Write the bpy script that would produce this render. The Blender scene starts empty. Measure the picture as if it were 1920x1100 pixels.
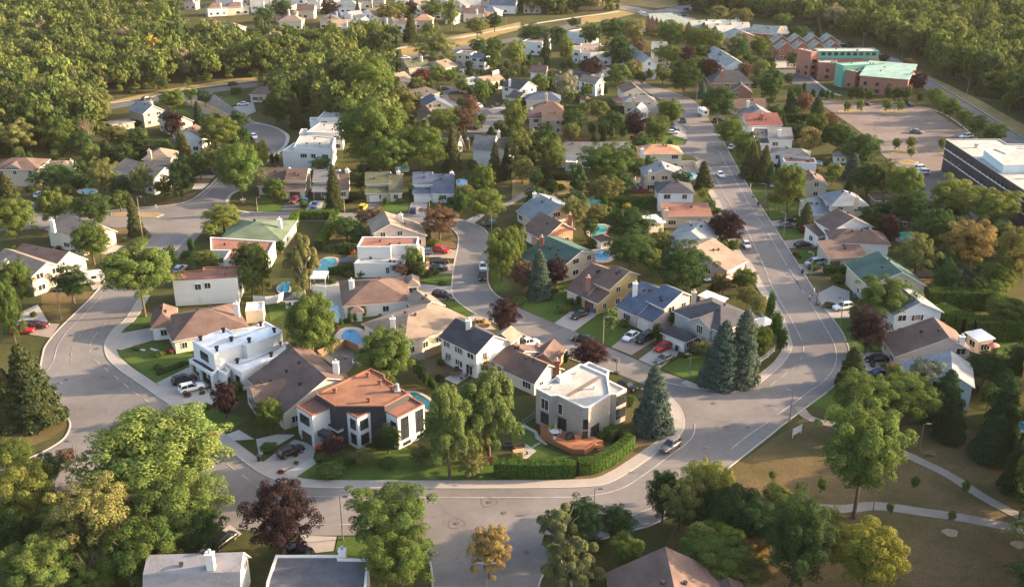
import bpy, bmesh, math, random
import numpy as np
from mathutils import Vector, Matrix
R_ = math.radians
SC = bpy.context.scene
COL = SC.collection
random.seed(7); rng = np.random.default_rng(7)

# ------------------------------------------------------------------ camera, world, sun, exposure
CH, PITCH, FPX = 93.0, R_(23.0), 1950.0          # camera height (m), tilt below the horizon, focal length in photo pixels
cam = bpy.data.objects.new('camera', bpy.data.cameras.new('camera')); COL.objects.link(cam)
cam.location = (0, 0, CH); cam.rotation_euler = (R_(90) - PITCH, 0, 0)
cam.data.sensor_width = 36; cam.data.lens = 36 * FPX / 1920
cam.data.clip_start = 1; cam.data.clip_end = 6000
SC.camera = cam
SUN_AZ, SUN_EL = R_(80), R_(15.5)
world = bpy.data.worlds.new('World'); SC.world = world; world.use_nodes = True
wn = world.node_tree; wn.nodes.clear()
sky = wn.nodes.new('ShaderNodeTexSky'); sky.sky_type = 'NISHITA'; sky.sun_disc = False
sky.sun_elevation = SUN_EL; sky.sun_rotation = SUN_AZ
sky.dust_density = 3.0; sky.ozone_density = 0.4; sky.air_density = 0.9
bg = wn.nodes.new('ShaderNodeBackground'); bg.inputs['Strength'].default_value = 0.15
wo = wn.nodes.new('ShaderNodeOutputWorld')
wn.links.new(sky.outputs[0], bg.inputs[0]); wn.links.new(bg.outputs[0], wo.inputs[0])
sd = bpy.data.lights.new('sun', 'SUN'); sd.energy = 4.8; sd.angle = R_(0.6); sd.color = (1.0, 0.72, 0.46)
sun = bpy.data.objects.new('sun', sd); COL.objects.link(sun)
sdir = Vector((math.sin(SUN_AZ) * math.cos(SUN_EL), math.cos(SUN_AZ) * math.cos(SUN_EL), math.sin(SUN_EL)))
sun.rotation_euler = (-sdir).to_track_quat('-Z', 'Y').to_euler(); sun.location = (200, 200, 200)
SC.view_settings.view_transform = 'Standard'; SC.view_settings.look = 'None'
SC.view_settings.exposure = 1.88; SC.view_settings.gamma = 1
HAZE = 0.00003
SC.render.engine = 'CYCLES'
SC.cycles.max_bounces = 5; SC.cycles.transparent_max_bounces = 6; SC.cycles.volume_bounces = 0

# ------------------------------------------------------------------ survey: plan points read off the photograph
CPs, SPs = math.cos(PITCH), math.sin(PITCH)
REG = {}
for j_, k_ in enumerate('1234'):
    REG['t'+k_] = (480*j_, 0, 3.6667); REG['m'+k_] = (480*j_, 250, 3.6667)
    REG['n'+k_] = (480*j_, 500, 3.6667); REG['l'+k_] = (480*j_, 780, 3.4375)
REG.update({'A': (340,590,7.333), 'B': (540,680,6.111), 'C': (980,660,5.0), 'D': (820,570,6.877), 'E': (440,640,6.875),
 'F': (270,480,6.11), 'G': (1440,520,11.0), 'H': (1200,500,5.0), 'I': (260,0,5.333), 'J': (600,0,5.0526), 'K': (1060,0,6.4),
 'L': (1280,20,6.857), 'M': (940,60,6.4), 'N': (720,90,5.647), 'O': (1160,60,5.0), 'P': (900,200,6.0), 'X': (0,0,1.0)})
def W(r, x, y):
    a = REG[r]; return a[0] + x / a[2], a[1] + y / a[2]
def gp(px, py, z=0.0):
    u, v = (px - 960) / FPX, (py - 550) / FPX
    d = (CH - z) / (SPs + v * CPs)
    return Vector((u * d, d * (CPs - v * SPs), z))
def at(r, x, y, z=0.0): return Vector((x, y, z)) if r == 'W' else gp(*W(r, x, y), z)      # 'W': plan metres
def proj(p):
    x, y, z = p[0], p[1], p[2] - CH
    d = y * CPs - z * SPs; v = -(y * SPs + z * CPs) / d
    return 960 + FPX * x / d, 550 + FPX * v
def ppm(p):                                       # photo pixels per metre at a point
    return FPX / (p[1] * CPs - (p[2] - CH) * SPs)
def hgt(base, ytop):                              # height of something upright whose top is seen at row ytop
    v = (ytop - 550) / FPX; y = base[1]
    # v = -(y*S + z*C)/(y*C - z*S)  ->  z
    z = -(v * y * CPs + y * SPs) / (CPs - v * SPs)
    return z + CH

# ------------------------------------------------------------------ materials
MATS = {}
def nodes(name):
    m = bpy.data.materials.new(name); m.use_nodes = True; nt = m.node_tree
    return m, nt, nt.nodes['Principled BSDF']
def surf(name, col, var=0.12, scale=1.5, rough=0.85, bump=0.0, col2=None, big=0.0, detail=6, metallic=0.0, spec=0.3, stretch=None, bscale=None):
    """a procedural surface: base colour broken up by two sizes of noise in object space"""
    if name in MATS: return MATS[name]
    m, nt, p = nodes(name); N = nt.nodes; L = nt.links
    tc = N.new('ShaderNodeTexCoord'); mp = N.new('ShaderNodeMapping'); L.new(tc.outputs['Object'], mp.inputs[0])
    if stretch: mp.inputs['Scale'].default_value = stretch
    n1 = N.new('ShaderNodeTexNoise'); n1.inputs['Scale'].default_value = scale; n1.inputs['Detail'].default_value = detail; n1.inputs['Roughness'].default_value = 0.65
    L.new(mp.outputs[0], n1.inputs['Vector'])
    n2 = N.new('ShaderNodeTexNoise'); n2.inputs['Scale'].default_value = scale * 0.13; n2.inputs['Detail'].default_value = 3
    L.new(mp.outputs[0], n2.inputs['Vector'])
    c = np.array(col[:3]); c2 = np.array(col2[:3]) if col2 is not None else c * 1.15
    r1 = N.new('ShaderNodeValToRGB'); L.new(n1.outputs[0], r1.inputs[0])
    r1.color_ramp.elements[0].position = 0.25; r1.color_ramp.elements[1].position = 0.75
    r1.color_ramp.elements[0].color = (*(c * (1 - var)), 1); r1.color_ramp.elements[1].color = (*np.minimum(c * (1 + var), 1), 1)
    r2 = N.new('ShaderNodeMapRange'); r2.inputs[1].default_value = 0.38; r2.inputs[2].default_value = 0.62; L.new(n2.outputs[0], r2.inputs[0])
    r2.inputs[4].default_value = big
    mx = N.new('ShaderNodeMix'); mx.data_type = 'RGBA'; L.new(r2.outputs[0], mx.inputs[0]); L.new(r1.outputs[0], mx.inputs[6])
    mx.inputs[7].default_value = (*c2, 1)
    L.new(mx.outputs[2], p.inputs['Base Color'])
    p.inputs['Roughness'].default_value = rough; p.inputs['Metallic'].default_value = metallic
    p.inputs['Specular IOR Level'].default_value = spec
    if bump > 0:
        b = N.new('ShaderNodeBump'); b.inputs['Strength'].default_value = bump; b.inputs['Distance'].default_value = 0.08
        nb = n1
        if bscale:
            nb = N.new('ShaderNodeTexNoise'); nb.inputs['Scale'].default_value = bscale; nb.inputs['Detail'].default_value = 3; L.new(mp.outputs[0], nb.inputs['Vector'])
        L.new(nb.outputs[0], b.inputs['Height']); L.new(b.outputs[0], p.inputs['Normal'])
    MATS[name] = m; return m
def objcol(name, rough=0.35, metallic=0.0, spec=0.5, coat=0.0, var=0.0):
    """paint whose colour is the object's own colour"""
    if name in MATS: return MATS[name]
    m, nt, p = nodes(name); oi = nt.nodes.new('ShaderNodeObjectInfo')
    nt.links.new(oi.outputs['Color'], p.inputs['Base Color'])
    p.inputs['Roughness'].default_value = rough; p.inputs['Metallic'].default_value = metallic
    p.inputs['Specular IOR Level'].default_value = spec; p.inputs['Coat Weight'].default_value = coat; p.inputs['Coat Roughness'].default_value = 0.08
    MATS[name] = m; return m
def leafmat(name='leaf', tr=0.35):
    m, nt, p = nodes(name); N = nt.nodes; L = nt.links
    oi = N.new('ShaderNodeObjectInfo'); ge = N.new('ShaderNodeNewGeometry'); tc = N.new('ShaderNodeTexCoord')
    ns = N.new('ShaderNodeTexNoise'); ns.inputs['Scale'].default_value = 1.9; ns.inputs['Detail'].default_value = 2; L.new(tc.outputs['Object'], ns.inputs['Vector'])
    hs = N.new('ShaderNodeHueSaturation'); L.new(oi.outputs['Color'], hs.inputs['Color'])
    a = N.new('ShaderNodeMapRange'); a.inputs[3].default_value = 0.68; a.inputs[4].default_value = 1.50; L.new(ge.outputs['Random Per Island'], a.inputs[0])
    L.new(a.outputs[0], hs.inputs['Value'])
    b = N.new('ShaderNodeMapRange'); b.inputs[1].default_value = 0.3; b.inputs[2].default_value = 0.7; b.inputs[3].default_value = 0.482; b.inputs[4].default_value = 0.518; L.new(ns.outputs[0], b.inputs[0])
    L.new(b.outputs[0], hs.inputs['Hue'])
    d = N.new('ShaderNodeBsdfDiffuse'); t = N.new('ShaderNodeBsdfTranslucent'); mx = N.new('ShaderNodeMixShader'); mx.inputs[0].default_value = tr
    L.new(hs.outputs[0], d.inputs[0]); L.new(hs.outputs[0], t.inputs[0]); L.new(d.outputs[0], mx.inputs[1]); L.new(t.outputs[0], mx.inputs[2])
    L.new(mx.outputs[0], N['Material Output'].inputs[0]); N.remove(p)
    MATS[name] = m; return m
LEAF = leafmat()
GLASS = surf('window_glass', (0.025, 0.03, 0.035), 0.5, 0.8, rough=0.12, spec=0.6)
def gl(name, col, rough=0.1):
    return surf(name, col, 0.2, 0.5, rough=rough, spec=0.7)
BARK = surf('bark', (0.11, 0.08, 0.055), 0.3, 4, bump=0.4)
BARKW = surf('birch_bark', (0.5, 0.45, 0.38), 0.3, 6)
ROOFC = dict(brown=(.105,.068,.056), dark=(.042,.043,.052), grey=(.125,.123,.125), tan=(.19,.145,.11), blue=(.06,.08,.12), green=(.04,.085,.07),
 olive=(.075,.08,.045), copper=(.19,.088,.052), red=(.15,.05,.04), orange=(.34,.18,.105), lgrey=(.19,.20,.20), white=(.72,.71,.68), verd=(.12,.32,.25),
 purple=(.105,.066,.066), sage=(.095,.13,.08), gravel=(.31,.295,.27), slate=(.15,.17,.19), rust=(.19,.085,.06), pgreen=(.19,.22,.195), sgreen=(.20,.32,.26), shingle=(.19,.185,.195), tar=(.085,.085,.095))
def roofm(k):
    c = np.array(ROOFC[k])
    return surf('roof_' + k, c, 0.30, 2.2, rough=0.92, bump=0.4, col2=c * 1.34 + 0.01, big=0.8, stretch=(1,1,2.5), bscale=9)
WALLC = dict(white=(.69,.675,.64), cream=(.62,.54,.42), beige=(.45,.39,.31), brick=(.30,.11,.07), pink=(.50,.36,.32), lblue=(.52,.60,.64), yellow=(.50,.36,.15),
 grey=(.33,.33,.31), orange=(.52,.26,.15), dark=(.045,.048,.055), stone=(.33,.30,.265), brown=(.20,.13,.09), black=(.045,.043,.048), verd=(.12,.33,.26), lpink=(.55,.42,.37), sbrick=(.34,.15,.11))
def wallm(k):
    c = np.array(WALLC[k])
    if k in ('brick', 'stone', 'sbrick', 'orange', 'pink'):
        return surf('wall_' + k, c, 0.28, 3.2, rough=0.9, bump=0.3, col2=c * 0.8, big=0.4)
    return surf('wall_' + k, c, 0.07, 1.2, rough=0.8, bump=0.08, col2=c * 0.85, big=0.4, stretch=(1,1,5))
TRIM = surf('trim_white', (.70,.67,.62), 0.06, 2); TRIMD = surf('trim_dark', (.05,.05,.055), 0.1, 2)
CONC = surf('concrete', (.40,.365,.32), 0.12, 1.2, bump=0.15, col2=(.33,.31,.28), big=0.6)
METAL = surf('metal_grey', (.25,.25,.25), 0.1, 3, rough=0.45, metallic=0.6)
WOOD = surf('wood', (.24,.15,.09), 0.25, 5, stretch=(1,1,.2)); POLEW = surf('pole_wood', (.33,.25,.18), 0.2, 5)
DECKW = surf('deck_wood', (.33,.14,.07), 0.2, 4, stretch=(6,.4,1)); 

# ------------------------------------------------------------------ mesh helpers
def lnk(name, me, parent=None, mats=None, loc=None, color=None):
    o = bpy.data.objects.new(name, me); COL.objects.link(o)
    if parent is not None: o.parent = parent
    if loc is not None: o.location = loc
    if color is not None: o.color = (*color[:3], 1)
    return o
def mesh(name, verts, faces, mats, midx=None, smooth=False):
    me = bpy.data.meshes.new(name); me.from_pydata([tuple(v) for v in verts], [], faces)
    for m in (mats if isinstance(mats, (list, tuple)) else [mats]): me.materials.append(m)
    if midx is not None: me.polygons.foreach_set('material_index', midx)
    if smooth: me.polygons.foreach_set('use_smooth', [True] * len(faces))
    me.update(); return me
class MB:
    def __init__(s): s.v = []; s.f = []; s.m = []
    def add(s, vs, fs, mi=0):
        n = len(s.v); s.v += [Vector(v) for v in vs]; s.f += [[i + n for i in f] for f in fs]
        s.m += [mi] * len(fs) if isinstance(mi, int) else list(mi)
    def prism(s, pts, z0, z1, mi=0, top=None, bottom=True):          # pts CCW in plan
        n = len(pts); vs = [(p[0], p[1], z0) for p in pts] + [(p[0], p[1], z1) for p in pts]
        fs = [[i, (i + 1) % n, n + (i + 1) % n, n + i] for i in range(n)]; ms = [mi] * n
        fs.append(list(range(n, 2 * n))); ms.append(mi if top is None else top)
        if bottom: fs.append(list(range(n - 1, -1, -1))); ms.append(mi)
        s.add(vs, fs, ms)
    def box(s, c, sx, sy, sz, ang=0, mi=0):                           # c = centre of the base
        ca, sa = math.cos(ang), math.sin(ang)
        pts = [(c[0] + x * ca - y * sa, c[1] + x * sa + y * ca) for x, y in ((-sx/2,-sy/2),(sx/2,-sy/2),(sx/2,sy/2),(-sx/2,sy/2))]
        s.prism(pts, c[2], c[2] + sz, mi)
    def tube(s, a, b, r0, r1=None, n=6, mi=0, cap=True):
        a, b = Vector(a), Vector(b); r1 = r0 if r1 is None else r1; d = (b - a).normalized()
        x = d.orthogonal().normalized(); y = d.cross(x); vs = []
        for c, r in ((a, r0), (b, r1)):
            vs += [c + (x * math.cos(t) + y * math.sin(t)) * r for t in [2 * math.pi * i / n for i in range(n)]]
        fs = [[i, (i + 1) % n, n + (i + 1) % n, n + i] for i in range(n)]
        if cap: fs += [list(range(n, 2 * n)), list(range(n - 1, -1, -1))]
        s.add(vs, fs, mi)
    def mesh(s, name, mats, smooth=False): return mesh(name, s.v, s.f, mats, s.m, smooth)
    def obj(s, name, mats, parent=None, off=None, color=None, smooth=False):
        if off is not None: s.v = [v - off for v in s.v]
        return lnk(name, s.mesh(name, mats, smooth), parent, color=color)
def ccw(pts):
    a = sum(pts[i][0] * pts[(i+1) % len(pts)][1] - pts[(i+1) % len(pts)][0] * pts[i][1] for i in range(len(pts)))
    return pts if a > 0 else pts[::-1]
def inpoly(x, y, poly):
    c = False; j = len(poly) - 1
    for i in range(len(poly)):
        xi, yi = poly[i][0], poly[i][1]; xj, yj = poly[j][0], poly[j][1]
        if (yi > y) != (yj > y) and x < (xj - xi) * (y - yi) / (yj - yi + 1e-12) + xi: c = not c
        j = i
    return c
def inset(pts, d):
    n = len(pts); out = []
    for i in range(n):
        a, b, c = Vector(pts[i-1][:2]), Vector(pts[i][:2]), Vector(pts[(i+1) % n][:2])
        e1, e2 = (b - a).normalized(), (c - b).normalized(); n1, n2 = Vector((-e1.y, e1.x)), Vector((-e2.y, e2.x))
        m = (n1 + n2); k = max(m.length_squared, 0.5); out.append(b + m * (2 * d / k))
    return out
THINGS = []
def tag(o, label, cat, group=None):
    o['label'] = label; o['category'] = cat
    if group: o['group'] = group
    THINGS.append(o); return o
def empty(name, loc, label, cat, group=None):
    o = bpy.data.objects.new(name, None); o.empty_display_size = 0.5; o.location = loc; COL.objects.link(o)
    return tag(o, label, cat, group)
# ------------------------------------------------------------------ the ground, roads, pavements
def structure(o): o['kind'] = 'structure'; return o
def grassmat(name, c1, c2, c3, big=0.035):
    m, nt, p = nodes(name); N = nt.nodes; L = nt.links
    tc = N.new('ShaderNodeTexCoord')
    def noise(s, d=5, r=0.6):
        n = N.new('ShaderNodeTexNoise'); n.inputs['Scale'].default_value = s; n.inputs['Detail'].default_value = d; n.inputs['Roughness'].default_value = r
        L.new(tc.outputs['Object'], n.inputs['Vector']); return n
    def mapr(n, a, b, o0=0, o1=1):
        q = N.new('ShaderNodeMapRange'); q.inputs[1].default_value = a; q.inputs[2].default_value = b; q.inputs[3].default_value = o0; q.inputs[4].default_value = o1
        L.new(n.outputs[0], q.inputs[0]); return q
    def mix(f, a, b):
        q = N.new('ShaderNodeMix'); q.data_type = 'RGBA'; L.new(f.outputs[0], q.inputs[0])
        for s, v in ((6, a), (7, b)):
            if isinstance(v, tuple): q.inputs[s].default_value = (*v, 1)
            else: L.new(v.outputs[2], q.inputs[s])
        return q
    a = mix(mapr(noise(big, 4), 0.42, 0.6), c1, c2)
    b = mix(mapr(noise(big * 7, 5, .7), 0.45, 0.75, 0, .7), a, c3)
    c = N.new('ShaderNodeHueSaturation'); L.new(b.outputs[2], c.inputs['Color']); L.new(mapr(noise(2.6, 5, .75), 0.25, 0.75, 0.62, 1.38).outputs[0], c.inputs['Value'])
    L.new(c.outputs[0], p.inputs['Base Color']); p.inputs['Roughness'].default_value = 1; p.inputs['Specular IOR Level'].default_value = 0.05
    bp = N.new('ShaderNodeBump'); bp.inputs['Strength'].default_value = 0.6; bp.inputs['Distance'].default_value = 0.15
    L.new(noise(3.5, 6, .8).outputs[0], bp.inputs['Height']); L.new(bp.outputs[0], p.inputs['Normal'])
    MATS[name] = m; return m
G_BASE = grassmat('ground_base', (.042,.055,.018), (.072,.068,.027), (.105,.078,.036))
G_LAWN = grassmat('lawn_green', (.052,.098,.020), (.070,.108,.026), (.10,.108,.034), 0.12)
G_DRY = grassmat('dry_grass', (.150,.105,.055), (.098,.078,.034), (.060,.064,.024), 0.07)
G_YEL = grassmat('yellow_grass', (.30,.215,.09), (.22,.17,.075), (.18,.15,.065), 0.06)
def asphaltmat(name, c, seams=True):
    m, nt, p = nodes(name); N = nt.nodes; L = nt.links; tc = N.new('ShaderNodeTexCoord')
    def noise(s, d=5, r=.6, w=0):
        n = N.new('ShaderNodeTexNoise'); n.inputs['Scale'].default_value = s; n.inputs['Detail'].default_value = d; n.inputs['Roughness'].default_value = r; n.inputs['Distortion'].default_value = w
        L.new(tc.outputs['Object'], n.inputs['Vector']); return n
    def rng_(n, a, b, c_, d_):
        q = N.new('ShaderNodeMapRange'); q.inputs[1].default_value = a; q.inputs[2].default_value = b; q.inputs[3].default_value = c_; q.inputs[4].default_value = d_; L.new(n, q.inputs[0]); return q.outputs[0]
    def mul(a, b):
        q = N.new('ShaderNodeMath'); q.operation = 'MULTIPLY'; L.new(a, q.inputs[0]); L.new(b, q.inputs[1]); return q.outputs[0]
    v = mul(rng_(noise(.06, 3).outputs[0], .35, .65, .82, 1.15), rng_(noise(9, 4, .8).outputs[0], .2, .8, .85, 1.15))
    v = mul(v, rng_(noise(.8, 5, .7).outputs[0], .3, .7, .90, 1.10))
    if seams:
        vo = N.new('ShaderNodeTexVoronoi'); vo.feature = 'DISTANCE_TO_EDGE'; vo.inputs['Scale'].default_value = 0.07
        nw = noise(.35, 5, .6); mx = N.new('ShaderNodeMix'); mx.data_type = 'RGBA'; mx.blend_type = 'LINEAR_LIGHT'; mx.inputs[0].default_value = 3.5
        L.new(tc.outputs['Object'], mx.inputs[6]); L.new(nw.outputs[1], mx.inputs[7]); L.new(mx.outputs[2], vo.inputs['Vector'])
        v = mul(v, rng_(vo.outputs[0], .002, .006, .85, 1.0))
        n2 = noise(.13, 2, .5); v = mul(v, rng_(n2.outputs[0], .63, .65, 1.0, .91))
    hs = N.new('ShaderNodeHueSaturation'); hs.inputs['Color'].default_value = (*c, 1); L.new(v, hs.inputs['Value'])
    L.new(hs.outputs[0], p.inputs['Base Color']); p.inputs['Roughness'].default_value = .9; p.inputs['Specular IOR Level'].default_value = 0.2
    bp = N.new('ShaderNodeBump'); bp.inputs['Strength'].default_value = .25; bp.inputs['Distance'].default_value = .02; L.new(noise(14, 3).outputs[0], bp.inputs['Height']); L.new(bp.outputs[0], p.inputs['Normal'])
    MATS[name] = m; return m
ASPH = asphaltmat('asphalt', (.170,.157,.149)); ASPHD = asphaltmat('asphalt_lot', (.165,.130,.112)); ASPHN = asphaltmat('asphalt_dark', (.10,.098,.10), False)
PAVER = surf('paver', (.30,.235,.19), .2, 4, bump=.2, col2=(.24,.20,.17), big=.5)
DRIVE = surf('drive_concrete', (.34,.30,.26), .12, 2, bump=.1, col2=(.28,.25,.23), big=.6)
GRAV = surf('gravel', (.25,.215,.185), .25, 4, bump=.3, col2=(.19,.165,.135), big=.5)
PAINT = surf('road_paint', (.42,.40,.38), .3, 3, col2=(.27,.25,.235), big=.8); PAINTY = surf('road_paint_yellow', (.36,.25,.11), .3, 3)
ground = structure(lnk('ground', mesh('ground', [(-3500,-300,0),(3500,-300,0),(3500,5500,0),(-3500,5500,0)], [[0,1,2,3]], G_BASE)))
TIER = dict(yellow_grass=.005, dry_lawn=.025, lawn=.045, road=.066, parking_lot=.085, driveway=.094, island_grass=.172); TN = {}
NOGROW = []
def sheet(name, pts, mat, z, nogrow=True):
    """a thin flat patch of ground, given by plan points"""
    TN[name] = TN.get(name, -1) + 1; z = TIER.get(name, .02) + .0015 * (TN[name] % 13)
    pts = ccw([Vector(p) for p in pts]); me = mesh(name, [(p[0], p[1], z) for p in pts], [list(range(len(pts)))], mat)
    bm = bmesh.new(); bm.from_mesh(me); bmesh.ops.triangulate(bm, faces=bm.faces[:]); bm.to_mesh(me); bm.free()
    if nogrow: NOGROW.append([(p[0], p[1]) for p in pts])
    return structure(lnk(name, me))
def area(name, r, pts, mat, z=0.02, nogrow=True):
    return sheet(name, [at(r, pts[i], pts[i+1]) for i in range(0, len(pts), 2)], mat, z, nogrow)
def smoothline(P, n=4):
    out = []
    for i in range(len(P) - 1):
        p0, p1, p2, p3 = P[max(i-1,0)], P[i], P[i+1], P[min(i+2, len(P)-1)]
        for k in range(n):
            t = k / n
            out.append(0.5 * ((2*p1) + (p2-p0)*t + (2*p0-5*p1+4*p2-p3)*t*t + (3*p1-p0-3*p2+p3)*t*t*t))
    out.append(P[-1]); return out
def strip(name, P, off0, off1, z0, z1, mat, smooth=True, kind=True):
    """a band beside a line: from off0 to off1 metres to its left"""
    P = [Vector((p[0], p[1])) for p in P]
    if smooth: P = smoothline(P)
    mb = MB(); vs = []
    for i, p in enumerate(P):
        d = (P[min(i+1, len(P)-1)] - P[max(i-1, 0)]).normalized(); n = Vector((-d.y, d.x))
        a, b = p + n * off0, p + n * off1
        vs += [(a.x, a.y, z0), (a.x, a.y, z1), (b.x, b.y, z1), (b.x, b.y, z0)]
    fs = []
    for i in range(len(P) - 1):
        o = i * 4
        for k in range(3): fs.append([o+k, o+k+1, o+4+k+1, o+4+k])
    fs += [[0,1,2,3], [len(vs)-4+k for k in range(4)]]
    o = lnk(name, mesh(name, vs, fs, mat)); bm = bmesh.new(); bm.from_mesh(o.data); bmesh.ops.recalc_face_normals(bm, faces=bm.faces[:]); bm.to_mesh(o.data); bm.free()
    if kind: structure(o)
    return o
def fl(s): return [float(x) for x in s.split()]
def line(r, s):
    q = fl(s); return [at(r, q[i], q[i+1]) for i in range(0, len(q), 2)]
# main loop road: inner kerb (beside the block) and outer kerb
INNER = line('X', '262 555 237 595 210 620 197 642 196 658 203 675 226 696 254 715 294 743 333 770 394 818 440 853 480 883 512 899 553 911 596 915 700 916 960 916 1091 914 1135 908 1164 895 1193 877 1239 845 1274 818 1284 797 1280 773 1266 752 1246 736 1215 722')
R2S = line('X', '1246 738 1200 718 1151 698 1110 684 1073 674 1030 652 994 634 963 618 930 606 892 589 856 563 847 544 848 530 852 495 858 468 860 446 854 435 840 426 798 420')
R2N = line('X', '469 398 567 400 765 402 820 404 856 411 889 420 908 430 918 446 918 468 914 509 916 534 930 553 960 572 1039 606 1075 621 1140 651 1195 675 1235 694 1295 718 1342 732 1383 733 1402 729 1424 718 1440 706 1467 683 1482 661 1486 647 1481 631 1473 604 1456 568 1434 539 1410 495 1385 465 1353 386 1328 340 1312 305 1300 294')
ROUT = line('X', '1226 164 1260 173 1284 182 1300 190 1310 200 1326 222 1353 262 1375 302 1407 359 1440 409 1495 495 1527 547 1541 571 1574 617 1585 639 1591 658 1590 685 1576 710 1549 735 1508 765 1462 800 1440 818 1350 888 1290 937 1233 978 1184 994 1120 1012 1060 1024 1036 1040 1026 1062 1012 1086 1006 1110')
LOUT = line('X', '270 459 215 505 175 552 142 585 109 617 85 647 79 664 74 696 78 735 101 768 117 776 130 794 122 818 96 838 55 858 0 882 -60 905')
LEFTUP = line('X', '200 396 250 390 308 386 344 380 365 370 387 354 406 335')
area('road', 'X', [262,555, 237,595, 210,620, 197,642, 196,658, 203,675, 226,696, 254,715, 294,743, 333,770, 394,818, 440,853, 480,883, 512,899, 553,911, 596,915, 620,916,
   620,1004, 567,1004, 430,990, 250,965, 140,930, 60,925, 0,945, -60,960, -60,905, 0,882, 55,858, 96,838, 122,818, 130,794, 117,776, 101,768, 78,735, 74,696, 79,664, 85,647, 109,617, 142,585, 175,552, 215,505, 270,459,
   285,442, 273,429, 200,426, 60,430, -60,436, -60,410, 60,402, 200,396, 250,390, 308,386, 344,380, 365,370, 387,354, 406,335, 445,322, 470,330, 458,354, 436,365, 428,381, 436,392, 469,398, 500,399, 500,414, 440,414, 395,420, 375,440, 352,468, 330,488, 300,520], ASPH)
area('road', 'X', [600,915, 700,916, 960,916, 1091,914, 1135,908, 1164,895, 1193,877, 1239,845, 1274,818, 1284,797, 1280,773, 1266,752, 1246,738, 1200,718, 1295,718, 1342,732, 1383,733, 1402,729, 1424,718, 1440,706, 1467,683, 1500,690, 1591,684, 1576,710, 1549,735, 1508,765, 1462,800, 1440,818, 1350,888, 1290,937, 1233,978, 1184,994, 1120,1012, 1060,1024, 1036,1040, 1026,1062, 1006,1110, 1000,1180, 830,1180, 814,1100, 809,1059, 797,1036, 770,1008, 720,1003, 600,1004], ASPH)
area('road', 'X', [1226,164, 1260,173, 1284,182, 1300,190, 1310,200, 1326,222, 1353,262, 1375,302, 1407,359, 1440,409, 1495,495, 1527,547, 1541,571, 1574,617, 1585,639, 1591,658, 1590,690, 1460,690, 1482,661, 1486,647, 1481,631, 1473,604, 1456,568, 1434,539, 1410,495, 1385,465, 1353,386, 1328,340, 1312,305, 1300,294, 1262,284, 1190,283, 1190,274, 1262,273, 1284,272, 1290,262, 1284,252, 1269,226, 1279,212, 1277,200, 1246,190, 1226,181, 1206,168, 1190,158, 1150,150, 1150,142, 1200,150], ASPH)
area('road', 'X', [490,399, 567,400, 765,402, 820,404, 856,411, 889,420, 908,430, 918,446, 918,468, 914,509, 916,534, 930,553, 960,572, 1039,606, 1075,621, 1140,651, 1195,675, 1235,694, 1310,722, 1260,745, 1246,738, 1200,718, 1151,698, 1110,684, 1073,674, 1030,652, 994,634, 963,618, 930,606, 892,589, 856,563, 847,544, 848,530, 852,495, 858,468, 860,446, 854,435, 840,426, 798,420, 633,416, 490,414], ASPH)
area('road', 'X', [330,170, 395,172, 440,205, 480,230, 513,237, 535,248, 543,258, 537,275, 521,290, 505,303, 470,335, 445,335, 450,318, 480,295, 482,270, 464,247, 420,225, 385,215, 345,190], ASPH)
area('road', 'N', [540,465, 600,405, 760,410, 820,450, 700,470, 675,500, 700,545, 830,590, 900,640, 1010,640, 1100,630, 1200,655, 1265,720, 1275,870, 1260,900, 1040,900, 1045,820, 1040,740, 980,700, 860,660, 740,640, 700,600, 600,520], ASPH)
strip('road', line('X', '-200 260 60 226 190 203 335 178 480 159 600 140 756 112 880 88 1000 68 1080 46'), -4.5, 4.5, 0.0, 0.07, ASPHN)
strip('road', line('X', '1516 60 1571 80 1669 112 1735 156 1900 262 2100 392 2400 590'), -4, 4, 0.0, 0.08, ASPH)
area('road', 'K', [560,40, 700,60, 1060,130, 1350,80, 1560,55, 1650,60, 1650,100, 1360,160, 1600,250, 1900,290, 1900,330, 1500,290, 1230,230, 960,200, 860,160, 640,110, 560,100], ASPH)
strip('path', line('X', '600 118 680 104 762 88 850 73 972 50 1060 36 1160 22'), -1.2, 1.2, 0.0, 0.10, CONC)
# kerbs and pavements
strip('pavement', INNER, 0.0, 0.22, 0, .15, CONC); strip('pavement', INNER, 0.22, 2.3, 0, .13, DRIVE)
strip('kerb', R2S[2:], -.1, .22, 0, .13, CONC); strip('kerb', R2N[:-24], -.1, .22, 0, .13, CONC)
strip('pavement', line('X', '1250 718 1268 722 1300 728 1342 733 1383 734 1402 730 1424 719 1440 707 1467 684 1482 662 1486 647 1481 631 1473 604 1456 568 1434 539 1410 495 1385 465 1353 386 1328 340 1312 305'), 0, .2, 0, .15, CONC)
strip('pavement', line('X', '1275 719 1300 728 1342 733 1383 734 1402 730 1424 719 1440 707 1467 684 1482 662 1486 647 1481 631 1473 604 1456 568 1434 539 1410 495 1385 465 1353 386 1328 340 1312 305'), .2, 1.9, 0, .13, DRIVE)
strip('pavement', line('X', '1290 262 1284 252 1269 226 1279 212'), 0, 1.5, 0, .13, DRIVE)
strip('kerb', ROUT, 0, .25, 0, .14, CONC); strip('kerb', LOUT, 0, .3, 0, .14, CONC); strip('kerb', LEFTUP, -.25, 0, 0, .14, CONC)
strip('kerb', line('X', '470 340 458 354 436 365 428 381 436 392 469 398'), -.9, 0, 0, .14, CONC)
strip('kerb', line('X', '480 230 513 237 535 248 543 258 537 275 521 290 505 303'), -1.2, 0, 0, .14, CONC)
strip('kerb', line('X', '190 196 275 184 335 170 480 151 600 131'), -.3, .3, 0, .14, CONC)
strip('kerb', line('X', '797 1034 806 1048 811 1066 814 1110'), -.3, 0, 0, .14, CONC)
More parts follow.
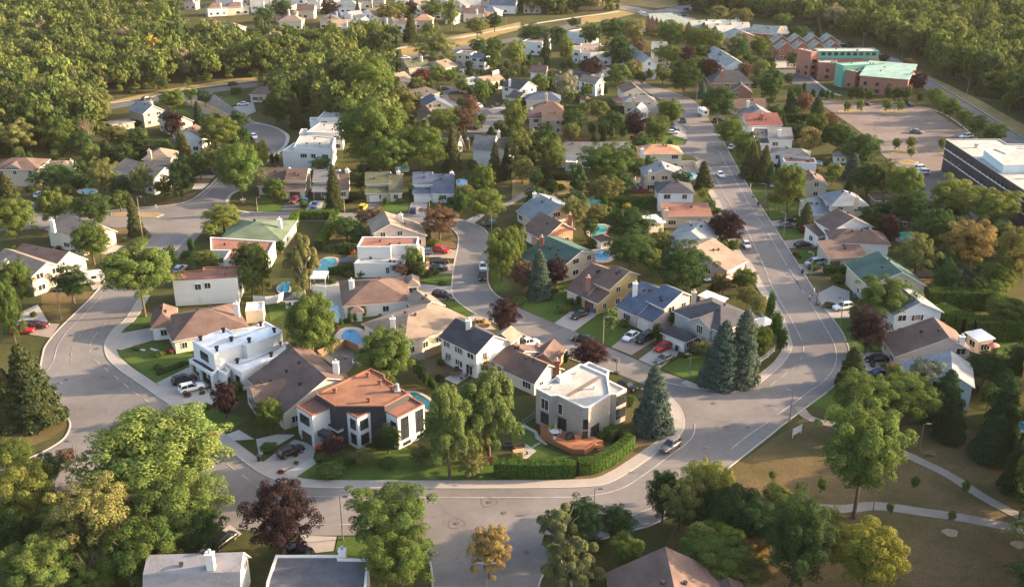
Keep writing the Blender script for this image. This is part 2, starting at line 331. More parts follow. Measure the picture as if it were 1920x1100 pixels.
strip('kerb', line('X', '1739 146 1910 252 2100 378'), -.2, .2, 0, .14, CONC); strip('kerb', line('X', '1545 193 1740 203 1835 262 1900 305'), -.2, .2, 0, .14, CONC)
# parking lots
area('parking_lot', 'X', [1528,188, 1560,191, 1741,203, 1835,262, 1900,305, 1900,440, 1735,385, 1720,345, 1655,292, 1640,270, 1600,238], ASPHD)
area('parking_lot', 'X', [1452,131, 1500,131, 1549,169, 1560,184, 1534,186, 1500,160, 1455,150], ASPHN)
area('parking_lot', 'L', [1140,620, 1650,620, 1640,740, 1140,740], DRIVE)
strip('kerb', line('X', '1500 131 1549 169 1575 180'), -.3, .9, 0, .14, CONC)
# grass patches
for r, pts in (('n1', [795,470, 870,380, 950,330, 1035,345, 1035,400, 1000,412]), ('n1', [785,585, 880,560, 1100,520, 1325,590, 1325,670, 1075,800]),
  ('n1', [1340,1010, 1430,960, 1560,1000, 1700,1050, 1450,1100]), ('l1', [1290,10, 1420,0, 1620,0, 1460,115, 1350,50]),
  ('l2', [250,400, 370,320, 600,210, 1100,200, 1530,300, 1540,418, 900,420, 420,418]), ('l2', [185,345, 230,310, 255,325, 205,368]),
  ('n3', [80,230, 370,110, 470,200, 400,300, 290,385, 70,290]), ('n3', [435,450, 610,330, 730,300, 860,400, 680,550]),
  ('n3', [1030,700, 1160,620, 1380,580, 1760,600, 1640,720, 1500,820, 1240,790]), ('m2', [450,540, 480,430, 760,440, 860,480, 860,530, 1040,555, 1060,440, 700,400]), ('m2', [0,470, 200,470, 160,543, 0,540]),
  ('m2', [1120,1015, 1240,970, 1345,965, 1340,1050]), ('n2', [1280,250, 1290,235, 1400,240, 1510,325, 1440,345]), ('m2', [1595,920, 1740,1010, 1760,1090, 1640,1090]), ('m2', [1250,540, 1280,500, 1340,500, 1400,560, 1380,590]),
  ('m4', [60,660, 210,655, 300,720, 100,730]), ('m4', [140,800, 330,795, 380,850, 370,890, 200,895]), ('m4', [1010,540, 1060,620, 960,690, 870,640]), ('n4', [435,360, 560,355, 800,540, 760,580, 580,580, 530,510]),
  ('n4', [1440,490, 1700,490, 1760,660, 1580,600]), ('t3', [840,1000, 840,960, 1100,930, 1190,960, 1170,1000]), ('n2', [75,260, 190,245, 250,300, 100,375]), ('l2', [510,860, 530,780, 780,780, 820,900, 725,915, 545,890]),
  ('m3', [1490,130, 1600,140, 1640,240, 1550,240]), ('m3', [1620,380, 1760,400, 1760,450, 1680,450]), ('t1', [1480,680, 1590,665, 1680,700, 1580,730]), ('t1', [1160,750, 1260,750, 1320,790, 1180,790]),
  ('N', [975,740, 1040,740, 1040,830, 975,830]), ('m4', [0,390, 60,430, 200,500, 230,560, 10,595]), ('n4', [270,950, 480,800, 620,900, 500,1000]), ('l3', [0,60, 150,80, 200,200, 400,270, 0,275])):
    area('lawn', r, pts, G_LAWN, .012, False)
for r, pts in (('l4', [-330,400, 240,0, 500,60, 1200,60, 1760,200, 1760,1100, -800,1100, -600,700, -500,560]), ('n1', [0,1030, 370,1000, 430,1010, 480,1080, 350,1180, 60,1290, 0,1290]),
  ('n1', [280,180, 660,170, 410,390, 290,330]), ('m1', [1000,500, 1370,395, 1280,470, 1130,495]), ('m1', [1340,340, 1340,310, 1460,310, 1430,345]), ('m2', [1180,760, 1180,690, 1350,680, 1390,740, 1385,800]),
  ('l3', [700,100, 800,40, 1060,0, 1110,60, 1000,180, 800,300, 560,420, 0,420, 0,392, 400,395, 620,330, 780,190]), ('n3', [0,440, 130,490, 0,530]), ('n3', [820,610, 960,535, 985,550, 870,635]), ('D', [900,330, 1200,440, 1000,520]),
  ('m1', [700,830, 780,640, 1050,690, 960,775, 700,900]), ('m4', [250,980, 480,990, 420,1090, 320,1100]), ('m2', [490,700, 660,680, 640,770, 500,780]), ('n2', [1130,640, 1280,590, 1400,690, 1240,830]),
  ('N', [680,510, 720,480, 830,490, 860,570, 780,560]), ('O', [330,520, 560,540, 730,640, 500,565]), ('m4', [1040,985, 1380,990, 1380,1035, 1040,1035]), ('l1', [1340,650, 1480,620, 1400,740, 1340,780])):
    area('dry_lawn', r, pts, G_DRY, .008, False)
for r, pts in (('X', [180,196, 300,170, 440,148, 560,132, 620,150, 480,152, 335,170, 275,184, 190,200]), ('J', [760,440, 1280,340, 1900,210, 1900,280, 1700,330, 1430,430, 1100,490, 780,540]),
  ('K', [190,300, 190,220, 640,120, 860,160, 700,200, 420,260]), ('K', [480,0, 1900,0, 1900,20, 1100,100, 650,50]), ('m3', [0,470, 0,320, 540,330, 540,400, 330,420, 60,440]), ('t4', [1060,560, 1100,540, 1700,900, 1800,960, 1800,880, 1440,680, 1000,470]), ('m4', [580,1100, 700,1000, 760,1100])):
    area('yellow_grass', r, pts, G_YEL, .006, False)
for r, pts in (('t4', [480,765, 560,755, 660,762, 678,775, 560,785, 490,780]), ('t4', [765,765, 860,757, 950,765, 960,782, 820,786]), ('t4', [800,1040, 900,1030, 1020,1040, 1030,1058, 870,1064]), ('t4', [1128,1040, 1200,1032, 1300,1050, 1210,1066]), ('m4', [900,190, 960,183, 1035,200, 1010,220, 920,215]),
  ('t1', [1285,700, 1335,690, 1460,735, 1590,800, 1560,812, 1430,765]), ('m1', [765,548, 1080,548, 1130,560, 1080,580, 765,572])):
    P = ccw([at(r, pts[i], pts[i+1]) for i in range(0, len(pts), 2)])
    mb = MB(); mb.prism(P, 0, .17, 0); structure(mb.obj('kerb_island', CONC)); sheet('island_grass', inset(P, .25), G_YEL, .16)
# drives, walks
for r, pts, m in (('n1', [770,470, 1060,415, 1075,500, 830,575, 770,560], DRIVE), ('n1', [1075,800, 1300,690, 1440,820, 1240,940], DRIVE), ('n1', [80,400, 180,380, 410,395, 350,490, 90,450], PAVER), ('n1', [1250,930, 1390,850, 1480,830, 1560,900, 1360,1000], CONC),
  ('l2', [0,330, 250,150, 390,190, 370,270, 110,385], DRIVE), ('l2', [110,400, 360,270, 400,300, 250,400], CONC), ('l1', [1460,120, 1540,90, 1640,150, 1500,160], CONC), ('l2', [0,150, 130,120, 260,120, 20,260], CONC), ('l2', [290,770, 520,778, 500,870, 320,890, 280,830], DRIVE), ('l1', [1230,900, 1480,700, 1560,760, 1420,860, 1240,930], DRIVE),
  ('n3', [290,390, 400,310, 600,320, 430,447], DRIVE), ('n3', [680,555, 820,440, 1000,500, 820,610], PAVER), ('n3', [870,640, 985,555, 1160,560, 1130,620, 1010,705], DRIVE), ('D', [1120,470, 1210,455, 1450,560, 1500,600, 1250,670, 1000,560], PAVER), ('D', [230,230, 500,130, 760,330, 600,330], DRIVE),
  ('n2', [1110,120, 1345,135, 1360,220, 1290,235, 1100,215], DRIVE), ('m2', [160,547, 205,475, 320,470, 300,548], ASPHN), ('m2', [320,550, 380,470, 470,465, 440,552], DRIVE), ('m2', [700,545, 770,480, 860,485, 850,555], ASPHN), ('m2', [1045,565, 1065,475, 1180,480, 1170,575], DRIVE),
  ('m2', [1165,850, 1165,795, 1390,805, 1375,865], PAVER), ('m2', [1160,930, 1170,880, 1370,900, 1355,965, 1250,970], PAVER), ('m2', [1440,605, 1520,555, 1580,560, 1500,620], CONC),
  ('m4', [20,605, 190,585, 210,650, 60,660], PAVER), ('m4', [100,740, 330,715, 330,785, 130,795], PAVER), ('m4', [200,900, 380,895, 400,960, 240,970], PAVER), ('n4', [340,185, 450,130, 560,170, 560,280, 390,290], DRIVE), ('n4', [385,290, 560,270, 560,355, 435,358], DRIVE), ('n4', [560,590, 800,590, 880,690, 700,770, 560,680], DRIVE),
  ('t3', [1130,840, 1200,900, 1190,960, 1080,920], DRIVE), ('m3', [1480,840, 1580,840, 1620,940, 1500,950], PAVER), ('m1', [1320,385, 1340,345, 1440,345, 1390,390], DRIVE), ('m1', [1320,310, 1420,270, 1490,290, 1460,310], DRIVE),
  ('m1', [680,830, 790,770, 880,775, 800,835], DRIVE), ('m1', [560,930, 700,960, 690,1060, 640,1080], DRIVE), ('m1', [200,600, 190,470, 300,470, 290,560], ASPHN), ('N', [1100,660, 1280,590, 1290,650, 1160,700], DRIVE), ('N', [880,850, 1280,850, 1270,900, 880,900], PAVER), ('t1', [1600,740, 1740,700, 1760,770, 1690,800], DRIVE),
  ('C', [0,850, 60,880, 130,930, 40,1000, 0,1000], CONC), ('C', [0,670, 130,740, 170,810, 235,865, 215,875, 120,810, 110,760, 0,700], CONC), ('D', [85,965, 290,850, 420,930, 250,1040], CONC), ('n2', [440,200, 600,130, 610,360, 560,380, 440,330], CONC), ('n2', [400,120, 580,100, 600,260, 470,260], CONC),
  ('m3', [1170,220, 1290,190, 1300,290, 1200,330], DRIVE), ('m3', [780,310, 930,300, 950,400, 820,400], ASPHN), ('O', [440,900, 600,890, 620,960, 480,960], DRIVE), ('n1', [120,380, 150,310, 260,260, 330,380, 200,370], CONC), ('E', [1120,200, 1440,60, 1620,160, 1560,300, 1400,460, 1280,330], ASPHN)):
    area('driveway', r, pts, m, .03)
strip('path', line('l4', '200 -60 260 10 420 60 640 140 840 225 980 290 1180 390 1400 530 1650 660 1900 760'), -.95, .95, 0, .105, GRAV)
strip('path', line('l4', '280 590 500 600 700 580 1000 620 1300 665 1660 740 1900 800'), -1.1, 1.1, 0, .11, GRAV)
strip('path', line('m3', '-60 500 40 450 110 390 150 330 160 230'), -1, 1, 0, .10, GRAV)
# paint on the road
PZ = .122
def paint(r, s, w=.12, dash=0, mat=None, gap=None):
    P = smoothline([Vector((p[0], p[1])) for p in line(r, s)], 6); mb = MB(); acc = 0; gap = gap or dash
    for a, b in zip(P[:-1], P[1:]):
        L = (b - a).length; k = max(1, int(L / .5))
        for i in range(k):
            if dash and (acc % (dash + gap)) > dash: acc += L / k; continue
            acc += L / k; p, q = a.lerp(b, i / k), a.lerp(b, (i + 1) / k); d = (q - p).normalized(); n = Vector((-d.y, d.x)) * w
            mb.add([(p.x - n.x, p.y - n.y, .16), (q.x - n.x, q.y - n.y, .16), (q.x + n.x, q.y + n.y, .16), (p.x + n.x, p.y + n.y, .16)], [[0,1,2,3]])
    for v in mb.v: v.z = PZ
    structure(mb.obj('road_marking', mat or PAINT))
for r, s in (('n1', '700 205 610 300 520 390 460 450'), ('n1', '460 450 400 540 370 640 330 710 280 750'), ('n4', '150 20 250 190'), ('n4', '290 250 370 380 440 500 462 560 470 640 440 720 370 800 280 860 170 945 60 1020'),
  ('n4', '0 80 60 200 150 350 235 510'), ('l2', '300 520 900 527 1650 527'), ('l3', '0 527 250 527 500 515 700 470 850 380 1000 270 1120 180 1170 120 1178 50'), ('l3', '1410 215 1530 120 1650 40'), ('l3', '750 650 830 620 910 590'),
  ('m1', '1500 340 1390 440'), ('m1', '1270 735 1205 805'), ('m3', '1290 190 1370 250 1480 460 1600 640 1760 980'), ('m3', '1420 120 1580 400 1730 640'), ('m4', '0 690 130 910'), ('m4', '140 930 250 1100')):
    paint(r, s, .09)
for r, s in (('n1', '650 640 790 755 945 880 1100 980'), ('l1', '1370 240 1530 360 1700 480'), ('n4', '245 550 235 620 180 690 120 740 0 830'), ('l2', '330 700 620 700'), ('n1', '730 390 650 480 620 540 618 590'), ('m3', '1440 180 1640 520 1760 760')):
    paint(r, s, .08, 2.2)
paint('n1', '595 420 550 480 510 540 492 600 490 650', .1, 1.5, PAINTY)
for k in range(6): paint('K', f'{1215+k*38} {112+k*1.5} {1255+k*38} {142}', .35)
# manhole covers and repairs
mb = MB()
for r, x, y in (('l2',1075,555),('l2',1505,555),('l2',1600,625),('l2',1297,692),('l1',1555,293),('n1',665,565),('n1',705,760),('n1',725,680),('n1',485,475),('l3',92,880),('l3',1380,70),('l3',1520,75),('n3',1385,940),('m1',1165,603),('n3',325,422),('n1',455,778)):
    p = at(r, x, y); mb.add([(p.x + .42*math.cos(t), p.y + .42*math.sin(t), PZ + .004) for t in [k*math.pi/5 for k in range(10)]], [list(range(10))])
structure(mb.obj('manhole', surf('iron', (.11,.085,.07), .2, 5)))
mb = MB()
for r, x, y, rr in (('l2',1297,692,1.2),('l2',1505,555,1.2),('l3',1380,70,1.5)):
    p = at(r, x, y); n = 26; ph = random.random() * 6
    for k in range(n):
        a0, a1 = [2*math.pi*q/n for q in (k, k+1)]; q0, q1 = [rr * (1 + .1*math.sin(3*a+ph)) for a in (a0, a1)]
        mb.add([(p.x+q0*math.cos(a0), p.y+q0*math.sin(a0), PZ+.003), (p.x+q1*math.cos(a1), p.y+q1*math.sin(a1), PZ+.003), (p.x+(q1+.09)*math.cos(a1), p.y+(q1+.09)*math.sin(a1), PZ+.003), (p.x+(q0+.09)*math.cos(a0), p.y+(q0+.09)*math.sin(a0), PZ+.003)], [[0,1,2,3]])
structure(mb.obj('road_seam', surf('tar_seam', (.145,.135,.13), .2, 3)))
# ------------------------------------------------------------------ trees: crowns of many leaf faces, tapered trunks with limbs
def quads(C, Nn, size, rs, asp=1.3, droop=None):
    """leaf faces: centres C, facing directions Nn"""
    n = len(C); r = rs.normal(size=(n, 3)); up = np.cross(Nn, r); up /= np.linalg.norm(up, axis=1)[:, None] + 1e-9
    if droop is not None: up = up * (1 - droop) + np.array([0, 0, -1.0]) * droop; up /= np.linalg.norm(up, axis=1)[:, None] + 1e-9
    rt = np.cross(up, Nn); rt /= np.linalg.norm(rt, axis=1)[:, None] + 1e-9
    s = (size * rs.uniform(.6, 1.35, n))[:, None]; a = rt * s * .5; b = up * s * .5 * asp
    V = np.stack([C - b * 1.0, C + a * .95 - b * .1, C + b * 1.05, C - a * .95 - b * .1], 1)
    return V.reshape(-1, 3)
def meshq(name, V, mat):
    n = len(V) // 4; me = bpy.data.meshes.new(name); me.vertices.add(len(V)); me.vertices.foreach_set('co', V.astype(np.float32).ravel())
    me.loops.add(n * 4); me.loops.foreach_set('vertex_index', np.arange(n * 4, dtype=np.int32)); me.polygons.add(n)
    me.polygons.foreach_set('loop_start', np.arange(0, n * 4, 4, dtype=np.int32)); me.materials.append(mat); me.update(calc_edges=True); return me
def crown(seed, nl, size, nc=42, cr=(.20, .36), reach=.78, shape='round', asp=1.3, droop=None, gaps=.12):
    rs = np.random.default_rng(seed); Vs = []
    i = np.arange(nc); ph = i * 2.39996 + rs.uniform(0, 6); zz = 1 - 2 * (i + .5) / nc
    C = np.stack([np.sqrt(1 - zz**2) * np.cos(ph), np.sqrt(1 - zz**2) * np.sin(ph), zz], 1); C += rs.normal(0, .13, C.shape)
    C *= (reach * rs.uniform(.62, 1.04, nc))[:, None]; C = C[rs.uniform(size=nc) > gaps]
    lobes = rs.normal(size=(4, 3)); lobes /= np.linalg.norm(lobes, axis=1)[:, None]
    C *= (1 + .14 * np.clip((C @ lobes.T).max(1), 0, 1))[:, None]
    C = np.vstack([C, rs.normal(0, .30, (nc // 3, 3))])
    if shape == 'egg': C[:, :2] *= (1 - .38 * np.clip(C[:, 2], -1, 1))[:, None]
    if shape == 'vase': C[:, :2] *= (1 + .30 * np.clip(C[:, 2], -1, 1))[:, None]
    if shape == 'flat': C[:, 2] = C[:, 2] * .8
    rad = rs.uniform(*cr, len(C)); w = rad**2; cnt = (nl * w / w.sum()).astype(int) + 1
    for c, r, k in zip(C, rad, cnt):
        d = rs.normal(size=(k, 3)); d /= np.linalg.norm(d, axis=1)[:, None]; d[:, 2] = np.where(d[:, 2] < -.35, -d[:, 2], d[:, 2])
        q = c + d * (r * rs.uniform(.55, 1.08, k) ** .6)[:, None]
        nn = d + .45 * c / (np.linalg.norm(c) + .1) + rs.normal(0, .42, (k, 3)); nn /= np.linalg.norm(nn, axis=1)[:, None]
        Vs.append(quads(q, nn, size, rs, asp, droop))
    return np.vstack(Vs)
def conifer(seed, nl, size, pw=.9, ragged=.2):
    rs = np.random.default_rng(seed); Vs = []; nb = 150; per = nl // nb
    for k in range(nb):
        t = (k + rs.uniform(0, 1)) / nb; t = t ** 1.25; z = t * 2 - 1; R = (1 - t) ** pw * .98 + .03; R *= 1 + rs.uniform(-ragged, ragged * .6); a = k * 2.4 + rs.uniform(-.3, .3)
        m = max(4, int(per * (R * 1.6 + .25))); s = rs.uniform(.12, 1, m) ** .55
        wd = .16 * (.35 + R) ; off = rs.normal(0, 1, m) * wd * (1.1 - .6 * s)
        ca, sa = math.cos(a), math.sin(a)
        P = np.stack([ca * s * R - sa * off, sa * s * R + ca * off, z + .05 - .10 * s * R + rs.normal(0, .016, m)], 1)
        nn = np.stack([ca * .55 + rs.normal(0, .35, m), sa * .55 + rs.normal(0, .35, m), .75 + rs.normal(0, .25, m)], 1); nn /= np.linalg.norm(nn, axis=1)[:, None]
        Vs.append(quads(P, nn, size * (.6 + .6 * R), rs, 1.9))
    return np.vstack(Vs)
def twigs(seed):
    mb = MB(); rs = random.Random(seed)
    def br(p, d, l, r, k):
        q = p + d * l; mb.tube(p, q, r, r * .6, 4, cap=False)
        if k == 0: return
        for _ in range(3 if k > 1 else 4):
            e = (d + Vector((rs.gauss(0, .5), rs.gauss(0, .5), rs.gauss(.15, .3)))).normalized(); br(p.lerp(q, rs.uniform(.5, 1)), e, l * rs.uniform(.55, .8), r * .5, k - 1)
    for i in range(6):
        a = i * 1.05; br(Vector((0, 0, -.95)), Vector((math.cos(a) * .35, math.sin(a) * .35, 1)).normalized(), .75, .025, 3)
    return mb.mesh('bare_crown', [surf('twig', (.26,.19,.12), .2, 4)])
CR = {}
for nm, kw in dict(M=dict(nl=38000, size=.036, nc=120, cr=(.12, .25), reach=.88, gaps=.06), D=dict(nl=30000, size=.038, nc=110, cr=(.13, .25), reach=.86, gaps=.02), O=dict(nl=24000, size=.038, nc=90, cr=(.11, .24), gaps=.14, reach=.90),
     E=dict(nl=28000, size=.038, nc=90, cr=(.13, .25), shape='egg'), F=dict(nl=32000, size=.035, nc=110, cr=(.11, .23), shape='vase', gaps=.18, reach=.84), W=dict(nl=20000, size=.040, nc=50, cr=(.13, .26), asp=2.6, droop=.7, gaps=.25, reach=.84),
     C=dict(nl=3000, size=.11, nc=34, cr=(.26, .40), reach=.66, gaps=0), U=dict(nl=1500, size=.15, nc=16, cr=(.35, .5), reach=.55, gaps=0), Q=dict(nl=5200, size=.085, nc=54, cr=(.16, .32), reach=.86, gaps=.06), Z=dict(nl=1000, size=.165, nc=26, cr=(.2, .38), reach=.84, gaps=.05)).items():
    CR[nm] = [meshq('crown', crown(100 * ord(nm) + v, **kw), LEAF) for v in range(3 if nm in 'MDOEFQZ' else 2)]
CR['S'] = [meshq('crown', conifer(40 + v, 20000, .052, .54), LEAF) for v in range(3)]; CR['T'] = [meshq('crown', conifer(60 + v, 4200, .10, .68), LEAF) for v in range(2)]
CR['R'] = [twigs(3), twigs(8)]
def trunkmesh(seed, mat, limbs=6):
    """unit tree: base at 0, crown centre at z=1, crown radius 1 handled by scale"""
    rs = random.Random(seed); mb = MB(); p = Vector((0, 0, 0)); r = .062; top = Vector((rs.uniform(-.05, .05), rs.uniform(-.05, .05), .62))
    mb.tube((0,0,-.01), (0,0,.05), .095, .068, 8, cap=False); mb.tube((0,0,.05), top, .066, .05, 8, cap=False)
    for i in range(limbs):
        a = i * 6.283 / limbs + rs.uniform(-.4, .4); d = Vector((math.cos(a) * rs.uniform(.3, .5), math.sin(a) * rs.uniform(.3, .5), rs.uniform(.35, .6)))
        q = top + d * .75; mb.tube(top + Vector((0, 0, -.05)), q, .036, .02, 5, cap=False)
        for k in range(3): mb.tube(q if k else top.lerp(q, .6), q + Vector((d.x * .7 + rs.gauss(0, .15), d.y * .7 + rs.gauss(0, .15), d.z * .7 + rs.gauss(0, .1))), .018, .006, 4, cap=False)
    mb.tube(top, top + Vector((0, 0, .7)), .045, .012, 5, cap=False)
    return mb.mesh('trunk', [mat])
TRK = [trunkmesh(s, BARK) for s in (1, 2, 3)]; TRKW = [trunkmesh(s, BARKW) for s in (4, 5)]
mbp = MB(); mbp.tube((0,0,-.01), (0,0,1.9), .07, .01, 7, cap=False); TRKC = mbp.mesh('trunk', [BARK])
# kind: crown meshes, colour, jitter, trunk kind, height/width when unseen, description, category
KIND = dict(
 M=('M', (.105,.128,.033), 'leafy mid green tree'), O=('O', (.145,.143,.050), 'loose olive green tree'), D=('D', (.050,.078,.028), 'dense dark green tree'),
 L=('M', (.145,.160,.042), 'light green leafy tree'), Y=('M', (.19,.185,.040), 'yellow green leafy tree'), A=('O', (.22,.155,.055), 'orange autumn tinted tree'), P=('D', (.044,.024,.025), 'dark purple leaved maple'),
 N=('O', (.125,.075,.05), 'reddish brown leaved tree'), E=('E', (.125,.140,.036), 'egg shaped green tree'), F=('F', (.105,.132,.036), 'spreading vase shaped green tree'), W=('W', (.165,.165,.070), 'weeping pale green birch'),
 S=('S', (.080,.082,.034), 'brown tipped green spruce'), B=('S', (.085,.110,.085), 'silvery blue spruce'), G=('S', (.048,.072,.030), 'dark green spruce'), C=('C', (.042,.085,.022), 'narrow columnar cedar'),
 R=('R', (.2,.15,.1), 'half bare brown tree'), U=('U', (.085,.115,.034), 'rounded green shrub'), H=('U', (.15,.05,.035), 'rounded red brown shrub'), X=('E', (.150,.172,.055), 'tall light green tree'),
 K=('Q', (.12,.16,.05), 'small young tree'), V=('O', (.22,.215,.14), 'silvery grey leaved tree'),
 Q=('Q', (.078,.090,.024), 'wood tree'), T=('T', (.075,.085,.034), 'small spruce'))
NAMEK = dict(S='spruce_tree', B='spruce_tree', G='spruce_tree', T='spruce_tree', C='cedar_tree', U='shrub', H='shrub', P='maple_tree', W='birch_tree', R='bare_tree')
CATK = dict(S='spruce', B='spruce', G='spruce', T='spruce', C='cedar', U='shrub', H='shrub', P='maple', W='birch')
TREES = []
def tree_at(kind, x, y, rx, zb, rz, lab=None, group=None):
    """crown radius rx, crown from height zb up, half-height rz"""
    cm, col, desc = KIND[kind]; rs = random.Random(int(x * 31 + y * 17)); big = rx
    if cm in 'MDOEF' and rx * ppm((x, y, zb)) < 22 and cm != 'F': cm = 'Q'
    if cm == 'S' and rx * ppm((x, y, zb)) < 12: cm = 'T'
    nm = NAMEK.get(kind, 'leafy_tree'); e = bpy.data.objects.new(nm, None); e.empty_display_size = .5; COL.objects.link(e); e.location = (x, y, 0)
    me = CR[cm][rs.randrange(len(CR[cm]))]; j = rs.uniform(.82, 1.2); g = rs.uniform(.86, 1.02); h = rs.uniform(.94, 1.04)
    if cm == 'C' or cm == 'U':
        c = lnk('crown' if cm == 'C' else 'foliage', me, e, color=(col[0]*j*g, col[1]*j, col[2]*j))
    else: c = lnk('crown', me, e, color=(col[0] * j * g * h * (.93 if col[1] > col[0] else 1), col[1] * j, col[2] * j / h))
    c.location = (0, 0, zb + rz); c.scale = (rx, rx * rs.uniform(.92, 1.08), rz); c.rotation_euler = (rs.uniform(-.05, .05), rs.uniform(-.05, .05), rs.uniform(0, 6.28))
    if cm in ('S', 'T', 'C'):
        t = lnk('trunk', TRKC, e); t.scale = (min(rx, 3.5), min(rx, 3.5), (zb + rz)); t.scale[0] *= .9
    elif cm != 'U':
        tm = (TRKW if kind == 'W' else TRK); t = lnk('trunk', tm[rs.randrange(len(tm))], e); s = min(rx * 1.0, 4.6); t.scale = (s, s, zb + rz); t.rotation_euler = (0, 0, rs.uniform(0, 6))
    TREES.append((e, kind, desc, rx, zb + 2 * rz, lab, group)); return e
def tree(kind, r, cx, cy, w, h, foot=None, lab=None):
    """w, h: size of the crown in the photograph; foot: row of the trunk's base where it can be seen"""
    k = REG[r][2]; px, py = W(r, cx, cy); w *= 1.13 / k; h *= 1.06 / k; z = 5.0
    if foot is not None:
        fp = gp(px, W(r, cx, foot)[1]); z = hgt(fp, py); p = gp(px, py, z); s = ppm(p); rx = w / 2 / s; rz = min(h / 2 / s * 1.05, z - 1.5)
        return tree_at(kind, p.x, p.y, rx, z - rz, rz, lab)
    for _ in range(6):
        p = gp(px, py, z); s = ppm(p); dep = math.atan2(CH - z, math.hypot(p.x, p.y)); c_, s_ = math.cos(dep), math.sin(dep)
        rx = w / 2 / s
        if kind in 'SBGT': tot = max((h / s - rx * s_ * .7) / c_, rx * 1.6); rz = tot / 2; zb = min(.5, rx * .3); z = zb + rz
        elif kind in 'CUH': rz = max((h / 2 / s - rx * s_ * .5) / c_, rx * .45); zb = -.15 if kind == 'C' else -rz * .35; z = zb + rz
        else:
            rz = math.sqrt(max((h / 2 / s) ** 2 - (rx * s_) ** 2, (rx * .55 * c_) ** 2)) / c_; rz = min(rz, 9.5); zb = max(.9, min(3.4, rx * .5)); z = zb + rz
            if kind == 'K': zb = 1.0; rz = max(rz * .9, .8); z = zb + rz
    return tree_at(kind, p.x, p.y, rx, zb, rz, lab)
def trees(r, s):
    for it in s.replace('\n', ';').split(';'):
        q = it.split()
        if q: tree(q[0], r, *[float(a) for a in q[1:6]])
trees('t1', '''M 1110 565 80 80;M 1190 680 170 120;M 1310 645 95 80;D 1405 665 90 90;G 1365 800 90 190;D 1650 830 120 110;M 1500 900 250 190;P 1195 850 120 150;S 1250 1010 140 230;D 1470 810 80 60
O 640 720 230 250;O 110 920 220 200;M 400 900 190 200;R 590 880 150 200;O 300 640 250 220;L 480 700 150 240;O 800 930 150 140;O 950 920 110 80;L 620 1050 120 120;R 110 700 120 160;O 200 720 160 200;E 170 180 0 0'''.replace('E 170 180 0 0', 'D 560 980 150 160'))
trees('t2', '''M 790 890 440 400;M 1130 990 330 260;O 980 690 230 190;M 780 560 330 300;O 560 500 240 260;D 150 720 170 200;S 275 760 110 220;C 580 580 40 110;D 620 690 180 150;S 880 235 75 170;O 1230 330 250 190
S 1062 190 100 170;M 1195 220 100 120;D 1080 380 0 0'''.replace(';D 1080 380 0 0', '') + '''
M 1340 95 100 160;O 1520 175 140 100;D 1640 140 100 95;D 1530 310 110 85;M 1640 320 110 110;M 1620 410 120 130;H 1145 520 130 100;O 1110 585 110 100;S 1195 590 80 130;M 1245 510 110 110;M 1340 520 90 90;M 1415 575 90 85;M 1555 620 120 140;C 1625 620 60 80
N 1470 745 120 130;N 1430 820 150 150;M 1280 825 190 150;S 1350 1010 110 240;P 505 60 110 110;P 1055 70 100 100;D 60 100 130 100;D 180 60 140 110;O 900 90 140 110;O 980 70 120 110;M 1230 60 140 110;G 700 80 60 130;S 510 150 40 80
D 400 650 150 150;O 440 760 130 110;D 680 350 0 0'''.replace(';D 680 350 0 0', ''))
trees('t3', '''S 235 305 75 150;M 375 340 100 170;D 320 250 120 120;D 150 235 190 80;D 430 155 80 55;D 540 230 120 125;D 700 195 200 120;O 830 215 130 150;M 1090 225 190 160;O 1000 235 130 100;M 1300 255 200 130;M 1400 290 110 140;O 1425 90 110 90;O 1580 115 130 105;L 30 370 115 170
P 545 460 145 120;O 630 370 90 95;D 740 350 160 190;N 845 465 100 100;N 860 315 100 100;L 745 510 130 130;S 265 560 60 140;V 370 570 150 170;M 195 560 100 110;M 510 620 80 80;C 545 620 20 80;C 645 620 30 80;O 1040 510 90 100;D 1190 530 190 160
P 1210 385 100 120;M 1070 365 160 110;M 1300 360 150 80;L 1290 430 120 60;P 1350 470 150 130;O 1440 420 90 90;N 1600 480 90 90;D 1560 325 140 150;M 1700 315 130 120;B 1310 610 60 110;D 1420 690 210 190;M 1090 765 165 150;P 845 860 125 170;M 990 880 160 170
D 420 830 140 150;C 285 840 45 140;M 230 890 85 90;O 410 910 120 120;O 600 750 130 110;D 700 830 160 120;C 550 885 60 90;C 620 900 40 90;C 685 905 38 110;C 765 910 55 90;T 635 920 45 90;T 560 950 50 80;M 1500 895 180 150;M 1600 990 150 180;S 1680 1040 100 140
E 25 800 125 230;L 75 985 180 200;D 240 1000 200 200;O 1710 480 110 120;D 640 880 90 100;M 500 740 60 70;O 830 480 110 120;D 890 530 80 70''')
trees('t4', '''M 100 140 120 85;D 210 230 120 95;S 345 215 60 145;P 560 325 115 55;P 795 400 65 55;N 960 460 90 100;P 1025 555 110 115;M 1150 650 110 85;M 1190 700 100 95;M 1260 740 130 120;M 1350 800 90 95;M 1440 850 130 110;M 1560 905 150 120;O 1210 450 115 100;M 1650 690 85 100
D 20 590 140 220;D 205 635 55 85;C 250 605 32 75;C 310 645 35 75;C 372 645 42 80;C 408 655 32 70;C 443 655 32 60;D 572 640 42 85;D 635 640 62 90;M 700 650 58 70;D 830 635 50 90;D 890 645 62 85;D 953 645 60 90;C 1050 670 42 70;K 545 730 45 70;K 635 720 48 80;K 820 720 60 75;K 915 725 45 70
K 885 985 52 75;K 985 980 60 80;K 985 1045 50 60;K 1200 985 50 80;N 250 700 100 120;G 340 760 120 180;M 340 850 150 140;N 430 830 90 100;D 490 940 180 160;A 290 960 130 160;M 700 1000 120 130;S 610 1040 90 140;L 1460 380 160 150;O 960 290 100 100;M 1120 350 80 80;D 1250 390 100 110''')
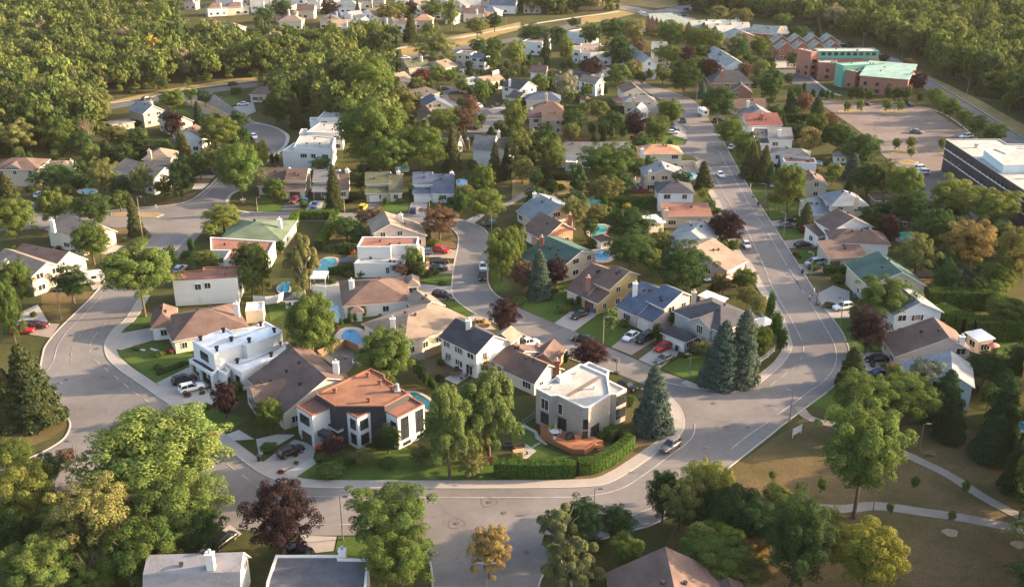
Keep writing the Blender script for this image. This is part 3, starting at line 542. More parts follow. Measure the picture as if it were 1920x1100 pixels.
trees('m1', '''D 365 290 250 165;A 378 155 50 80;M 620 145 90 90;O 710 285 170 220;O 970 315 160 220;S 1270 150 125 260;D 1235 300 160 240;M 1125 370 110 110;D 1370 210 120 160;M 1640 230 280 300 430;S 50 420 180 280;M 90 570 260 240;L 360 490 190 200;D 640 510 220 170;M 820 450 130 110
R 932 610 0 0;S 915 560 110 270;M 620 730 240 230;L 1530 565 240 100;L 1455 660 115 100;C 1310 770 50 115;U 1275 840 70 80;L 1410 868 185 105;D 1170 850 90 150;D 480 1010 220 210;M 950 930 500 290 1257;U 850 730 50 55;M 80 1030 270 290;D 1700 850 190 200;M 1720 990 150 200;U 210 385 80 70;U 470 400 50 45
U 690 590 80 60;U 100 800 140 50;U 760 690 40 80;O 1440 170 150 150;D 560 340 120 100;O 610 960 80 40'''.replace('R 932 610 0 0;', ''))
trees('m2', '''L 35 150 100 190;C 110 180 40 90;C 145 180 35 90;M 125 370 145 130;N 180 430 80 50;S 530 370 120 290;U 325 485 65 65;N 790 570 200 110;H 905 440 95 55;U 845 435 50 45;C 890 470 42 60;U 990 465 75 40;D 720 330 110 100;M 440 210 130 70;C 1068 400 45 130;U 1270 440 95 90
N 1260 590 230 180;C 1410 480 85 150;M 1580 475 240 190;M 1560 310 150 170;S 1350 130 115 230;S 1640 190 95 250;S 1720 190 75 220;C 1185 700 42 100;U 1225 750 100 45;W 315 890 210 330;M 30 910 140 290;C 170 780 70 100;U 720 960 80 75;E 1080 860 110 160;N 1000 925 120 80;M 1130 925 80 90;U 1235 950 75 55;U 1190 970 50 50
D 620 640 190 90;D 700 690 120 90;D 610 800 130 100;M 1690 800 230 310;D 1420 350 0 0;U 560 940 80 50;U 640 965 90 40;U 490 790 60 60;O 1440 400 100 90;U 1340 460 70 60;D 760 250 130 90;M 900 130 260 230'''.replace('D 1420 350 0 0;', ''))
trees('m3', '''O 60 130 180 250;E 245 130 240 220;S 235 230 85 240;O 70 240 120 150;F 650 185 370 220;D 450 330 110 240;O 650 380 210 160;D 555 370 90 80;D 865 250 90 100;U 325 370 95 45;O 430 520 180 200;O 590 530 145 75;U 560 745 105 85;D 810 620 290 220;D 820 800 270 210;M 960 870 130 150;D 1170 920 330 290
O 1030 740 120 140;C 1455 790 60 130;C 1410 780 40 110;U 1525 765 100 90;P 1480 640 210 210;M 1600 1010 150 140;O 1430 1020 130 110;S 1320 280 115 170;M 1315 415 65 80;U 1360 480 100 45;U 1410 530 75 50;S 1650 180 130 230;S 1740 200 110 220;M 30 770 130 250;N 65 970 140 170;B 190 960 165 310;P 305 950 145 180;U 430 960 70 80
A 790 510 60 60;U 680 700 50 90;M 1180 180 0 0;O 870 220 80 100;U 1700 300 80 60;U 1280 620 60 40;U 1520 700 50 50'''.replace('M 1180 180 0 0;', ''))
trees('m4', '''M 150 350 225 270;G 20 270 75 150;G 70 240 50 120;D 640 110 190 200;B 590 220 120 160;M 450 270 95 120;D 690 300 200 190;O 810 290 170 220;L 950 340 210 220;D 990 500 240 200;L 1270 420 300 230;L 1540 500 330 250;D 1170 640 260 240;A 1420 730 330 250;O 1690 830 210 400;O 1030 820 220 260;D 1190 880 160 170
D 705 570 130 120;P 825 650 145 190;H 255 660 92 80;S 265 560 110 170;U 760 780 150 65;U 315 920 95 80;M 1580 980 200 190;O 60 450 130 80;D 1500 950 160 100;U 480 130 60 60;D 1250 520 180 120;D 1600 700 200 160;U 385 820 50 40;H 190 830 50 40;H 215 850 40 30;U 540 1000 70 90;M 600 90 90 100''')
trees('n1', '''M 60 290 150 380;S 190 800 340 540;S 40 900 200 400;U 1620 830 115 115;P 1540 900 160 210;U 230 330 60 50;H 1170 580 60 60;U 1090 690 80 50;U 940 560 70 50;U 1420 960 70 60;H 1290 880 60 30;U 1390 865 50 30;U 1090 600 90 50''')
trees('n2', '''M 370 385 370 420;M 890 600 340 350;X 1320 1080 310 600;X 1600 950 390 570;O 1480 1150 220 300;M 90 1010 180 210;P 1710 330 170 220;C 745 310 32 90;C 645 350 32 90;C 680 350 30 80;C 585 380 30 65;C 1100 690 50 160;C 1130 730 50 130;C 1165 770 45 110;C 1200 800 50 100;C 1225 820 40 90;H 550 415 50 40;U 520 100 80 40;U 850 325 40 25;U 1090 230 70 20;U 1280 115 70 25;U 500 530 160 120;A 1540 660 120 110''')
trees('l2', '''D 850 130 150 160;P 490 180 130 120;U 430 270 115 90;U 570 270 150 80;U 740 200 90 50;O 690 250 130 80;C 1410 150 40 190;C 1450 165 38 170;C 1490 165 40 170;C 1530 150 42 190;O 1390 310 170 80;P 150 640 370 440;A 1500 855 260 290;F 860 640 520 260;M 930 900 430 360;U 480 350 200 60;O 1060 240 140 60;U 850 300 130 40;H 160 358 52 30;H 258 250 28 40;U 258 300 34 30;U 265 130 45 60;U 1060 100 50 40;U 1230 90 60 50;D 1260 140 90 160;A 1250 260 80 50;U 80 200 120 40''')
trees('n3', '''U 345 290 85 90;K 680 360 95 150;U 770 390 80 75;U 630 285 50 60;C 685 265 35 50;C 1040 370 62 120;C 1000 450 75 150;D 1100 350 70 90;P 535 590 225 170;B 980 900 250 430;B 1450 590 260 440;B 1590 545 260 490;M 1700 510 160 190;U 1190 610 75 50;U 1250 570 75 80;O 1320 560 130 100;C 370 630 42 105;C 65 550 60 90;U 350 80 50 50
U 430 130 60 60;C 455 240 45 100;U 400 240 80 60;U 50 230 110 60;U 300 160 60 50;U 820 920 70 110;U 730 1010 80 110;O 1620 200 120 130;O 1690 260 110 130;U 1380 160 90 90;N 1450 130 120 90;M 1600 90 150 130;U 200 220 80 50''')
trees('n4', '''F 810 205 390 250;P 690 420 250 240;S 590 680 200 270;M 680 900 440 320;M 940 880 420 280;V 1110 740 280 230;G 1230 890 250 370;G 1640 950 220 390;A 870 720 90 100;D 1500 680 260 110;D 1730 600 130 150;D 1620 780 200 110;U 720 675 45 50;U 810 685 80 50;L 1640 285 260 120;U 600 320 80 120
C 20 270 60 240;C 60 400 80 230;C 95 500 80 200;U 930 400 110 60;U 1020 380 90 60;U 1360 290 80 50;U 1230 300 50 40;U 480 80 100 80;U 420 265 90 30;U 840 430 60 60;D 1760 330 150 120;L 1550 120 200 110;U 1560 570 50 40''')
trees('l4', '''F 620 200 520 520 655;G 1480 130 290 290;G 1620 290 190 350;G 1180 60 180 160;D 190 780 410 500;Y 650 880 440 420;L 60 500 170 130;K 350 440 55 90;K 950 420 50 80;K 1275 450 50 80;K 790 590 45 70;K 1185 640 50 70;K 30 380 45 65;Y 410 640 120 100;G 1720 350 150 300''')
trees('l3', '''D 1180 620 260 200;D 1330 560 220 220;M 1400 720 300 220;D 1600 700 260 300;O 1560 980 200 160;U 1300 1000 200 120;O 1480 1040 240 120;D 1250 760 200 160;W 290 720 240 270;D 450 670 260 240;D 680 690 190 220;M 740 870 200 220;W 390 960 340 350;D 980 500 190 300;Y 1270 430 300 280;O 1090 520 270 330;D 1460 600 330 320;M 1300 870 410 250;A 1560 830 190 180;D 540 830 120 100;C 510 1020 80 160''')
trees('l1', '''M 480 620 300 260;L 380 700 260 260;M 620 980 320 280;O 900 620 300 240;M 180 700 260 240;L 990 230 780 460;M 1130 560 560 380;O 620 650 460 480;L 130 480 400 400;M 250 950 440 380;M 900 850 420 380;R 600 950 260 350;D 290 340 200 190;N 420 260 120 90;D 1240 730 330 290;A 370 530 180 140;M 60 240 260 200;L 700 480 300 260;M 480 800 300 280;D 60 750 260 300''')

# trees just outside the frame on the right: their long shadows lie across the park and the right hand gardens
trees('X', '''M 1985 640 90 110;M 1975 880 110 150;M 1990 960 120 150;M 2050 1100 150 150;G 1990 720 80 130;M 1995 800 120 120;F 2040 860 150 130;M 2060 760 120 110;D 2020 930 140 120;M 2100 980 160 140;L 2010 1040 150 130;M 2180 900 160 140;F 2130 1080 180 150;M 2220 1020 170 150;M 1990 560 90 80;D 2060 640 110 90;M 2160 800 140 120;D 1990 1120 160 130;M 2120 1180 200 150;D 2280 1120 180 150;M 2300 940 170 140;D 2080 1260 190 150;M 1940 1230 150 120;M 2260 1230 180 150''')
# ------------------------------------------------------------------ buildings
WINC = {}
def window(parent, p, nrm, w, h, fr='w', mull=1, name='window'):
    """a glazed window: pane with its frame as a sub-part; meshes of one size are shared"""
    w = round(w * 4) / 4; h = round(h * 4) / 4; key = (w, h, fr, mull)
    if key not in WINC:
        a = MB(); a.prism([(-w/2, -.01), (w/2, -.01), (w/2, .05), (-w/2, .05)], -h/2, h/2)
        b = MB(); t = .09
        for x0, x1, z0, z1 in [(-w/2-t, -w/2, -h/2-t, h/2+t), (w/2, w/2+t, -h/2-t, h/2+t), (-w/2, w/2, h/2, h/2+t), (-w/2, w/2, -h/2-t, -h/2)] + [(-w/2 + w*k/(mull+1) - .03, -w/2 + w*k/(mull+1) + .03, -h/2, h/2) for k in range(1, mull+1)]:
            b.prism([(x0, -.01), (x1, -.01), (x1, .09), (x0, .09)], z0, z1)
        WINC[key] = (a.mesh('window', [GLASS]), b.mesh('window_frame', [TRIM if fr == 'w' else TRIMD]))
    a, b = WINC[key]; o = lnk(name, a, parent, loc=p); o.rotation_euler = (0, 0, math.atan2(nrm[1], nrm[0]) - math.pi/2)
    if ppm((parent.location.x, parent.location.y, 3)) > 3.6: lnk('window_frame', b, o)
    return o
DOORM = surf('garage_white', (.66,.65,.62), .05, 2); DOORD = surf('door_dark', (.06,.045,.04), .1, 3); DOORB = surf('door_brown', (.13,.06,.04), .1, 3); DOORBL = surf('door_blue', (.03,.10,.30), .1, 3)
DOORS = dict(w=DOORM, d=DOORD, b=DOORB, bl=DOORBL)
def panel(parent, name, p, nrm, w, h, mat):
    mb = MB(); n = 4 if h > 1.8 and w > 2 else 1
    for k in range(n): mb.prism([(-w/2, -.02), (w/2, -.02), (w/2, .06), (-w/2, .06)], k * h / n + .02, (k + 1) * h / n - .02)
    o = lnk(name, mb.mesh(name, [mat]), parent, loc=p); o.rotation_euler = (0, 0, math.atan2(nrm[1], nrm[0]) - math.pi/2); return o
VENTM = surf('vent_dark', (.03,.025,.03), .1, 3); FLUE = surf('flue', (.32,.32,.32), .1, 4, rough=.5)
WHITEB = surf('chimney_white', (.70,.68,.63), .06, 3); BRICKC = surf('chimney_brick', (.30,.13,.09), .2, 4, bump=.3); TANC = surf('chimney_tan', (.50,.41,.30), .1, 4)
CHM = dict(w=WHITEB, b=BRICKC, t=TANC)
class Blk:
    pass
def blk(roof, r, A, B, C, prof, wall='white', rc='brown', ax='v', **kw):
    """roof: 'p' profile along depth (ax='v') or width (ax='u'), 'H' hip. A,B eave corners seen in the photo at height prof[0] (or prof), C a far corner or depth in m"""
    b = Blk(); b.kind = roof; b.wall, b.rc, b.ax, b.kw = wall, rc, ax, kw; b.z0 = kw.get('z0', 0)
    if roof == 'H': z, zc = prof[0], prof[0]
    else: z, zc = prof[0][1], (prof[-1][1] if ax == 'v' else prof[0][1])
    zb = z if (roof == 'H' or ax == 'v') else prof[-1][1]
    A = at(r, *A, z); Bp = at(r, *B, zb); b.prof = prof; b.z = z
    U = Vector((Bp.x - A.x, Bp.y - A.y)); b.L = U.length; U.normalize(); V = Vector((-U.y, U.x))
    if isinstance(C, (int, float)): b.D = C
    else:
        Cp = at(r, *C, zb if ax == 'u' else zc); b.D = max((Cp.xy - A.xy).dot(V), 2.5)
    b.A, b.U, b.V = A.xy, U, V; return b
def poly(r, pts, z, wall='white', rc='gravel', trim=None, **kw):
    b = Blk(); b.kind = 'F'; b.wall, b.rc, b.kw = wall, rc, kw; b.z = z; b.z0 = kw.get('z0', 0); b.trim = trim
    b.pts = ccw([at(r, pts[i], pts[i+1], z).xy for i in range(0, len(pts), 2)]); return b
def flat(r, A, B, C, z, wall='white', rc='gravel', trim=None, **kw):
    q = blk('H', r, A, B, C, (z, 0)); b = Blk(); b.kind = 'F'; b.wall, b.rc, b.kw, b.trim, b.z, b.z0 = wall, rc, kw, trim, z, kw.get('z0', 0)
    b.pts = [q.A, q.A + q.U * q.L, q.A + q.U * q.L + q.V * q.D, q.A + q.V * q.D]; return b
def foot(b):
    if b.kind == 'F': return b.pts
    return [b.A, b.A + b.U * b.L, b.A + b.U * b.L + b.V * b.D, b.A + b.V * b.D]
HOUSES = []
def house(ref, extra, blocks, chim=(), wins=None, cat='house', name=None, group=None, vents=1, auto=True, gar=(), wfr='w', base=None, dense=3.4):
    cs = [p for b in blocks for p in foot(b)]; cx = sum(p.x for p in cs) / len(cs); cy = sum(p.y for p in cs) / len(cs)
    root = empty(name or 'house', (cx, cy, 0), (ref + ' ' + extra).strip(), cat, group); off = Vector((cx, cy, 0)); rs = random.Random(len(ref) * 131 + int(cx * 7)); root['_ref'] = ref
    HOUSES.append((ref, Vector((cx, cy, 0)), [foot(b) for b in blocks])); det = ppm((cx, cy, 3)) > 3.3; roofs = []
    for bi, b in enumerate(blocks):
        wm = wallm(b.wall); rm = roofm(b.rc); F = foot(b); b.edges = []
        if b.kind == 'F':
            mb = MB(); P = b.pts; I = inset(P, .28); n = len(P); z = b.z
            vs = [(p.x, p.y, b.z0 - .05 * (b.z0 == 0)) for p in P] + [(p.x, p.y, z - .1) for p in P]; mb.add(vs, [[i, (i+1) % n, n + (i+1) % n, n + i] for i in range(n)])
            if b.z0 > 0: mb.add([(p.x, p.y, b.z0) for p in P], [list(range(n - 1, -1, -1))])
            mb.obj('wall', wm, root, off)
            tb = MB(); O = inset(P, -.05); par = [(p.x, p.y, z - .22) for p in O] + [(p.x, p.y, z) for p in O] + [(p.x, p.y, z) for p in I] + [(p.x, p.y, z - .3) for p in I] + [(p.x, p.y, z - .22) for p in P]
            for k in range(3): tb.add([par[k*n + i] for i in range(n)] + [par[(k+1)*n + i] for i in range(n)], [[i, (i+1) % n, n + (i+1) % n, n + i] for i in range(n)])
            tb.add(par[4*n:] + par[:n], [[i, (i+1) % n, n + (i+1) % n, n + i] for i in range(n)])
            tr = tb.obj('parapet', b.trim if b.trim is not None else (wm if b.wall not in ('dark',) else TRIMD), root, off)
            rb = MB(); rb.add([(p.x, p.y, z - .28) for p in inset(P, .26)], [list(range(n))]); ro = rb.obj('roof', rm, root, off)
            b.roofz = lambda p, z=z: z - .28
            for i in range(n): b.edges.append((P[i], P[(i+1) % n], lambda t, z=z: z - .4))
        elif b.kind == 'H':
            z, rh = b.prof[0], b.prof[1]; mb = MB(); mb.prism(F, b.z0 - .05, z, bottom=b.z0 > 0); mb.obj('wall', wm, root, off)
            ov = .5; L2, D2 = b.L, b.D; sl = rh / (min(L2, D2) / 2); ze = z - ov * sl * .6
            def lp(u, v, zz, b=b): q = b.A + b.U * u + b.V * v; return (q.x, q.y, zz)
            e = [(-ov, -ov), (L2 + ov, -ov), (L2 + ov, D2 + ov), (-ov, D2 + ov)]; th = .16
            hf = b.kw.get('hip', .92)
            if L2 >= D2: r0, r1 = (D2/2*hf, D2/2), (L2 - D2/2*hf, D2/2); fs = [[0,1,5,4],[1,2,5],[2,3,4,5],[3,0,4]]
            else: r0, r1 = (L2/2, L2/2*hf), (L2/2, D2 - L2/2*hf); fs = [[0,1,4],[1,2,5,4],[2,3,5],[3,0,4,5]]
            rb = MB(); rb.add([lp(*q, ze + th) for q in e] + [lp(*r0, z + rh), lp(*r1, z + rh)], fs, 0)
            rb.add([lp(*q, ze) for q in e] + [lp(*q, ze + th) for q in e], [[i, (i+1) % 4, 4 + (i+1) % 4, 4 + i] for i in range(4)] + [[3,2,1,0]], 1)
            ro = rb.obj('roof', [rm, TRIM if b.wall != 'dark' else TRIMD], root, off)
            def rz(p, b=b, z=z, sl=sl):
                d = Vector(p) - b.A; u, v = d.dot(b.U), d.dot(b.V); return z + .1 + sl * max(0, min(u, b.L - u, v, b.D - v))
            b.roofz = rz
            for i in range(4): b.edges.append((F[i], F[(i+1) % 4], lambda t, z=z: z))
        else:
            if b.ax == 'v': O0, PA, QA, PL, QL = b.A, b.V, b.U, b.D, b.L
            else: O0, PA, QA, PL, QL = b.A, b.U, b.V, b.L, b.D
            def lp(t, q, zz): w = O0 + PA * (t * PL) + QA * q; return (w.x, w.y, zz)
            pr = b.prof; mb = MB(); n = len(pr); ring = [(0, b.z0 - .05)] + list(pr) + [(1, b.z0 - .05)]
            va = [lp(t, 0, zz) for t, zz in ring]; vb = [lp(t, QL, zz) for t, zz in ring]; k = len(ring)
            mb.add(va + vb, [list(range(k)), list(range(2*k - 1, k - 1, -1))] + [[i, k + i, k + i + 1, i + 1] for i in range(k - 1) if i == 0 or i == k - 2 or abs(ring[i][0] - ring[i+1][0]) < 1e-6])
            wo_ = mb.obj('wall', wm, root, off); bm = bmesh.new(); bm.from_mesh(wo_.data); bmesh.ops.recalc_face_normals(bm, faces=bm.faces[:]); bm.to_mesh(wo_.data); bm.free()
            rb = MB(); th = .17; eo = .4
            segs = [(pr[i], pr[i+1]) for i in range(n - 1) if pr[i+1][0] - pr[i][0] > 1e-6]
            zat = lambda t, pr=pr: np.interp(t, [q[0] for q in pr], [q[1] for q in pr])
            pk = max(range(n), key=lambda i: pr[i][1])
            for (t0, z0), (t1, z1) in segs:
                s = (z1 - z0) / ((t1 - t0) * PL); e0 = e1 = 0
                if t0 == 0 and s >= 0 or any(abs(q[0] - t0) < 1e-6 and q[1] < z0 - .1 for q in pr): e0 = .45
                if t1 == 1 and s <= 0 or any(abs(q[0] - t1) < 1e-6 and q[1] < z1 - .1 for q in pr): e1 = .45
                if t0 == 0 and s < 0: e0 = .3
                if t1 == 1 and s > 0: e1 = .3
                a0, a1 = t0 - e0 / PL, t1 + e1 / PL; y0, y1 = z0 - e0 * s, z1 + e1 * s
                vs = [lp(a0, -eo, y0), lp(a1, -eo, y1), lp(a1, QL + eo, y1), lp(a0, QL + eo, y0)]; vt = [(x, y, z_ + th) for x, y, z_ in vs]
                rb.add(vs + vt, [[4,7,6,5],[0,1,2,3],[0,4,5,1],[1,5,6,2],[2,6,7,3],[3,7,4,0]], [0,1,1,1,1,1])
            ro = rb.obj('roof', [rm, TRIM if b.wall != 'dark' else TRIMD], root, off)
            bm = bmesh.new(); bm.from_mesh(ro.data); bmesh.ops.recalc_face_normals(bm, faces=bm.faces[:]); bm.to_mesh(ro.data); bm.free()
            b.roofz = lambda p, zat=zat, O0=O0, PA=PA, PL=PL: float(zat(min(max((Vector(p) - O0).dot(PA) / PL, 0), 1))) + .17
            for i in range(4):
                p, q = F[i], F[(i+1) % 4]
                def hz(t, p=p, q=q, zat=zat, O0=O0, PA=PA, PL=PL, b=b):
                    w = p.lerp(q, t); return float(zat(min(max((w - O0).dot(PA) / PL, 0.001), .999)))
                b.edges.append((p, q, hz))
        b.root = root; b.ro = ro; roofs.append(ro); b.rs = rs
    # windows on every free wall
    if auto:
        for bi, b in enumerate(blocks):
            if b.kw.get('nowin'): continue
            for ei, (p, q, hz) in enumerate(b.edges):
                L = (q - p).length; d = (q - p).normalized(); nr = Vector((d.y, -d.x))
                if L < 2.2: continue
                nw = max(1, int(L / dense)); fl_ = [1.55] + ([4.35] if min(hz(.1), hz(.9)) > 4.9 or hz(.5) > 5.4 else []) + ([7.1] if hz(.5) > 8.6 else [])
                for k in range(nw):
                    t = (k + .5) / nw
                    for fz in fl_:
                        if fz < b.z0 + .8 or hz(t) < fz + 1.0 or rs.random() < .22: continue
                        c = p.lerp(q, t) + nr * .3
                        if any(inpoly(c.x, c.y, foot(o)) and (o.z if o.kind != 'p' else o.z) > fz - .5 for o in blocks if o is not b): continue
                        ww = rs.choice([1.0, 1.25, 1.75, 2.0]) if nw < 5 else 1.25
                        base_ = p.lerp(q, t); window(root, (base_.x - cx, base_.y - cy, fz), nr, ww, 1.25, wfr, 1 if ww < 1.8 else 2)
    def wallpt(bi, e, t): p, q, hz = blocks[bi].edges[e]; d = (q - p).normalized(); w = p.lerp(q, t); return w, Vector((d.y, -d.x))
    for (bi, e, t, z, w, h, *m) in (wins or ()):
        c, nr = wallpt(bi, e, t); window(root, (c.x - cx + nr.x * .02, c.y - cy + nr.y * .02, z), nr, w, h, m[0] if m else wfr, m[1] if len(m) > 1 else (1 if w < 1.8 else 3))
    for (kind, bi, e, t, w, h, col) in gar:
        c, nr = wallpt(bi, e, t); panel(root, kind, (c.x - cx + nr.x * .03, c.y - cy + nr.y * .03, 0), nr, w, h, DOORS[col])
    # chimneys: pixel of the top, height
    for (r, x, y, zt, col) in chim:
        p = at(r, x, y, zt); mb = MB(); mb.box((p.x - cx, p.y - cy, zt - 3.2), 1.0, .8, 3.2, rs.uniform(-.1, .1)); mb.box((p.x - cx, p.y - cy, zt), 1.15, .95, .12)
        c = lnk('chimney', mb.mesh('chimney', [CHM[col]]), roofs[0]); fb = MB(); fb.tube((p.x - cx, p.y - cy, zt + .1), (p.x - cx, p.y - cy, zt + .6), .17, .17, 7); fb.tube((p.x - cx, p.y - cy, zt + .62), (p.x - cx, p.y - cy, zt + .7), .26, .2, 7); lnk('flue', fb.mesh('flue', [FLUE]), roofs[0])
    if vents and det:
        for b, ro in zip(blocks, roofs):
            a = abs(sum(F0.x * F1.y - F1.x * F0.y for F0, F1 in zip(foot(b), foot(b)[1:] + foot(b)[:1]))) / 2
            if a < 35 or b.kw.get('novent'): continue
            V2 = MB(); F = foot(b); c = sum(F, Vector((0, 0))) / len(F)
            for k in range(3 if b.kind == 'F' else 2):
                f = F[(k * 2 + 1) % len(F)] if b.kind == 'F' else F[rs.randrange(len(F))]; q = c.lerp(f, rs.uniform(.3, .55) if b.kind == 'F' else rs.uniform(.12, .3)); z = b.roofz(q)
                V2.box((q.x - cx, q.y - cy, z - .1), .34, .34, .45, rs.random()); V2.box((q.x - cx, q.y - cy, z + .35), .5, .5, .14, rs.random())
            lnk('roof_vent', V2.mesh('roof_vent', [VENTM]), ro)
    return root, blocks, roofs
def G2(h, r, d=0): return [(0, h), (.5, h + r), (1, h + d)]
# ------------------------------------------------------------------ the houses, near to far
WH = TRIM
CT = surf('copper_trim', (.23,.10,.06), .15, 2, rough=.8)
# copper flat roofed villa
root, bl, ro = house('white villa with flat copper red roof', 'and three angled wings by the front street', [
 poly('B', [315,350, 545,490, 1105,490, 1385,345, 1230,250, 1120,180, 1105,130, 945,58], 7.4, 'dark', 'copper', CT, nowin=1, novent=1),
 poly('B', [95,488, 275,600, 505,497, 330,372], 6.3, 'white', 'rust', CT, nowin=1, novent=1),
 poly('B', [635,535, 795,625, 1005,525, 900,430], 6.3, 'white', 'rust', CT, nowin=1, novent=1),
 poly('B', [1088,530, 1255,620, 1560,468, 1385,372, 1110,470], 6.3, 'white', 'rust', CT, nowin=1, novent=1),
 poly('B', [425,680, 570,765, 700,700, 560,615], 3.3, 'white', 'dark', TRIMD, z0=2.6, nowin=1, novent=1)], auto=False, vents=0, wfr='d',
 chim=[])
def fe(b, pa, pb, r='B'):        # edge of a flat block whose ends are nearest to two photo points
    P = b.pts; z = b.z; a, c = at(r, *pa, z).xy, at(r, *pb, z).xy
    return min(range(len(P)), key=lambda i: (P[i] - a).length + (P[(i+1) % len(P)] - c).length)
def wn_(root, b, e, t, z, w, h, fr='w', mull=None):
    p, q = b.pts[e], b.pts[(e+1) % len(b.pts)]; d = (q - p).normalized(); nr = Vector((d.y, -d.x)); c = p.lerp(q, t); l = root.location
    return window(root, (c.x - l.x + nr.x * .02, c.y - l.y + nr.y * .02, z), nr, w, h, fr, mull if mull is not None else (1 if w < 1.8 else 3))
def pn_(root, b, e, t, w, h, col, name='garage_door', z=0):
    p, q = b.pts[e], b.pts[(e+1) % len(b.pts)]; d = (q - p).normalized(); nr = Vector((d.y, -d.x)); c = p.lerp(q, t); l = root.location
    return panel(root, name, (c.x - l.x + nr.x * .03, c.y - l.y + nr.y * .03, z), nr, w, h, DOORS[col])
e1 = fe(bl[1], (95,488), (275,600)); wn_(root, bl[1], e1, .5, 4.5, 2.6, 1.5, 'd', 4); pn_(root, bl[1], e1, .55, 2.8, 2.1, 'd')
e2 = fe(bl[2], (635,535), (795,625))
for z in (4.5, 1.7): wn_(root, bl[2], e2, .66, z, 1.25, 1.75, 'd', 1)
e2 = fe(bl[2], (795,625), (1005,525))
for z in (4.5, 1.7): wn_(root, bl[2], e2, .33, z, 1.5, 1.75, 'd', 1)
e3 = fe(bl[3], (1088,530), (1255,620)); wn_(root, bl[3], e3, .7, 3.4, 1.25, 3.0, 'd', 1)
e3 = fe(bl[3], (1255,620), (1560,468)); wn_(root, bl[3], e3, .25, 3.6, 1.5, 4.0, 'd', 1); wn_(root, bl[3], e3, .80, 3.6, 1.5, 4.0, 'd', 1); wn_(root, bl[3], e3, .3, .6, 1.5, .5, 'd', 0); wn_(root, bl[3], e3, .82, .6, 1.5, .5, 'd', 0)
def vents_at(root, ro, r, z, pts, mat=VENTM, s=1.0, name='roof_vent'):
    l = root.location
    for i in range(0, len(pts), 2):
        p = at(r, pts[i], pts[i+1], z); mb = MB(); mb.box((p.x-l.x, p.y-l.y, z-.35), .34*s, .34*s, .6*s); mb.box((p.x-l.x, p.y-l.y, z+.25*s), .55*s, .55*s, .2*s); lnk(name, mb.mesh(name, [mat]), ro)
vents_at(root, ro[0], 'B', 7.5, [535,320, 912,140, 1048,225, 1185,300, 925,425], CT, 1.3)
p = at('B', 1255, 310, 7.4); mb = MB(); l = root.location; mb.tube((p.x-l.x,p.y-l.y,7),(p.x-l.x,p.y-l.y,8.6),.3,.3,8); mb.box((p.x-l.x,p.y-l.y,7),1.1,1.1,.4); lnk('flue', mb.mesh('flue',[FLUE]), ro[0])
mb = MB(); p = at('B', 430, 800, 3.0); mb.box((p.x-l.x,p.y-l.y,2.3),2.4,1.4,.9,-.6); lnk('balcony', mb.mesh('balcony',[TRIMD]), root)
# grey brick flat roofed house
SG = surf('stone_trim', (.60,.59,.57), .05, 2)
root, bl, ro = house('grey brick house with flat pale stained roof', 'and a wooden corner deck', [
 poly('C', [125,335, 265,405, 330,400, 570,515, 620,515, 825,385, 795,215, 545,105], 6.9, 'stone', 'gravel', SG, nowin=1, novent=1),
 poly('C', [575,112, 620,88, 810,170, 795,222, 700,300], 6.3, 'stone', 'gravel', SG, nowin=1, novent=1), poly('C', [822,388, 880,390, 975,342, 810,262, 760,320], 6.3, 'stone', 'gravel', SG, novent=1, nowin=1)], auto=False, vents=0)
b = bl[0]; e = fe(b, (125,335), (265,405), 'C'); wn_(root, b, e, .62, 4.6, 1.75, 2.0, 'w', 1); wn_(root, b, e, .62, 1.9, 1.75, 2.0, 'd', 3)
e = fe(b, (330,400), (570,515), 'C'); wn_(root, b, e, .12, 4.4, 1.0, 2.0, 'w', 0); wn_(root, b, e, .2, 1.7, 1.75, 2.2, 'd', 2)
e = fe(b, (570,515), (620,515), 'C'); wn_(root, b, e, .5, 3.6, .75, 1.75, 'd', 0); wn_(root, b, e, .5, 1.3, .75, 1.75, 'd', 0)
e = fe(b, (620,515), (825,385), 'C'); wn_(root, b, e, .3, 1.7, 2.25, 1.75, 'd', 3)
b = bl[2]; e = fe(b, (880,390), (975,342), 'C'); wn_(root, b, e, .5, 4.7, 2.25, 1.75, 'd', 3); wn_(root, b, e, .5, 2.0, 2.25, 1.75, 'd', 3)
vents_at(root, ro[0], 'C', 6.9, [260,330, 502,452, 665,330, 497,190], SG, 1.0); p = at('C', 385, 235, 7.2); l = root.location
mb = MB(); mb.box((p.x-l.x,p.y-l.y,6.4),2.4,1.3,1.2,.55); lnk('skylight', mb.mesh('skylight',[SG]), ro[0])
stain = surf('roof_stain', (.17,.13,.10), .3, 1.5); q = [at('C', x, y, 6.63) for x, y in ((395,405),(470,360),(600,280),(700,225),(735,238),(640,300),(540,360),(430,418))]
mb = MB(); mb.add([(v.x-l.x, v.y-l.y, 6.63) for v in q], [list(range(8))[::-1]]); lnk('roof_stain', mb.mesh('roof_stain',[stain]), ro[0])
# deck of that house, a part of it
dk = [at('C', x, y, .9) for x, y in ((165,690),(250,670),(560,815),(640,780),(760,830),(690,840),(685,860),(580,915),(470,912),(240,805),(165,760))]
mb = MB(); mb.prism(ccw([Vector((v.x-l.x, v.y-l.y)) for v in dk]), 0.02, .9); D = lnk('deck', mb.mesh('deck',[DECKW]), root)
mb = MB(); rl = [(165,690),(165,760),(240,805),(470,912),(580,915),(685,850)]
for (x0, y0), (x1, y1) in zip(rl[:-1], rl[1:]):
    a, c = at('C', x0, y0, .9), at('C', x1, y1, .9); n = max(2, int((c-a).length / .25))
    for k in range(n + 1): w = a.lerp(c, k / n); mb.tube((w.x-l.x, w.y-l.y, .9), (w.x-l.x, w.y-l.y, 1.75), .035, .035, 4)
    for zz in (1.78, 1.0): mb.tube((a.x-l.x, a.y-l.y, zz), (c.x-l.x, c.y-l.y, zz), .05, .05, 4)
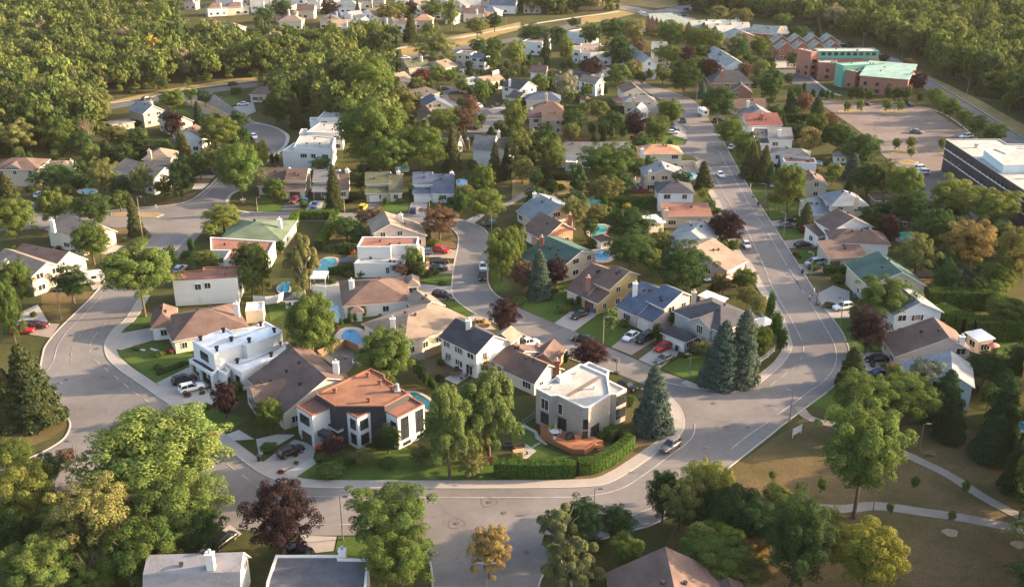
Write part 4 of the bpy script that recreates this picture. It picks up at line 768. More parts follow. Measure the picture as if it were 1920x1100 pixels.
lnk('deck_railing', mb.mesh('deck_railing',[DECKW]), D)
a, c = at('C', 700, 850, .5), at('C', 745, 930, .1); mb = MB()
for k in range(5): w = a.lerp(c, k/4); mb.box((w.x-l.x, w.y-l.y, .75-.16*k-.1), 1.5, .4, .1, .45)
lnk('deck_stair', mb.mesh('deck_stair',[DECKW]), D)
# white modern house
root, bl, ro = house('white stepped modern house', 'with bright flat roofs and black roof vents', [
 poly('A', [150,355, 450,545, 840,398, 900,425, 1350,250, 1385,215, 1160,92, 715,242, 605,178], 6.5, 'white', 'white', None, nowin=1, novent=1),
 poly('A', [590,645, 825,788, 1510,505, 1545,445, 1450,372, 900,590], 3.9, 'white', 'white', None, nowin=1, novent=1),
 poly('A', [105,612, 405,798, 480,768, 480,710, 185,580], 3.2, 'white', 'dark', None, z0=2.5, nowin=1, novent=1), poly('A', [478,742, 612,812, 672,752, 590,692], 3.3, 'white', 'gravel', None, nowin=1, novent=1)], auto=False, vents=0)
b = bl[0]; e = fe(b, (150,355), (450,545), 'A'); wn_(root, b, e, .52, 4.7, 2.75, 1.5, 'd', 2); l = root.location
pn_(root, b, e, .35, 2.4, 2.2, 'd', 'garage_door'); pn_(root, b, e, .72, 2.0, 2.2, 'bl', 'door')
for x, y in ((112,620),(240,705),(400,800)): p = at('A', x, y, 3.1); mb = MB(); mb.box((p.x-l.x+.1, p.y-l.y+.3, 0), .5, .5, 2.6, .5); lnk('pillar', mb.mesh('pillar',[wallm('white')]), root)
b = bl[1]; e = fe(b, (590,645), (825,788), 'A'); wn_(root, b, e, .75, 1.9, 1.25, 1.25, 'd', 1)
b = bl[3]; e = fe(b, (612,812), (672,752), 'A'); pn_(root, b, e, .5, 1.0, 2.1, 'd', 'door')
vents_at(root, ro[0], 'A', 6.6, [265,330, 578,218, 688,340, 933,355, 488,472, 1092,132, 1278,218], VENTM, 1.3); vents_at(root, ro[1], 'A', 4.0, [770,640, 1235,555, 1355,405], VENTM, 1.3)
mb = MB()
for z, P_ in ((6.23, ((350,440),(430,395),(560,335),(720,300),(830,285),(960,235),(1100,170),(1180,150),(1170,180),(1000,235),(860,290),(740,335),(640,375),(520,420),(400,455))), (3.63, ((740,690),(900,640),(1100,560),(1330,450),(1420,400),(1400,440),(1180,550),(950,640),(800,690)))):
    mb.add([(v.x-l.x, v.y-l.y, z) for v in [at('A', x, y, z) for x, y in P_]], [list(range(len(P_)))[::-1]])
lnk('roof_stain', mb.mesh('roof_stain',[surf('roof_stain_grey', (.40,.37,.33), .5, 1.8, col2=(.66,.65,.62), big=.9)]), ro[0])
# brown gabled house beside it
house('large brown gabled house with cream walls', 'between the white modern house and copper villa', [
 blk('p', 'E', (200,480), (470,770), (1130,260), [(0,3.0),(.72,7.2),(1,6.0)], 'cream', 'brown'), blk('p', 'E', (470,770), (620,930), (1400,425), [(0,3.2),(.66,7.7),(1,6.0)], 'cream', 'brown'),
 blk('p', 'E', (150,590), (320,840), 6, [(0,3.4),(.5,5.4),(1,3.4)], 'lpink', 'brown', ax='u')], chim=[('E',1300,270,9.0,'w')], wins=[(2,0,.5,2.0,2.0,2.5,'w',3)], gar=[('garage_door',1,0,.6,2.6,2.1,'w')])
house('white two storey house with dark slate roof', 'behind the tall leafy trees', [
 blk('p', 'D', (50,415), (505,635), (945,482), G2(5.5, 2.4), 'white', 'dark'), blk('p', 'D', (720,430), (950,482), 3.5, [(0,5.5),(.5,6.8),(1,5.5)], 'cream', 'tan', ax='u')], chim=[('D',400,215,9.2,'w')],
 wins=[(0,0,.18,4.4,1.0,1.0),(0,0,.44,4.3,.75,1.25),(0,0,.58,4.3,.75,1.25),(0,0,.84,4.4,1.75,1.0),(0,0,.2,1.9,1.5,1.25),(0,0,.46,1.7,1.0,1.25),(0,0,.8,1.3,1.75,2.0)])
house('low brown bungalow with orange brick garage', 'behind the grey brick house', [
 blk('p', 'D', (735,722), (880,806), 10, [(0,2.8),(.45,4.7),(1,2.8)], 'cream', 'brown'), blk('p', 'D', (875,838), (1250,1005), (1640,850), [(0,2.8),(.45,5.2),(1,2.8)], 'cream', 'brown'),
 blk('p', 'D', (1230,700), (1510,745), 6, [(0,2.6),(.5,4.2),(1,2.6)], 'orange', 'brown', ax='u')], chim=[('D',1540,730,5.2,'b')])
house('tan brown hip roofed bungalow with white sunroom', 'next to the blocky white wall house', [
 blk('H', 'F', (350,965), (1175,806), 13, (3.0, 2.6), 'cream', 'brown'), blk('H', 'F', (95,815), (340,790), 9, (3.0, 2.2), 'white', 'brown'),
 flat('F', (1160,628), (1362,615), (1320,520), 2.9, 'cream', 'white', nowin=0)], chim=[('F',1055,545,6.2,'w')], gar=[('garage_door',1,3,.5,4.2,2.1,'w')])
root, bl, ro = house('white blank walled house with flat rusty roof', 'beside the tall spreading tree on the left street', [
 poly('F', [325,272, 1062,232, 1112,115, 680,125, 665,155, 330,185], 6.3, 'white', 'rust', CT, nowin=1)], vents=0)
b = bl[0]; e = fe(b, (325,272), (1062,232), 'F'); wn_(root, b, e, .38, 4.3, 1.25, 1.25); wn_(root, b, e, .53, 4.5, 1.25, 1.25); pn_(root, b, e, .43, 1.0, 2.0, 'w', 'door'); vents_at(root, ro[0], 'F', 6.3, [452,190, 435,225, 963,130, 935,198], CT, 1.0)
house('dark brown hip roofed bungalow with bay window', 'behind the round stone pool', [
 blk('H', 'n2', (608,268), (1058,232), (1040,68), (3.0, 2.6), 'white', 'brown'), blk('H', 'n2', (1040,128), (1115,124), 5, (2.8, 1.2), 'cream', 'tan'), blk('H', 'n2', (648,312), (728,306), 2.2, (2.3, .8), 'white', 'brown')], chim=[('n2',655,95,6.0,'w')])
house('broad tan roofed bungalow with white chimney', 'between the pools and the curved inner street', [
 blk('H', 'n2', (745,392), (1022,536), (1440,352), (3.2, 2.5), 'cream', 'tan'), blk('p', 'n2', (1125,300), (1285,262), 7, [(0,3.0),(.5,4.4),(1,3.0)], 'cream', 'tan', ax='u')], chim=[('n2',938,358,6.6,'w')])
# corner grey house with the two blue spruces
house('grey brick house with charcoal roof and white garage', 'behind the pair of tall silvery spruces', [
 blk('H', 'H', (330,415), (752,602), (1080,465), (5.4, 2.4), 'grey', 'dark'), blk('p', 'H', (472,498), (658,575), 6, [(0,5.4),(.5,6.9),(1,5.4)], 'grey', 'dark', ax='u'), blk('H', 'H', (218,608), (425,690), (500,645), (2.8, 1.5), 'grey', 'dark'),
 blk('p', 'H', (565,270), (740,335), (835,320), [(0,3.2),(1,3.4)], 'white', 'white', nowin=1)], chim=[('H',508,240,8.6,'t')],
 wins=[(1,0,.5,4.2,1.5,1.75,'w',2),(1,0,.42,1.4,1.75,2.0,'w',3)], gar=[('garage_door',2,0,.55,4.8,2.1,'w')])
P33 = [(0,3.0),(.3,4.4),(.3,5.3),(.75,7.6),(1,6.3)]
house('pinkish house with blue shingle roof', 'and a row of clerestory windows above the garage', [
 blk('p', 'n3', (728,272), (858,330), 9, [(0,3.0),(.8,6.8),(1,6.0)], 'lpink', 'blue'), blk('p', 'n3', (855,325), (965,377), (1195,180), P33, 'lpink', 'blue')], chim=[('n3',848,115,7.8,'w')], gar=[('garage_door',1,0,.45,3.4,2.2,'w')])
house('brown roofed house with mustard yellow gable wall', 'across from the low bungalow', [
 blk('p', 'n3', (380,152), (500,206), 10, [(0,2.8),(.75,7.0),(1,6.0)], 'cream', 'brown'), blk('p', 'n3', (500,206), (592,247), (830,38), [(0,2.8),(.28,4.2),(.28,5.2),(.75,7.8),(1,6.4)], 'yellow', 'brown')], chim=[('n3',525,75,7.2,'b')], gar=[('garage_door',1,0,.35,2.6,2.1,'b')])
house('dark green roofed house with beige gable', 'above the silvery spruce', [blk('p', 'm3', (72,848), (300,955), (520,800), [(0,3.0),(.62,6.6),(1,5.0)], 'beige', 'green')], chim=[('m3',205,715,7.6,'b')])
house('dark roofed house with orange brick gable', 'left of the kidney shaped pool', [
 blk('p', 'm3', (78,655), (215,728), (492,690), [(0,3.0),(.6,6.4),(1,4.2)], 'orange', 'brown')], chim=[('m3',398,560,7.0,'b')], gar=[('garage_door',0,0,.3,2.6,2.1,'w')])
house('grey blue roofed house with cream gable', 'beside the dry grass clearing', [blk('p', 'm3', (38,532), (178,615), (385,490), [(0,3.0),(.58,6.8),(1,5.2)], 'cream', 'slate')], chim=[('m3',155,415,7.2,'w')])
# inner street, upper side: saltbox row facing the viewer
house('dark roofed twin gable house', 'leftmost of the row facing the brick street', [
 blk('p', 'm2', (15,357), (197,357), 10, [(0,3.0),(.6,6.6),(1,5.0)], 'beige', 'brown'), blk('p', 'm2', (200,390), (330,390), 11, [(0,2.7),(.22,3.8),(.22,5.0),(.62,7.0),(1,5.4)], 'cream', 'brown')], gar=[('garage_door',1,0,.5,3.0,2.1,'d')])
house('grey roofed house with white chimney', 'behind the lone street side spruce', [
 blk('p', 'm2', (392,394), (552,392), 11, [(0,2.7),(.22,3.7),(.22,4.8),(.62,6.9),(1,5.2)], 'beige', 'grey'), blk('p', 'm2', (555,388), (630,386), 10, [(0,2.9),(.6,6.6),(1,5.2)], 'cream', 'brown')], chim=[('m2',625,250,7.2,'w')], gar=[('garage_door',0,0,.25,2.8,2.1,'d')])
house('olive green roofed house', 'behind the yellow jeep', [
 blk('p', 'm2', (757,412), (917,408), 11, [(0,2.7),(.22,3.7),(.22,4.8),(.62,6.9),(1,5.2)], 'beige', 'olive'), blk('p', 'm2', (920,406), (1000,404), 10, [(0,2.9),(.6,6.6),(1,5.2)], 'cream', 'olive')], chim=[('m2',978,265,7.2,'w')], gar=[('garage_door',0,0,.35,2.8,2.1,'w')])
house('slate blue roofed house with white garage', 'rightmost of the row facing the brick street', [
 blk('p', 'm2', (1085,415), (1207,413), 11, [(0,2.7),(.22,3.7),(.22,4.8),(.62,7.0),(1,5.2)], 'white', 'blue'), blk('p', 'm2', (1210,411), (1355,409), 10, [(0,2.9),(.62,6.6),(1,5.2)], 'white', 'blue')], chim=[('m2',1345,270,6.8,'w')], gar=[('garage_door',0,0,.5,3.6,2.2,'w')])
house('tan roofed house with pink gable wall', 'above the white flat roofed house and red car', [blk('p', 'm2', (812,684), (1165,700), 9.5, [(0,5.0),(.32,7.0),(1,3.2)], 'lpink', 'tan', ax='u')], chim=[('m2',995,560,7.4,'w')])
root, bl, ro = house('white two level house with flat brown roof', 'right of the turquoise lagoon pool', [
 poly('m2', [695,778, 925,778, 930,768, 1108,764, 1118,712, 732,710], 6.4, 'white', 'rust', None, nowin=1), poly('m2', [675,892, 1020,892, 1042,846, 722,844], 3.6, 'white', 'gravel', None, nowin=1), poly('m2', [1108,830, 1150,850, 1155,785, 1118,770], 4.6, 'cream', 'gravel', None, nowin=1, novent=1)])
wn_(root, bl[1], fe(bl[1], (675,892), (1020,892), 'm2'), .66, 1.8, .75, 1.5)
house('sage green hip roofed bungalow', 'at the corner of the intersection', [blk('H', 'X', (414,449), (527,451), (551,414), (3.2, 2.2), 'cream', 'sage')], chim=[('m2',160,592,6.2,'w')])
house('white flat house with brown roof terrace', 'below the sage green bungalow', [poly('m1', [1450,802, 1580,802, 1535,868, 1820,872, 1890,742, 1445,712], 4.2, 'white', 'rust', WH)])
house('big white flat roofed house', 'left of the giant tree clump', [
 poly('m2', [256,96, 515,110, 545,30, 405,14, 300,20], 6.8, 'white', 'gravel', WH), poly('m2', [180,120, 374,124, 384,98, 262,62], 5.8, 'white', 'gravel', WH, novent=1)], gar=[])
house('white flat house with grey side wing', 'second in the stepped row by the giant tree', [poly('t2', [350,906, 592,912, 604,850, 440,842], 6.2, 'white', 'gravel', WH), poly('t2', [297,917, 350,908, 352,885, 312,886], 5.4, 'white', 'gravel', WH, novent=1)])
house('white flat house with parapet roof', 'farthest in the stepped row by the giant tree', [poly('t2', [424,812, 592,808, 630,755, 480,752], 6.2, 'white', 'gravel', WH), poly('t2', [370,832, 422,832, 424,806, 372,806], 5, 'white', 'gravel', WH, novent=1)])
house('white house with steep dark weathered roof', 'behind the two slim spruces', [blk('p', 't2', (1493,1030), (1625,1036), 8, [(0,5.4),(.6,9.0),(1,6.5)], 'white', 'grey'), blk('p', 't2', (1625,1010), (1740,1018), 6, [(0,5.2),(.5,7.2),(1,5.2)], 'white', 'dark')], chim=[('t2',1668,905,9.4,'w')])
house('brown roofed house with cream gable', 'below the brick crossing of the cul de sac', [blk('p', 't2', (1275,965), (1385,990), (1505,1000), [(0,3.2),(.5,5.8),(1,3.2)], 'cream', 'brown')], chim=[('t2',1455,960,6.4,'b')])
# left side
house('beige two storey house with arched gable window', 'at the left edge above the big hedge', [
 blk('H', 'm1', (-60,250), (255,244), 10, (5.4, 2.2), 'beige', 'brown'), blk('p', 'm1', (30,245), (150,245), 4, [(0,5.4),(.5,6.9),(1,5.4)], 'beige', 'brown', ax='u'), blk('H', 'm1', (262,250), (500,245), 7, (3.0, 1.8), 'cream', 'tan')], chim=[('m1',487,190,6.4,'t')])
house('pale grey walled house with tan roof', 'behind the two round trees at the intersection', [blk('p', 'm1', (785,246), (1050,312), 9, [(0,5.0),(.5,7.2),(1,5.0)], 'white', 'tan'), blk('p', 'm1', (1030,300), (1150,318), 7, [(0,3.0),(.5,4.8),(1,3.0)], 'grey', 'brown')])
house('tan hip roofed house with tall chimney', 'beside the tall dark spruce', [blk('H', 'm1', (985,178), (1165,178), 9, (5.2, 2.3), 'beige', 'tan'), blk('p', 'm1', (1050,225), (1160,228), 5, [(0,3.0),(1,4.4)], 'grey', 'dark')], chim=[('m1',1025,120,8.0,'t')])
house('grey roofed house with tan gable end', 'beside the dark purple maple and hedge', [blk('p', 't1', (885,750), (985,782), (1170,772), G2(5.2, 2.4), 'beige', 'slate')], chim=[('t1',1038,700,8.6,'w')])
house('small charcoal roofed house', 'right of the purple maple', [blk('p', 't1', (1090,805), (1200,850), (1335,835), G2(5.0, 2.0), 'cream', 'dark')])
house('white gabled house with dark left roof slope', 'above the tan hip roofed house', [blk('p', 't1', (1195,945), (1385,948), 8, G2(5.2, 2.4), 'white', 'brown', ax='u')])
house('cream house with white chimney and tan roof', 'behind the birch on the left street', [blk('p', 'm1', (330,655), (560,722), (765,665), [(0,4.6),(.5,7.0),(1,3.6)], 'cream', 'tan')], chim=[('m1',355,598,8.4,'w')])
house('white gabled house with brown weathered roof', 'behind the white camper trailer', [blk('p', 'm1', (65,858), (370,918), (575,862), [(0,4.8),(.5,6.8),(1,3.4)], 'white', 'brown')])
house('tan roofed house with green awning', 'at the left edge beside the blue car', [blk('p', 'm1', (-60,885), (215,985), 8, G2(4.8, 2.0), 'beige', 'tan')], chim=[('m1',40,880,7.6,'w')])
house('brown hip roofed low house with yellow chimney', 'below the arterial road', [blk('H', 't2', (-40,650), (215,652), 11, (3.2, 2.4), 'cream', 'brown'), flat('t2', (215,662), (350,640), 4, 3, 'white', 'white', nowin=1, novent=1)], chim=[('t2',148,560,6.5,'t')])
# middle, right of centre
house('beige house with big chimney and split grey tan roof', 'below the orange hip roofed house', [blk('p', 'm3', (912,292), (1188,290), 8, G2(5.0, 2.0), 'beige', 'slate', ax='u')], chim=[('m3',948,262,7.6,'t')])
house('white walled house with short charcoal hip roof', 'above the long red roof', [blk('H', 'm3', (1008,410), (1248,412), 9, (5.4, 2.3), 'white', 'dark')])
house('low house with long red flat roof', 'and a white canopy on its left', [blk('p', 'm3', (1050,568), (1368,568), 7, [(0,3.4),(1,4.6)], 'beige', 'rust'), blk('p', 'm3', (935,626), (1045,612), 5, [(0,2.7),(1,3.1)], 'cream', 'white', nowin=1)], chim=[('m3',1060,530,5.6,'t')])
house('pale walled house with blue left roof slope', 'below the long red roof', [blk('p', 'm3', (1090,702), (1345,762), 8, [(0,5.0),(.55,7.0),(1,4.4)], 'white', 'slate', ax='u'), blk('p', 'm3', (1240,674), (1390,674), 7, G2(5, 1.4), 'beige', 'grey')])
house('pink brick house with broad tan roof', 'beside the two cars in the short driveway', [blk('p', 'm3', (1130,792), (1478,942), 8, [(0,4.8),(.35,6.4),(1,3.0)], 'pink', 'tan', ax='u')])
house('white house with long plum grey roof', 'and glass sunroom behind the willow like tree', [blk('p', 'm3', (345,126), (545,126), 7, G2(5.4, 2.1), 'white', 'grey'), flat('m3', (365,195), (440,200), 3, 3, 'white', 'white', novent=1)])
house('house with long grey roof and small gable', 'left of the orange hip roofed house', [blk('p', 'm3', (560,126), (810,122), 7, G2(5.4, 2.0), 'beige', 'grey')])
house('white house with orange hip roof', 'at the bend of the wide street', [blk('H', 'm3', (888,142), (1168,140), 8.5, (5.4, 2.0), 'cream', 'orange')], chim=[('m3',895,110,7.4,'w')])
house('cream gabled house with chocolate roof', 'first below the street curve', [blk('p', 'M', (1400,658), (1470,732), (1720,720), [(0,5.4),(.5,7.4),(1,4.0)], 'cream', 'brown')])
house('grey hip roofed house', 'second below the street curve', [blk('H', 'M', (1485,836), (1848,836), 7, (4.8, 1.8), 'beige', 'grey')], chim=[('M',1588,792,7.0,'t')])
house('grey house with crossed gables and white rake trim', 'behind the purple maple by the wide street', [blk('p', 'M', (1520,975), (1722,990), 8, G2(5.0, 2.4), 'grey', 'slate', ax='u'), blk('p', 'M', (1722,942), (1888,942), 8, G2(5.0, 2.0), 'beige', 'grey')], chim=[('M',1702,962,6.8,'w')])
house('pink walled house with maroon roof', 'and an arched white window facing the trees', [blk('p', 'M', (338,1030), (495,1030), 6, G2(5.4, 2.0), 'lpink', 'purple'), blk('p', 'M', (495,1052), (745,1052), 7, G2(5.4, 2.3), 'lpink', 'brown')], chim=[('M',362,920,8,'w')])
house('tan hip roofed house', 'directly behind the pink walled house', [blk('H', 'M', (385,940), (736,940), 7, (5.0, 2.4), 'beige', 'brown')])
house('house with blue hip roof and stone chimney', 'behind the tan hip roofed house', [blk('H', 'M', (300,815), (700,818), 8, (5.0, 2.4), 'cream', 'blue')], chim=[('M',540,745,8.4,'t')])
house('white house with dark roof and sharp gable', 'right of the black parked car', [blk('p', 'M', (10,648), (218,694), (425,655), G2(5.4, 2.6), 'white', 'dark'), blk('p', 'M', (70,790), (200,805), 5, [(0,3),(1,4.4)], 'cream', 'dark')], chim=[('M',100,575,8.4,'w')])
house('white gabled house with dark plum roof', 'behind the small round tree', [blk('p', 'M', (352,482), (532,487), (725,462), G2(5.4, 2.4), 'white', 'purple')])
house('long dark sloping roof house', 'between the plum roofed and brown roofed houses', [blk('p', 'M', (648,575), (892,640), (1020,495), [(0,3.0),(.82,6.6),(1,5.8)], 'cream', 'dark')])
house('white house with warm brown roof and chimney', 'beside the slim cedars', [blk('p', 'M', (932,582), (1132,622), (1285,612), G2(5.4, 2.0), 'white', 'tan')], chim=[('M',1212,520,8.2,'w')])
house('long white townhouse row with ribbed roof', 'left of the round dark tree', [blk('p', 'M', (1688,386), (1864,381), (1790,150), [(0,7.0),(.5,9.8),(1,7.0)], 'white', 'lgrey', ax='u')], cat='townhouse row', name='townhouse_row', dense=5)
house('short white townhouse block', 'at the far end of the ribbed roof row', [blk('p', 'K', (1060,590), (1225,590), 9, G2(7, 2.6), 'white', 'lgrey')], cat='townhouse row', name='townhouse_row')
house('slanting white townhouse row', 'left of the orange brick corner block', [blk('p', 'O', (800,185), (1010,322), (1188,308), G2(6.2, 2.4), 'white', 'lgrey')], cat='townhouse row', name='townhouse_row', dense=5)
house('white villa with tan tile roof and terraces', 'above the big purple maple', [poly('K', [85,590, 180,600, 185,632, 300,632, 420,625, 555,612, 555,552, 430,548, 425,525, 190,522, 185,545, 88,545], 6.6, 'white', 'tan', WH)])
house('white villa with flat pink roof', 'behind the tall narrow spruce', [flat('M', (255,108), (490,125), 12, 6.6, 'white', 'tan', WH)])
house('long pinkish roofed block', 'half hidden in the far dark trees', [flat('K', (30,372), (215,402), 12, 6, 'white', 'tan', WH)])
house('olive roofed house with beige side wall', 'nearest to the arterial and large tree', [blk('p', 'N', (265,217), (490,192), 8, [(0,4.8),(.6,7.2),(1,6)], 'beige', 'olive'), blk('p', 'N', (180,352), (292,330), 8, [(0,3),(.6,5.5),(1,4.6)], 'beige', 'tan')], chim=[('N',395,95,8.6,'w')])
house('tan roofed house with clerestory strip', 'in the middle of the cul de sac row', [blk('p', 'N', (650,212), (768,188), 9, [(0,4.8),(.65,7.0),(1,6)], 'beige', 'tan'), blk('p', 'N', (768,230), (850,215), 7, [(0,3),(.65,5.0),(1,4)], 'white', 'dark')])
house('white stucco house with navy roof', 'at the end of the cul de sac', [blk('p', 'N', (922,98), (1062,112), 7, G2(5.4, 1.5), 'white', 'blue'), flat('N', (765,52), (922,62), 7, 6.2, 'white', 'brown', WH)])
house('low house with tan and charcoal roof', 'beside the cul de sac street lamp', [blk('p', 'N', (1060,372), (1272,338), 8, G2(3.6, 1.8), 'cream', 'tan'), blk('p', 'N', (905,410), (1060,372), 6, [(0,3),(1,4.8)], 'cream', 'slate')])
house('cream gabled house with navy left slope', 'inside the cul de sac bend', [blk('p', 'N', (388,548), (442,612), (720,625), [(0,4.6),(.42,6.6),(1,3.4)], 'cream', 'blue')])
house('house with maroon roof and white gable', 'behind the bright green tree', [blk('p', 'N', (350,668), (412,752), (562,700), G2(4.4, 2.0), 'cream', 'brown')])
house('low house with long white roof edge', 'above the cream gabled house', [blk('p', 'N', (235,460), (395,530), 8, [(0,3.4),(1,4.6)], 'beige', 'tan')])
# right side of the wide street
house('large brick house with steep dark hip roof', 'behind the blue spruce', [blk('H', 'O', (880,478), (1245,474), 10, (5.4, 4.2), 'sbrick', 'dark'), blk('p', 'O', (1052,562), (1246,566), 6, G2(5.4, 2.8), 'sbrick', 'dark', ax='u'), blk('p', 'O', (1082,702), (1380,694), 7, G2(3, 2.2), 'beige', 'brown')], chim=[('O',970,370,10.5,'b')])
house('tan brick gabled house with white rake trim', 'left of the bright red roof', [blk('p', 'O', (1165,800), (1475,800), 9, G2(5.0, 2.8), 'beige', 'grey', ax='u')], chim=[('O',1215,650,9.0,'w')])
house('white house with bright red roof', 'beside the modern grey roofed house', [blk('p', 'O', (1215,878), (1530,872), 7, [(0,5.0),(1,7.4)], 'white', 'red')], chim=[('O',1345,770,8.2,'b')])
house('white modern house with tall grey roof and chimney', 'below the bright red roof', [blk('p', 't4', (15,955), (168,960), 8, [(0,6.0),(1,7.8)], 'white', 'grey'), poly('O', [1255,935, 1290,1045, 1425,1045, 1400,900, 1258,898], 4.6, 'white', 'dark', WH)], chim=[('t4',80,895,8.6,'w')])
house('white house with flat brown roof terrace', 'right of the street side spruces', [flat('m4', (112,195), (335,204), 6, 4.6, 'white', 'rust', WH), blk('H', 'm4', (25,138), (282,156), 6, (5.4, 1.4), 'white', 'grey')])
house('beige house with stepped tan gables', 'above the grey hip roofed house', [blk('p', 'm4', (262,345), (405,352), 9, [(0,4.6),(.4,6.0),(1,4.4)], 'beige', 'brown', ax='u')])
house('large light grey hip roofed house', 'beside the rounded rectangular pool', [blk('H', 'm4', (440,496), (680,492), 10, (5.4, 2.6), 'cream', 'slate'), blk('p', 'm4', (305,562), (440,556), 9, [(0,3),(1,4.6)], 'cream', 'slate')], chim=[('m4',612,440,8.2,'t')])
house('white gabled house with chestnut brown roof', 'second uphill from the green roofed house', [blk('p', 'm4', (335,604), (442,668), (700,632), G2(5.0, 2.8), 'white', 'brown'), blk('p', 'm4', (345,708), (440,690), 5, [(0,2.8),(1,4.0)], 'white', 'brown')], gar=[('garage_door',1,0,.4,2.8,2.1,'b')])
house('low sprawling chocolate brown roofed house', 'just uphill from the green roofed house', [blk('H', 'm4', (440,748), (830,764), 9, (4.4, 2.2), 'white', 'brown'), blk('p', 'm4', (430,858), (672,842), 7, [(0,2.9),(1,4.6)], 'beige', 'brown')], gar=[('garage_door',1,0,.15,2.6,2.1,'b')])
house('large dark green roofed house', 'right of the wide street bend', [blk('p', 'm4', (545,900), (690,1042), (1042,1012), [(0,4.8),(.55,7.6),(1,4.4)], 'beige', 'green')], dense=2.6)
house('light blue gabled house with tall white windows', 'beside the big purple maple and hedge', [blk('p', 'n4', (872,330), (1192,308), 10, G2(5.2, 2.4), 'lblue', 'slate', ax='u')], wins=[(0,0,.5,4.2,2.5,1.25,'w',4),(0,0,.42,1.7,2.5,1.25,'w',4)])
house('pinkish white house with long brown roof', 'and brick chimney beside the tall clipped hedge', [blk('p', 'n4', (882,614), (1390,574), 9, [(0,3.0),(.68,7.2),(1,4.6)], 'lpink', 'brown', ax='u'), blk('p', 'n4', (1372,455), (1455,512), 3, [(0,2.9),(1,3.2)], 'cream', 'white')], chim=[('n4',1335,480,7.2,'w')])
house('house with grey blue roof and pale blue wall', 'behind the silvery grey tree', [blk('p', 'n4', (932,800), (1405,822), 9, [(0,3.6),(.68,7.0),(1,5.0)], 'lblue', 'slate', ax='u')])
# bottom edge
house('house with light grey shingle roof and white chimney', 'at the bottom left edge beside the dark van', [blk('p', 'W', (-47.6,108.5), (-35.8,109.1), 8, [(0,2.8),(.24,6.2),(.58,7.3),(1,4.0)], 'white', 'shingle')], chim=[('l1',1350,885,8.9,'w')])
house('bungalow with dark tar roof and white parapet', 'at the bottom edge beside the small lawn', [poly('l2', [70,1062, 128,893, 530,893, 536,915, 724,917, 700,1200, 60,1200], 4.4, 'white', 'tar', WH, novent=1)], chim=[('l2',555,862,5.2,'w')])
house('large reddish brown gabled house', 'at the bottom edge beside the birches', [blk('p', 'W', (13.1,103.0), (28.2,103.0), 10.6, [(0,4),(.48,8),(1,3.8)], 'beige', 'brown', ax='u'), blk('p', 'W', (26.5,103.6), (32.0,104.2), 7.6, [(0,3.2),(.5,4.8),(1,3.2)], 'beige', 'brown', ax='u')])
# ------------------------------------------------------------------ far houses beyond the arterial
far = [('white house with brown hip roof', 389,16,425,14,'H','white','brown'), ('house with mauve hip roof', 425,14,466,12,'H','cream','purple'), ('white house with pale grey roof', 470,12,504,11,'p','white','lgrey'),
 ('pink walled house with tan hip roof', 517,27,553,27,'H','lpink','tan'), ('small brown roofed house', 556,20,588,20,'p','cream','brown'), ('low house with long tan roof', 523,40,565,40,'H','cream','tan'), ('low tan roofed house', 600,38,634,38,'H','cream','tan'),
 ('white house with dark blue roof', 610,30,640,32,'H','white','blue'), ('white twin gabled house', 640,32,664,36,'u','white','lgrey'), ('grey roofed pale house', 626,10,668,11,'H','white','lgrey'), ('brown roofed house by the top edge', 668,2,695,2,'H','cream','brown'),
 ('house with dark pointed gables', 678,26,702,30,'u','white','brown'), ('tan hip roofed house with white chimney', 700,42,738,45,'H','cream','tan'), ('white house with orange roof', 740,44,764,46,'H','white','orange'), ('grey walled house with orange hip roof', 777,38,811,38,'H','beige','orange'),
 ('narrow white house with purple gable', 777,19,792,18,'u','white','purple'), ('small white house with tan roof', 834,29,851,30,'H','white','tan'), ('house with mauve roof and cream gable', 869,26,907,26,'p','cream','purple'), ('house with pale flat roof', 869,9,900,9,'p','beige','gravel'),
 ('large white house with navy roof', 917,10,966,11,'p','white','blue'), ('slate roofed house at the top edge', 815,3,838,3,'H','grey','slate'), ('pinkish house by the wood', 345,4,366,4,'H','lpink','brown'), ('cream house among the yellow trees', 410,52,438,55,'H','cream','tan'), ('brown roofed house in the trees', 600,66,628,70,'H','orange','brown'),
 ('white roofed house at the top', 575,2,600,2,'p','white','lgrey'), ('beige house at the top', 700,3,720,3,'H','beige','grey'), ('white house at the top edge', 740,-4,765,-4,'H','white','brown'), ('tan house at the top edge', 500,-6,530,-6,'H','cream','tan'), ('grey house at the top edge', 440,-6,465,-6,'H','grey','lgrey')]

import random as _r
_q = _r.Random(5); FX = []
for _y in (-30, -16, -4, 8, 22, 36, 50):
    _x = 560 if _y > 30 else 380
    while _x < 960:
        _x += _q.uniform(26, 46)
        if all(abs(_x - (f[1] + f[3]) / 2) > 24 or abs(_y - f[2]) > 12 for f in far) and not (_y > 30 and _x > 780) and _x > 330 + max(0, 40 - _y) * .2: FX.append((_x, _y + _q.uniform(-3, 3)))
_w = ['white','cream','beige','lpink','grey','white']; _rc = ['brown','tan','grey','purple','lgrey','orange','dark','slate','brown']
for _x, _y in FX:
    _a = _q.choice(_w); _b = _q.choice(_rc); _s = _q.uniform(15, 19); _n = {'lpink':'pink','lgrey':'pale grey','tan':'tan','slate':'slate blue'}
    far.append((f"{_n.get(_a,_a)} house with {_n.get(_b,_b)} roof near the top", _x - _s, _y, _x + _s, _y + _q.uniform(-3, 3), _q.choice('HHpu'), _a, _b))
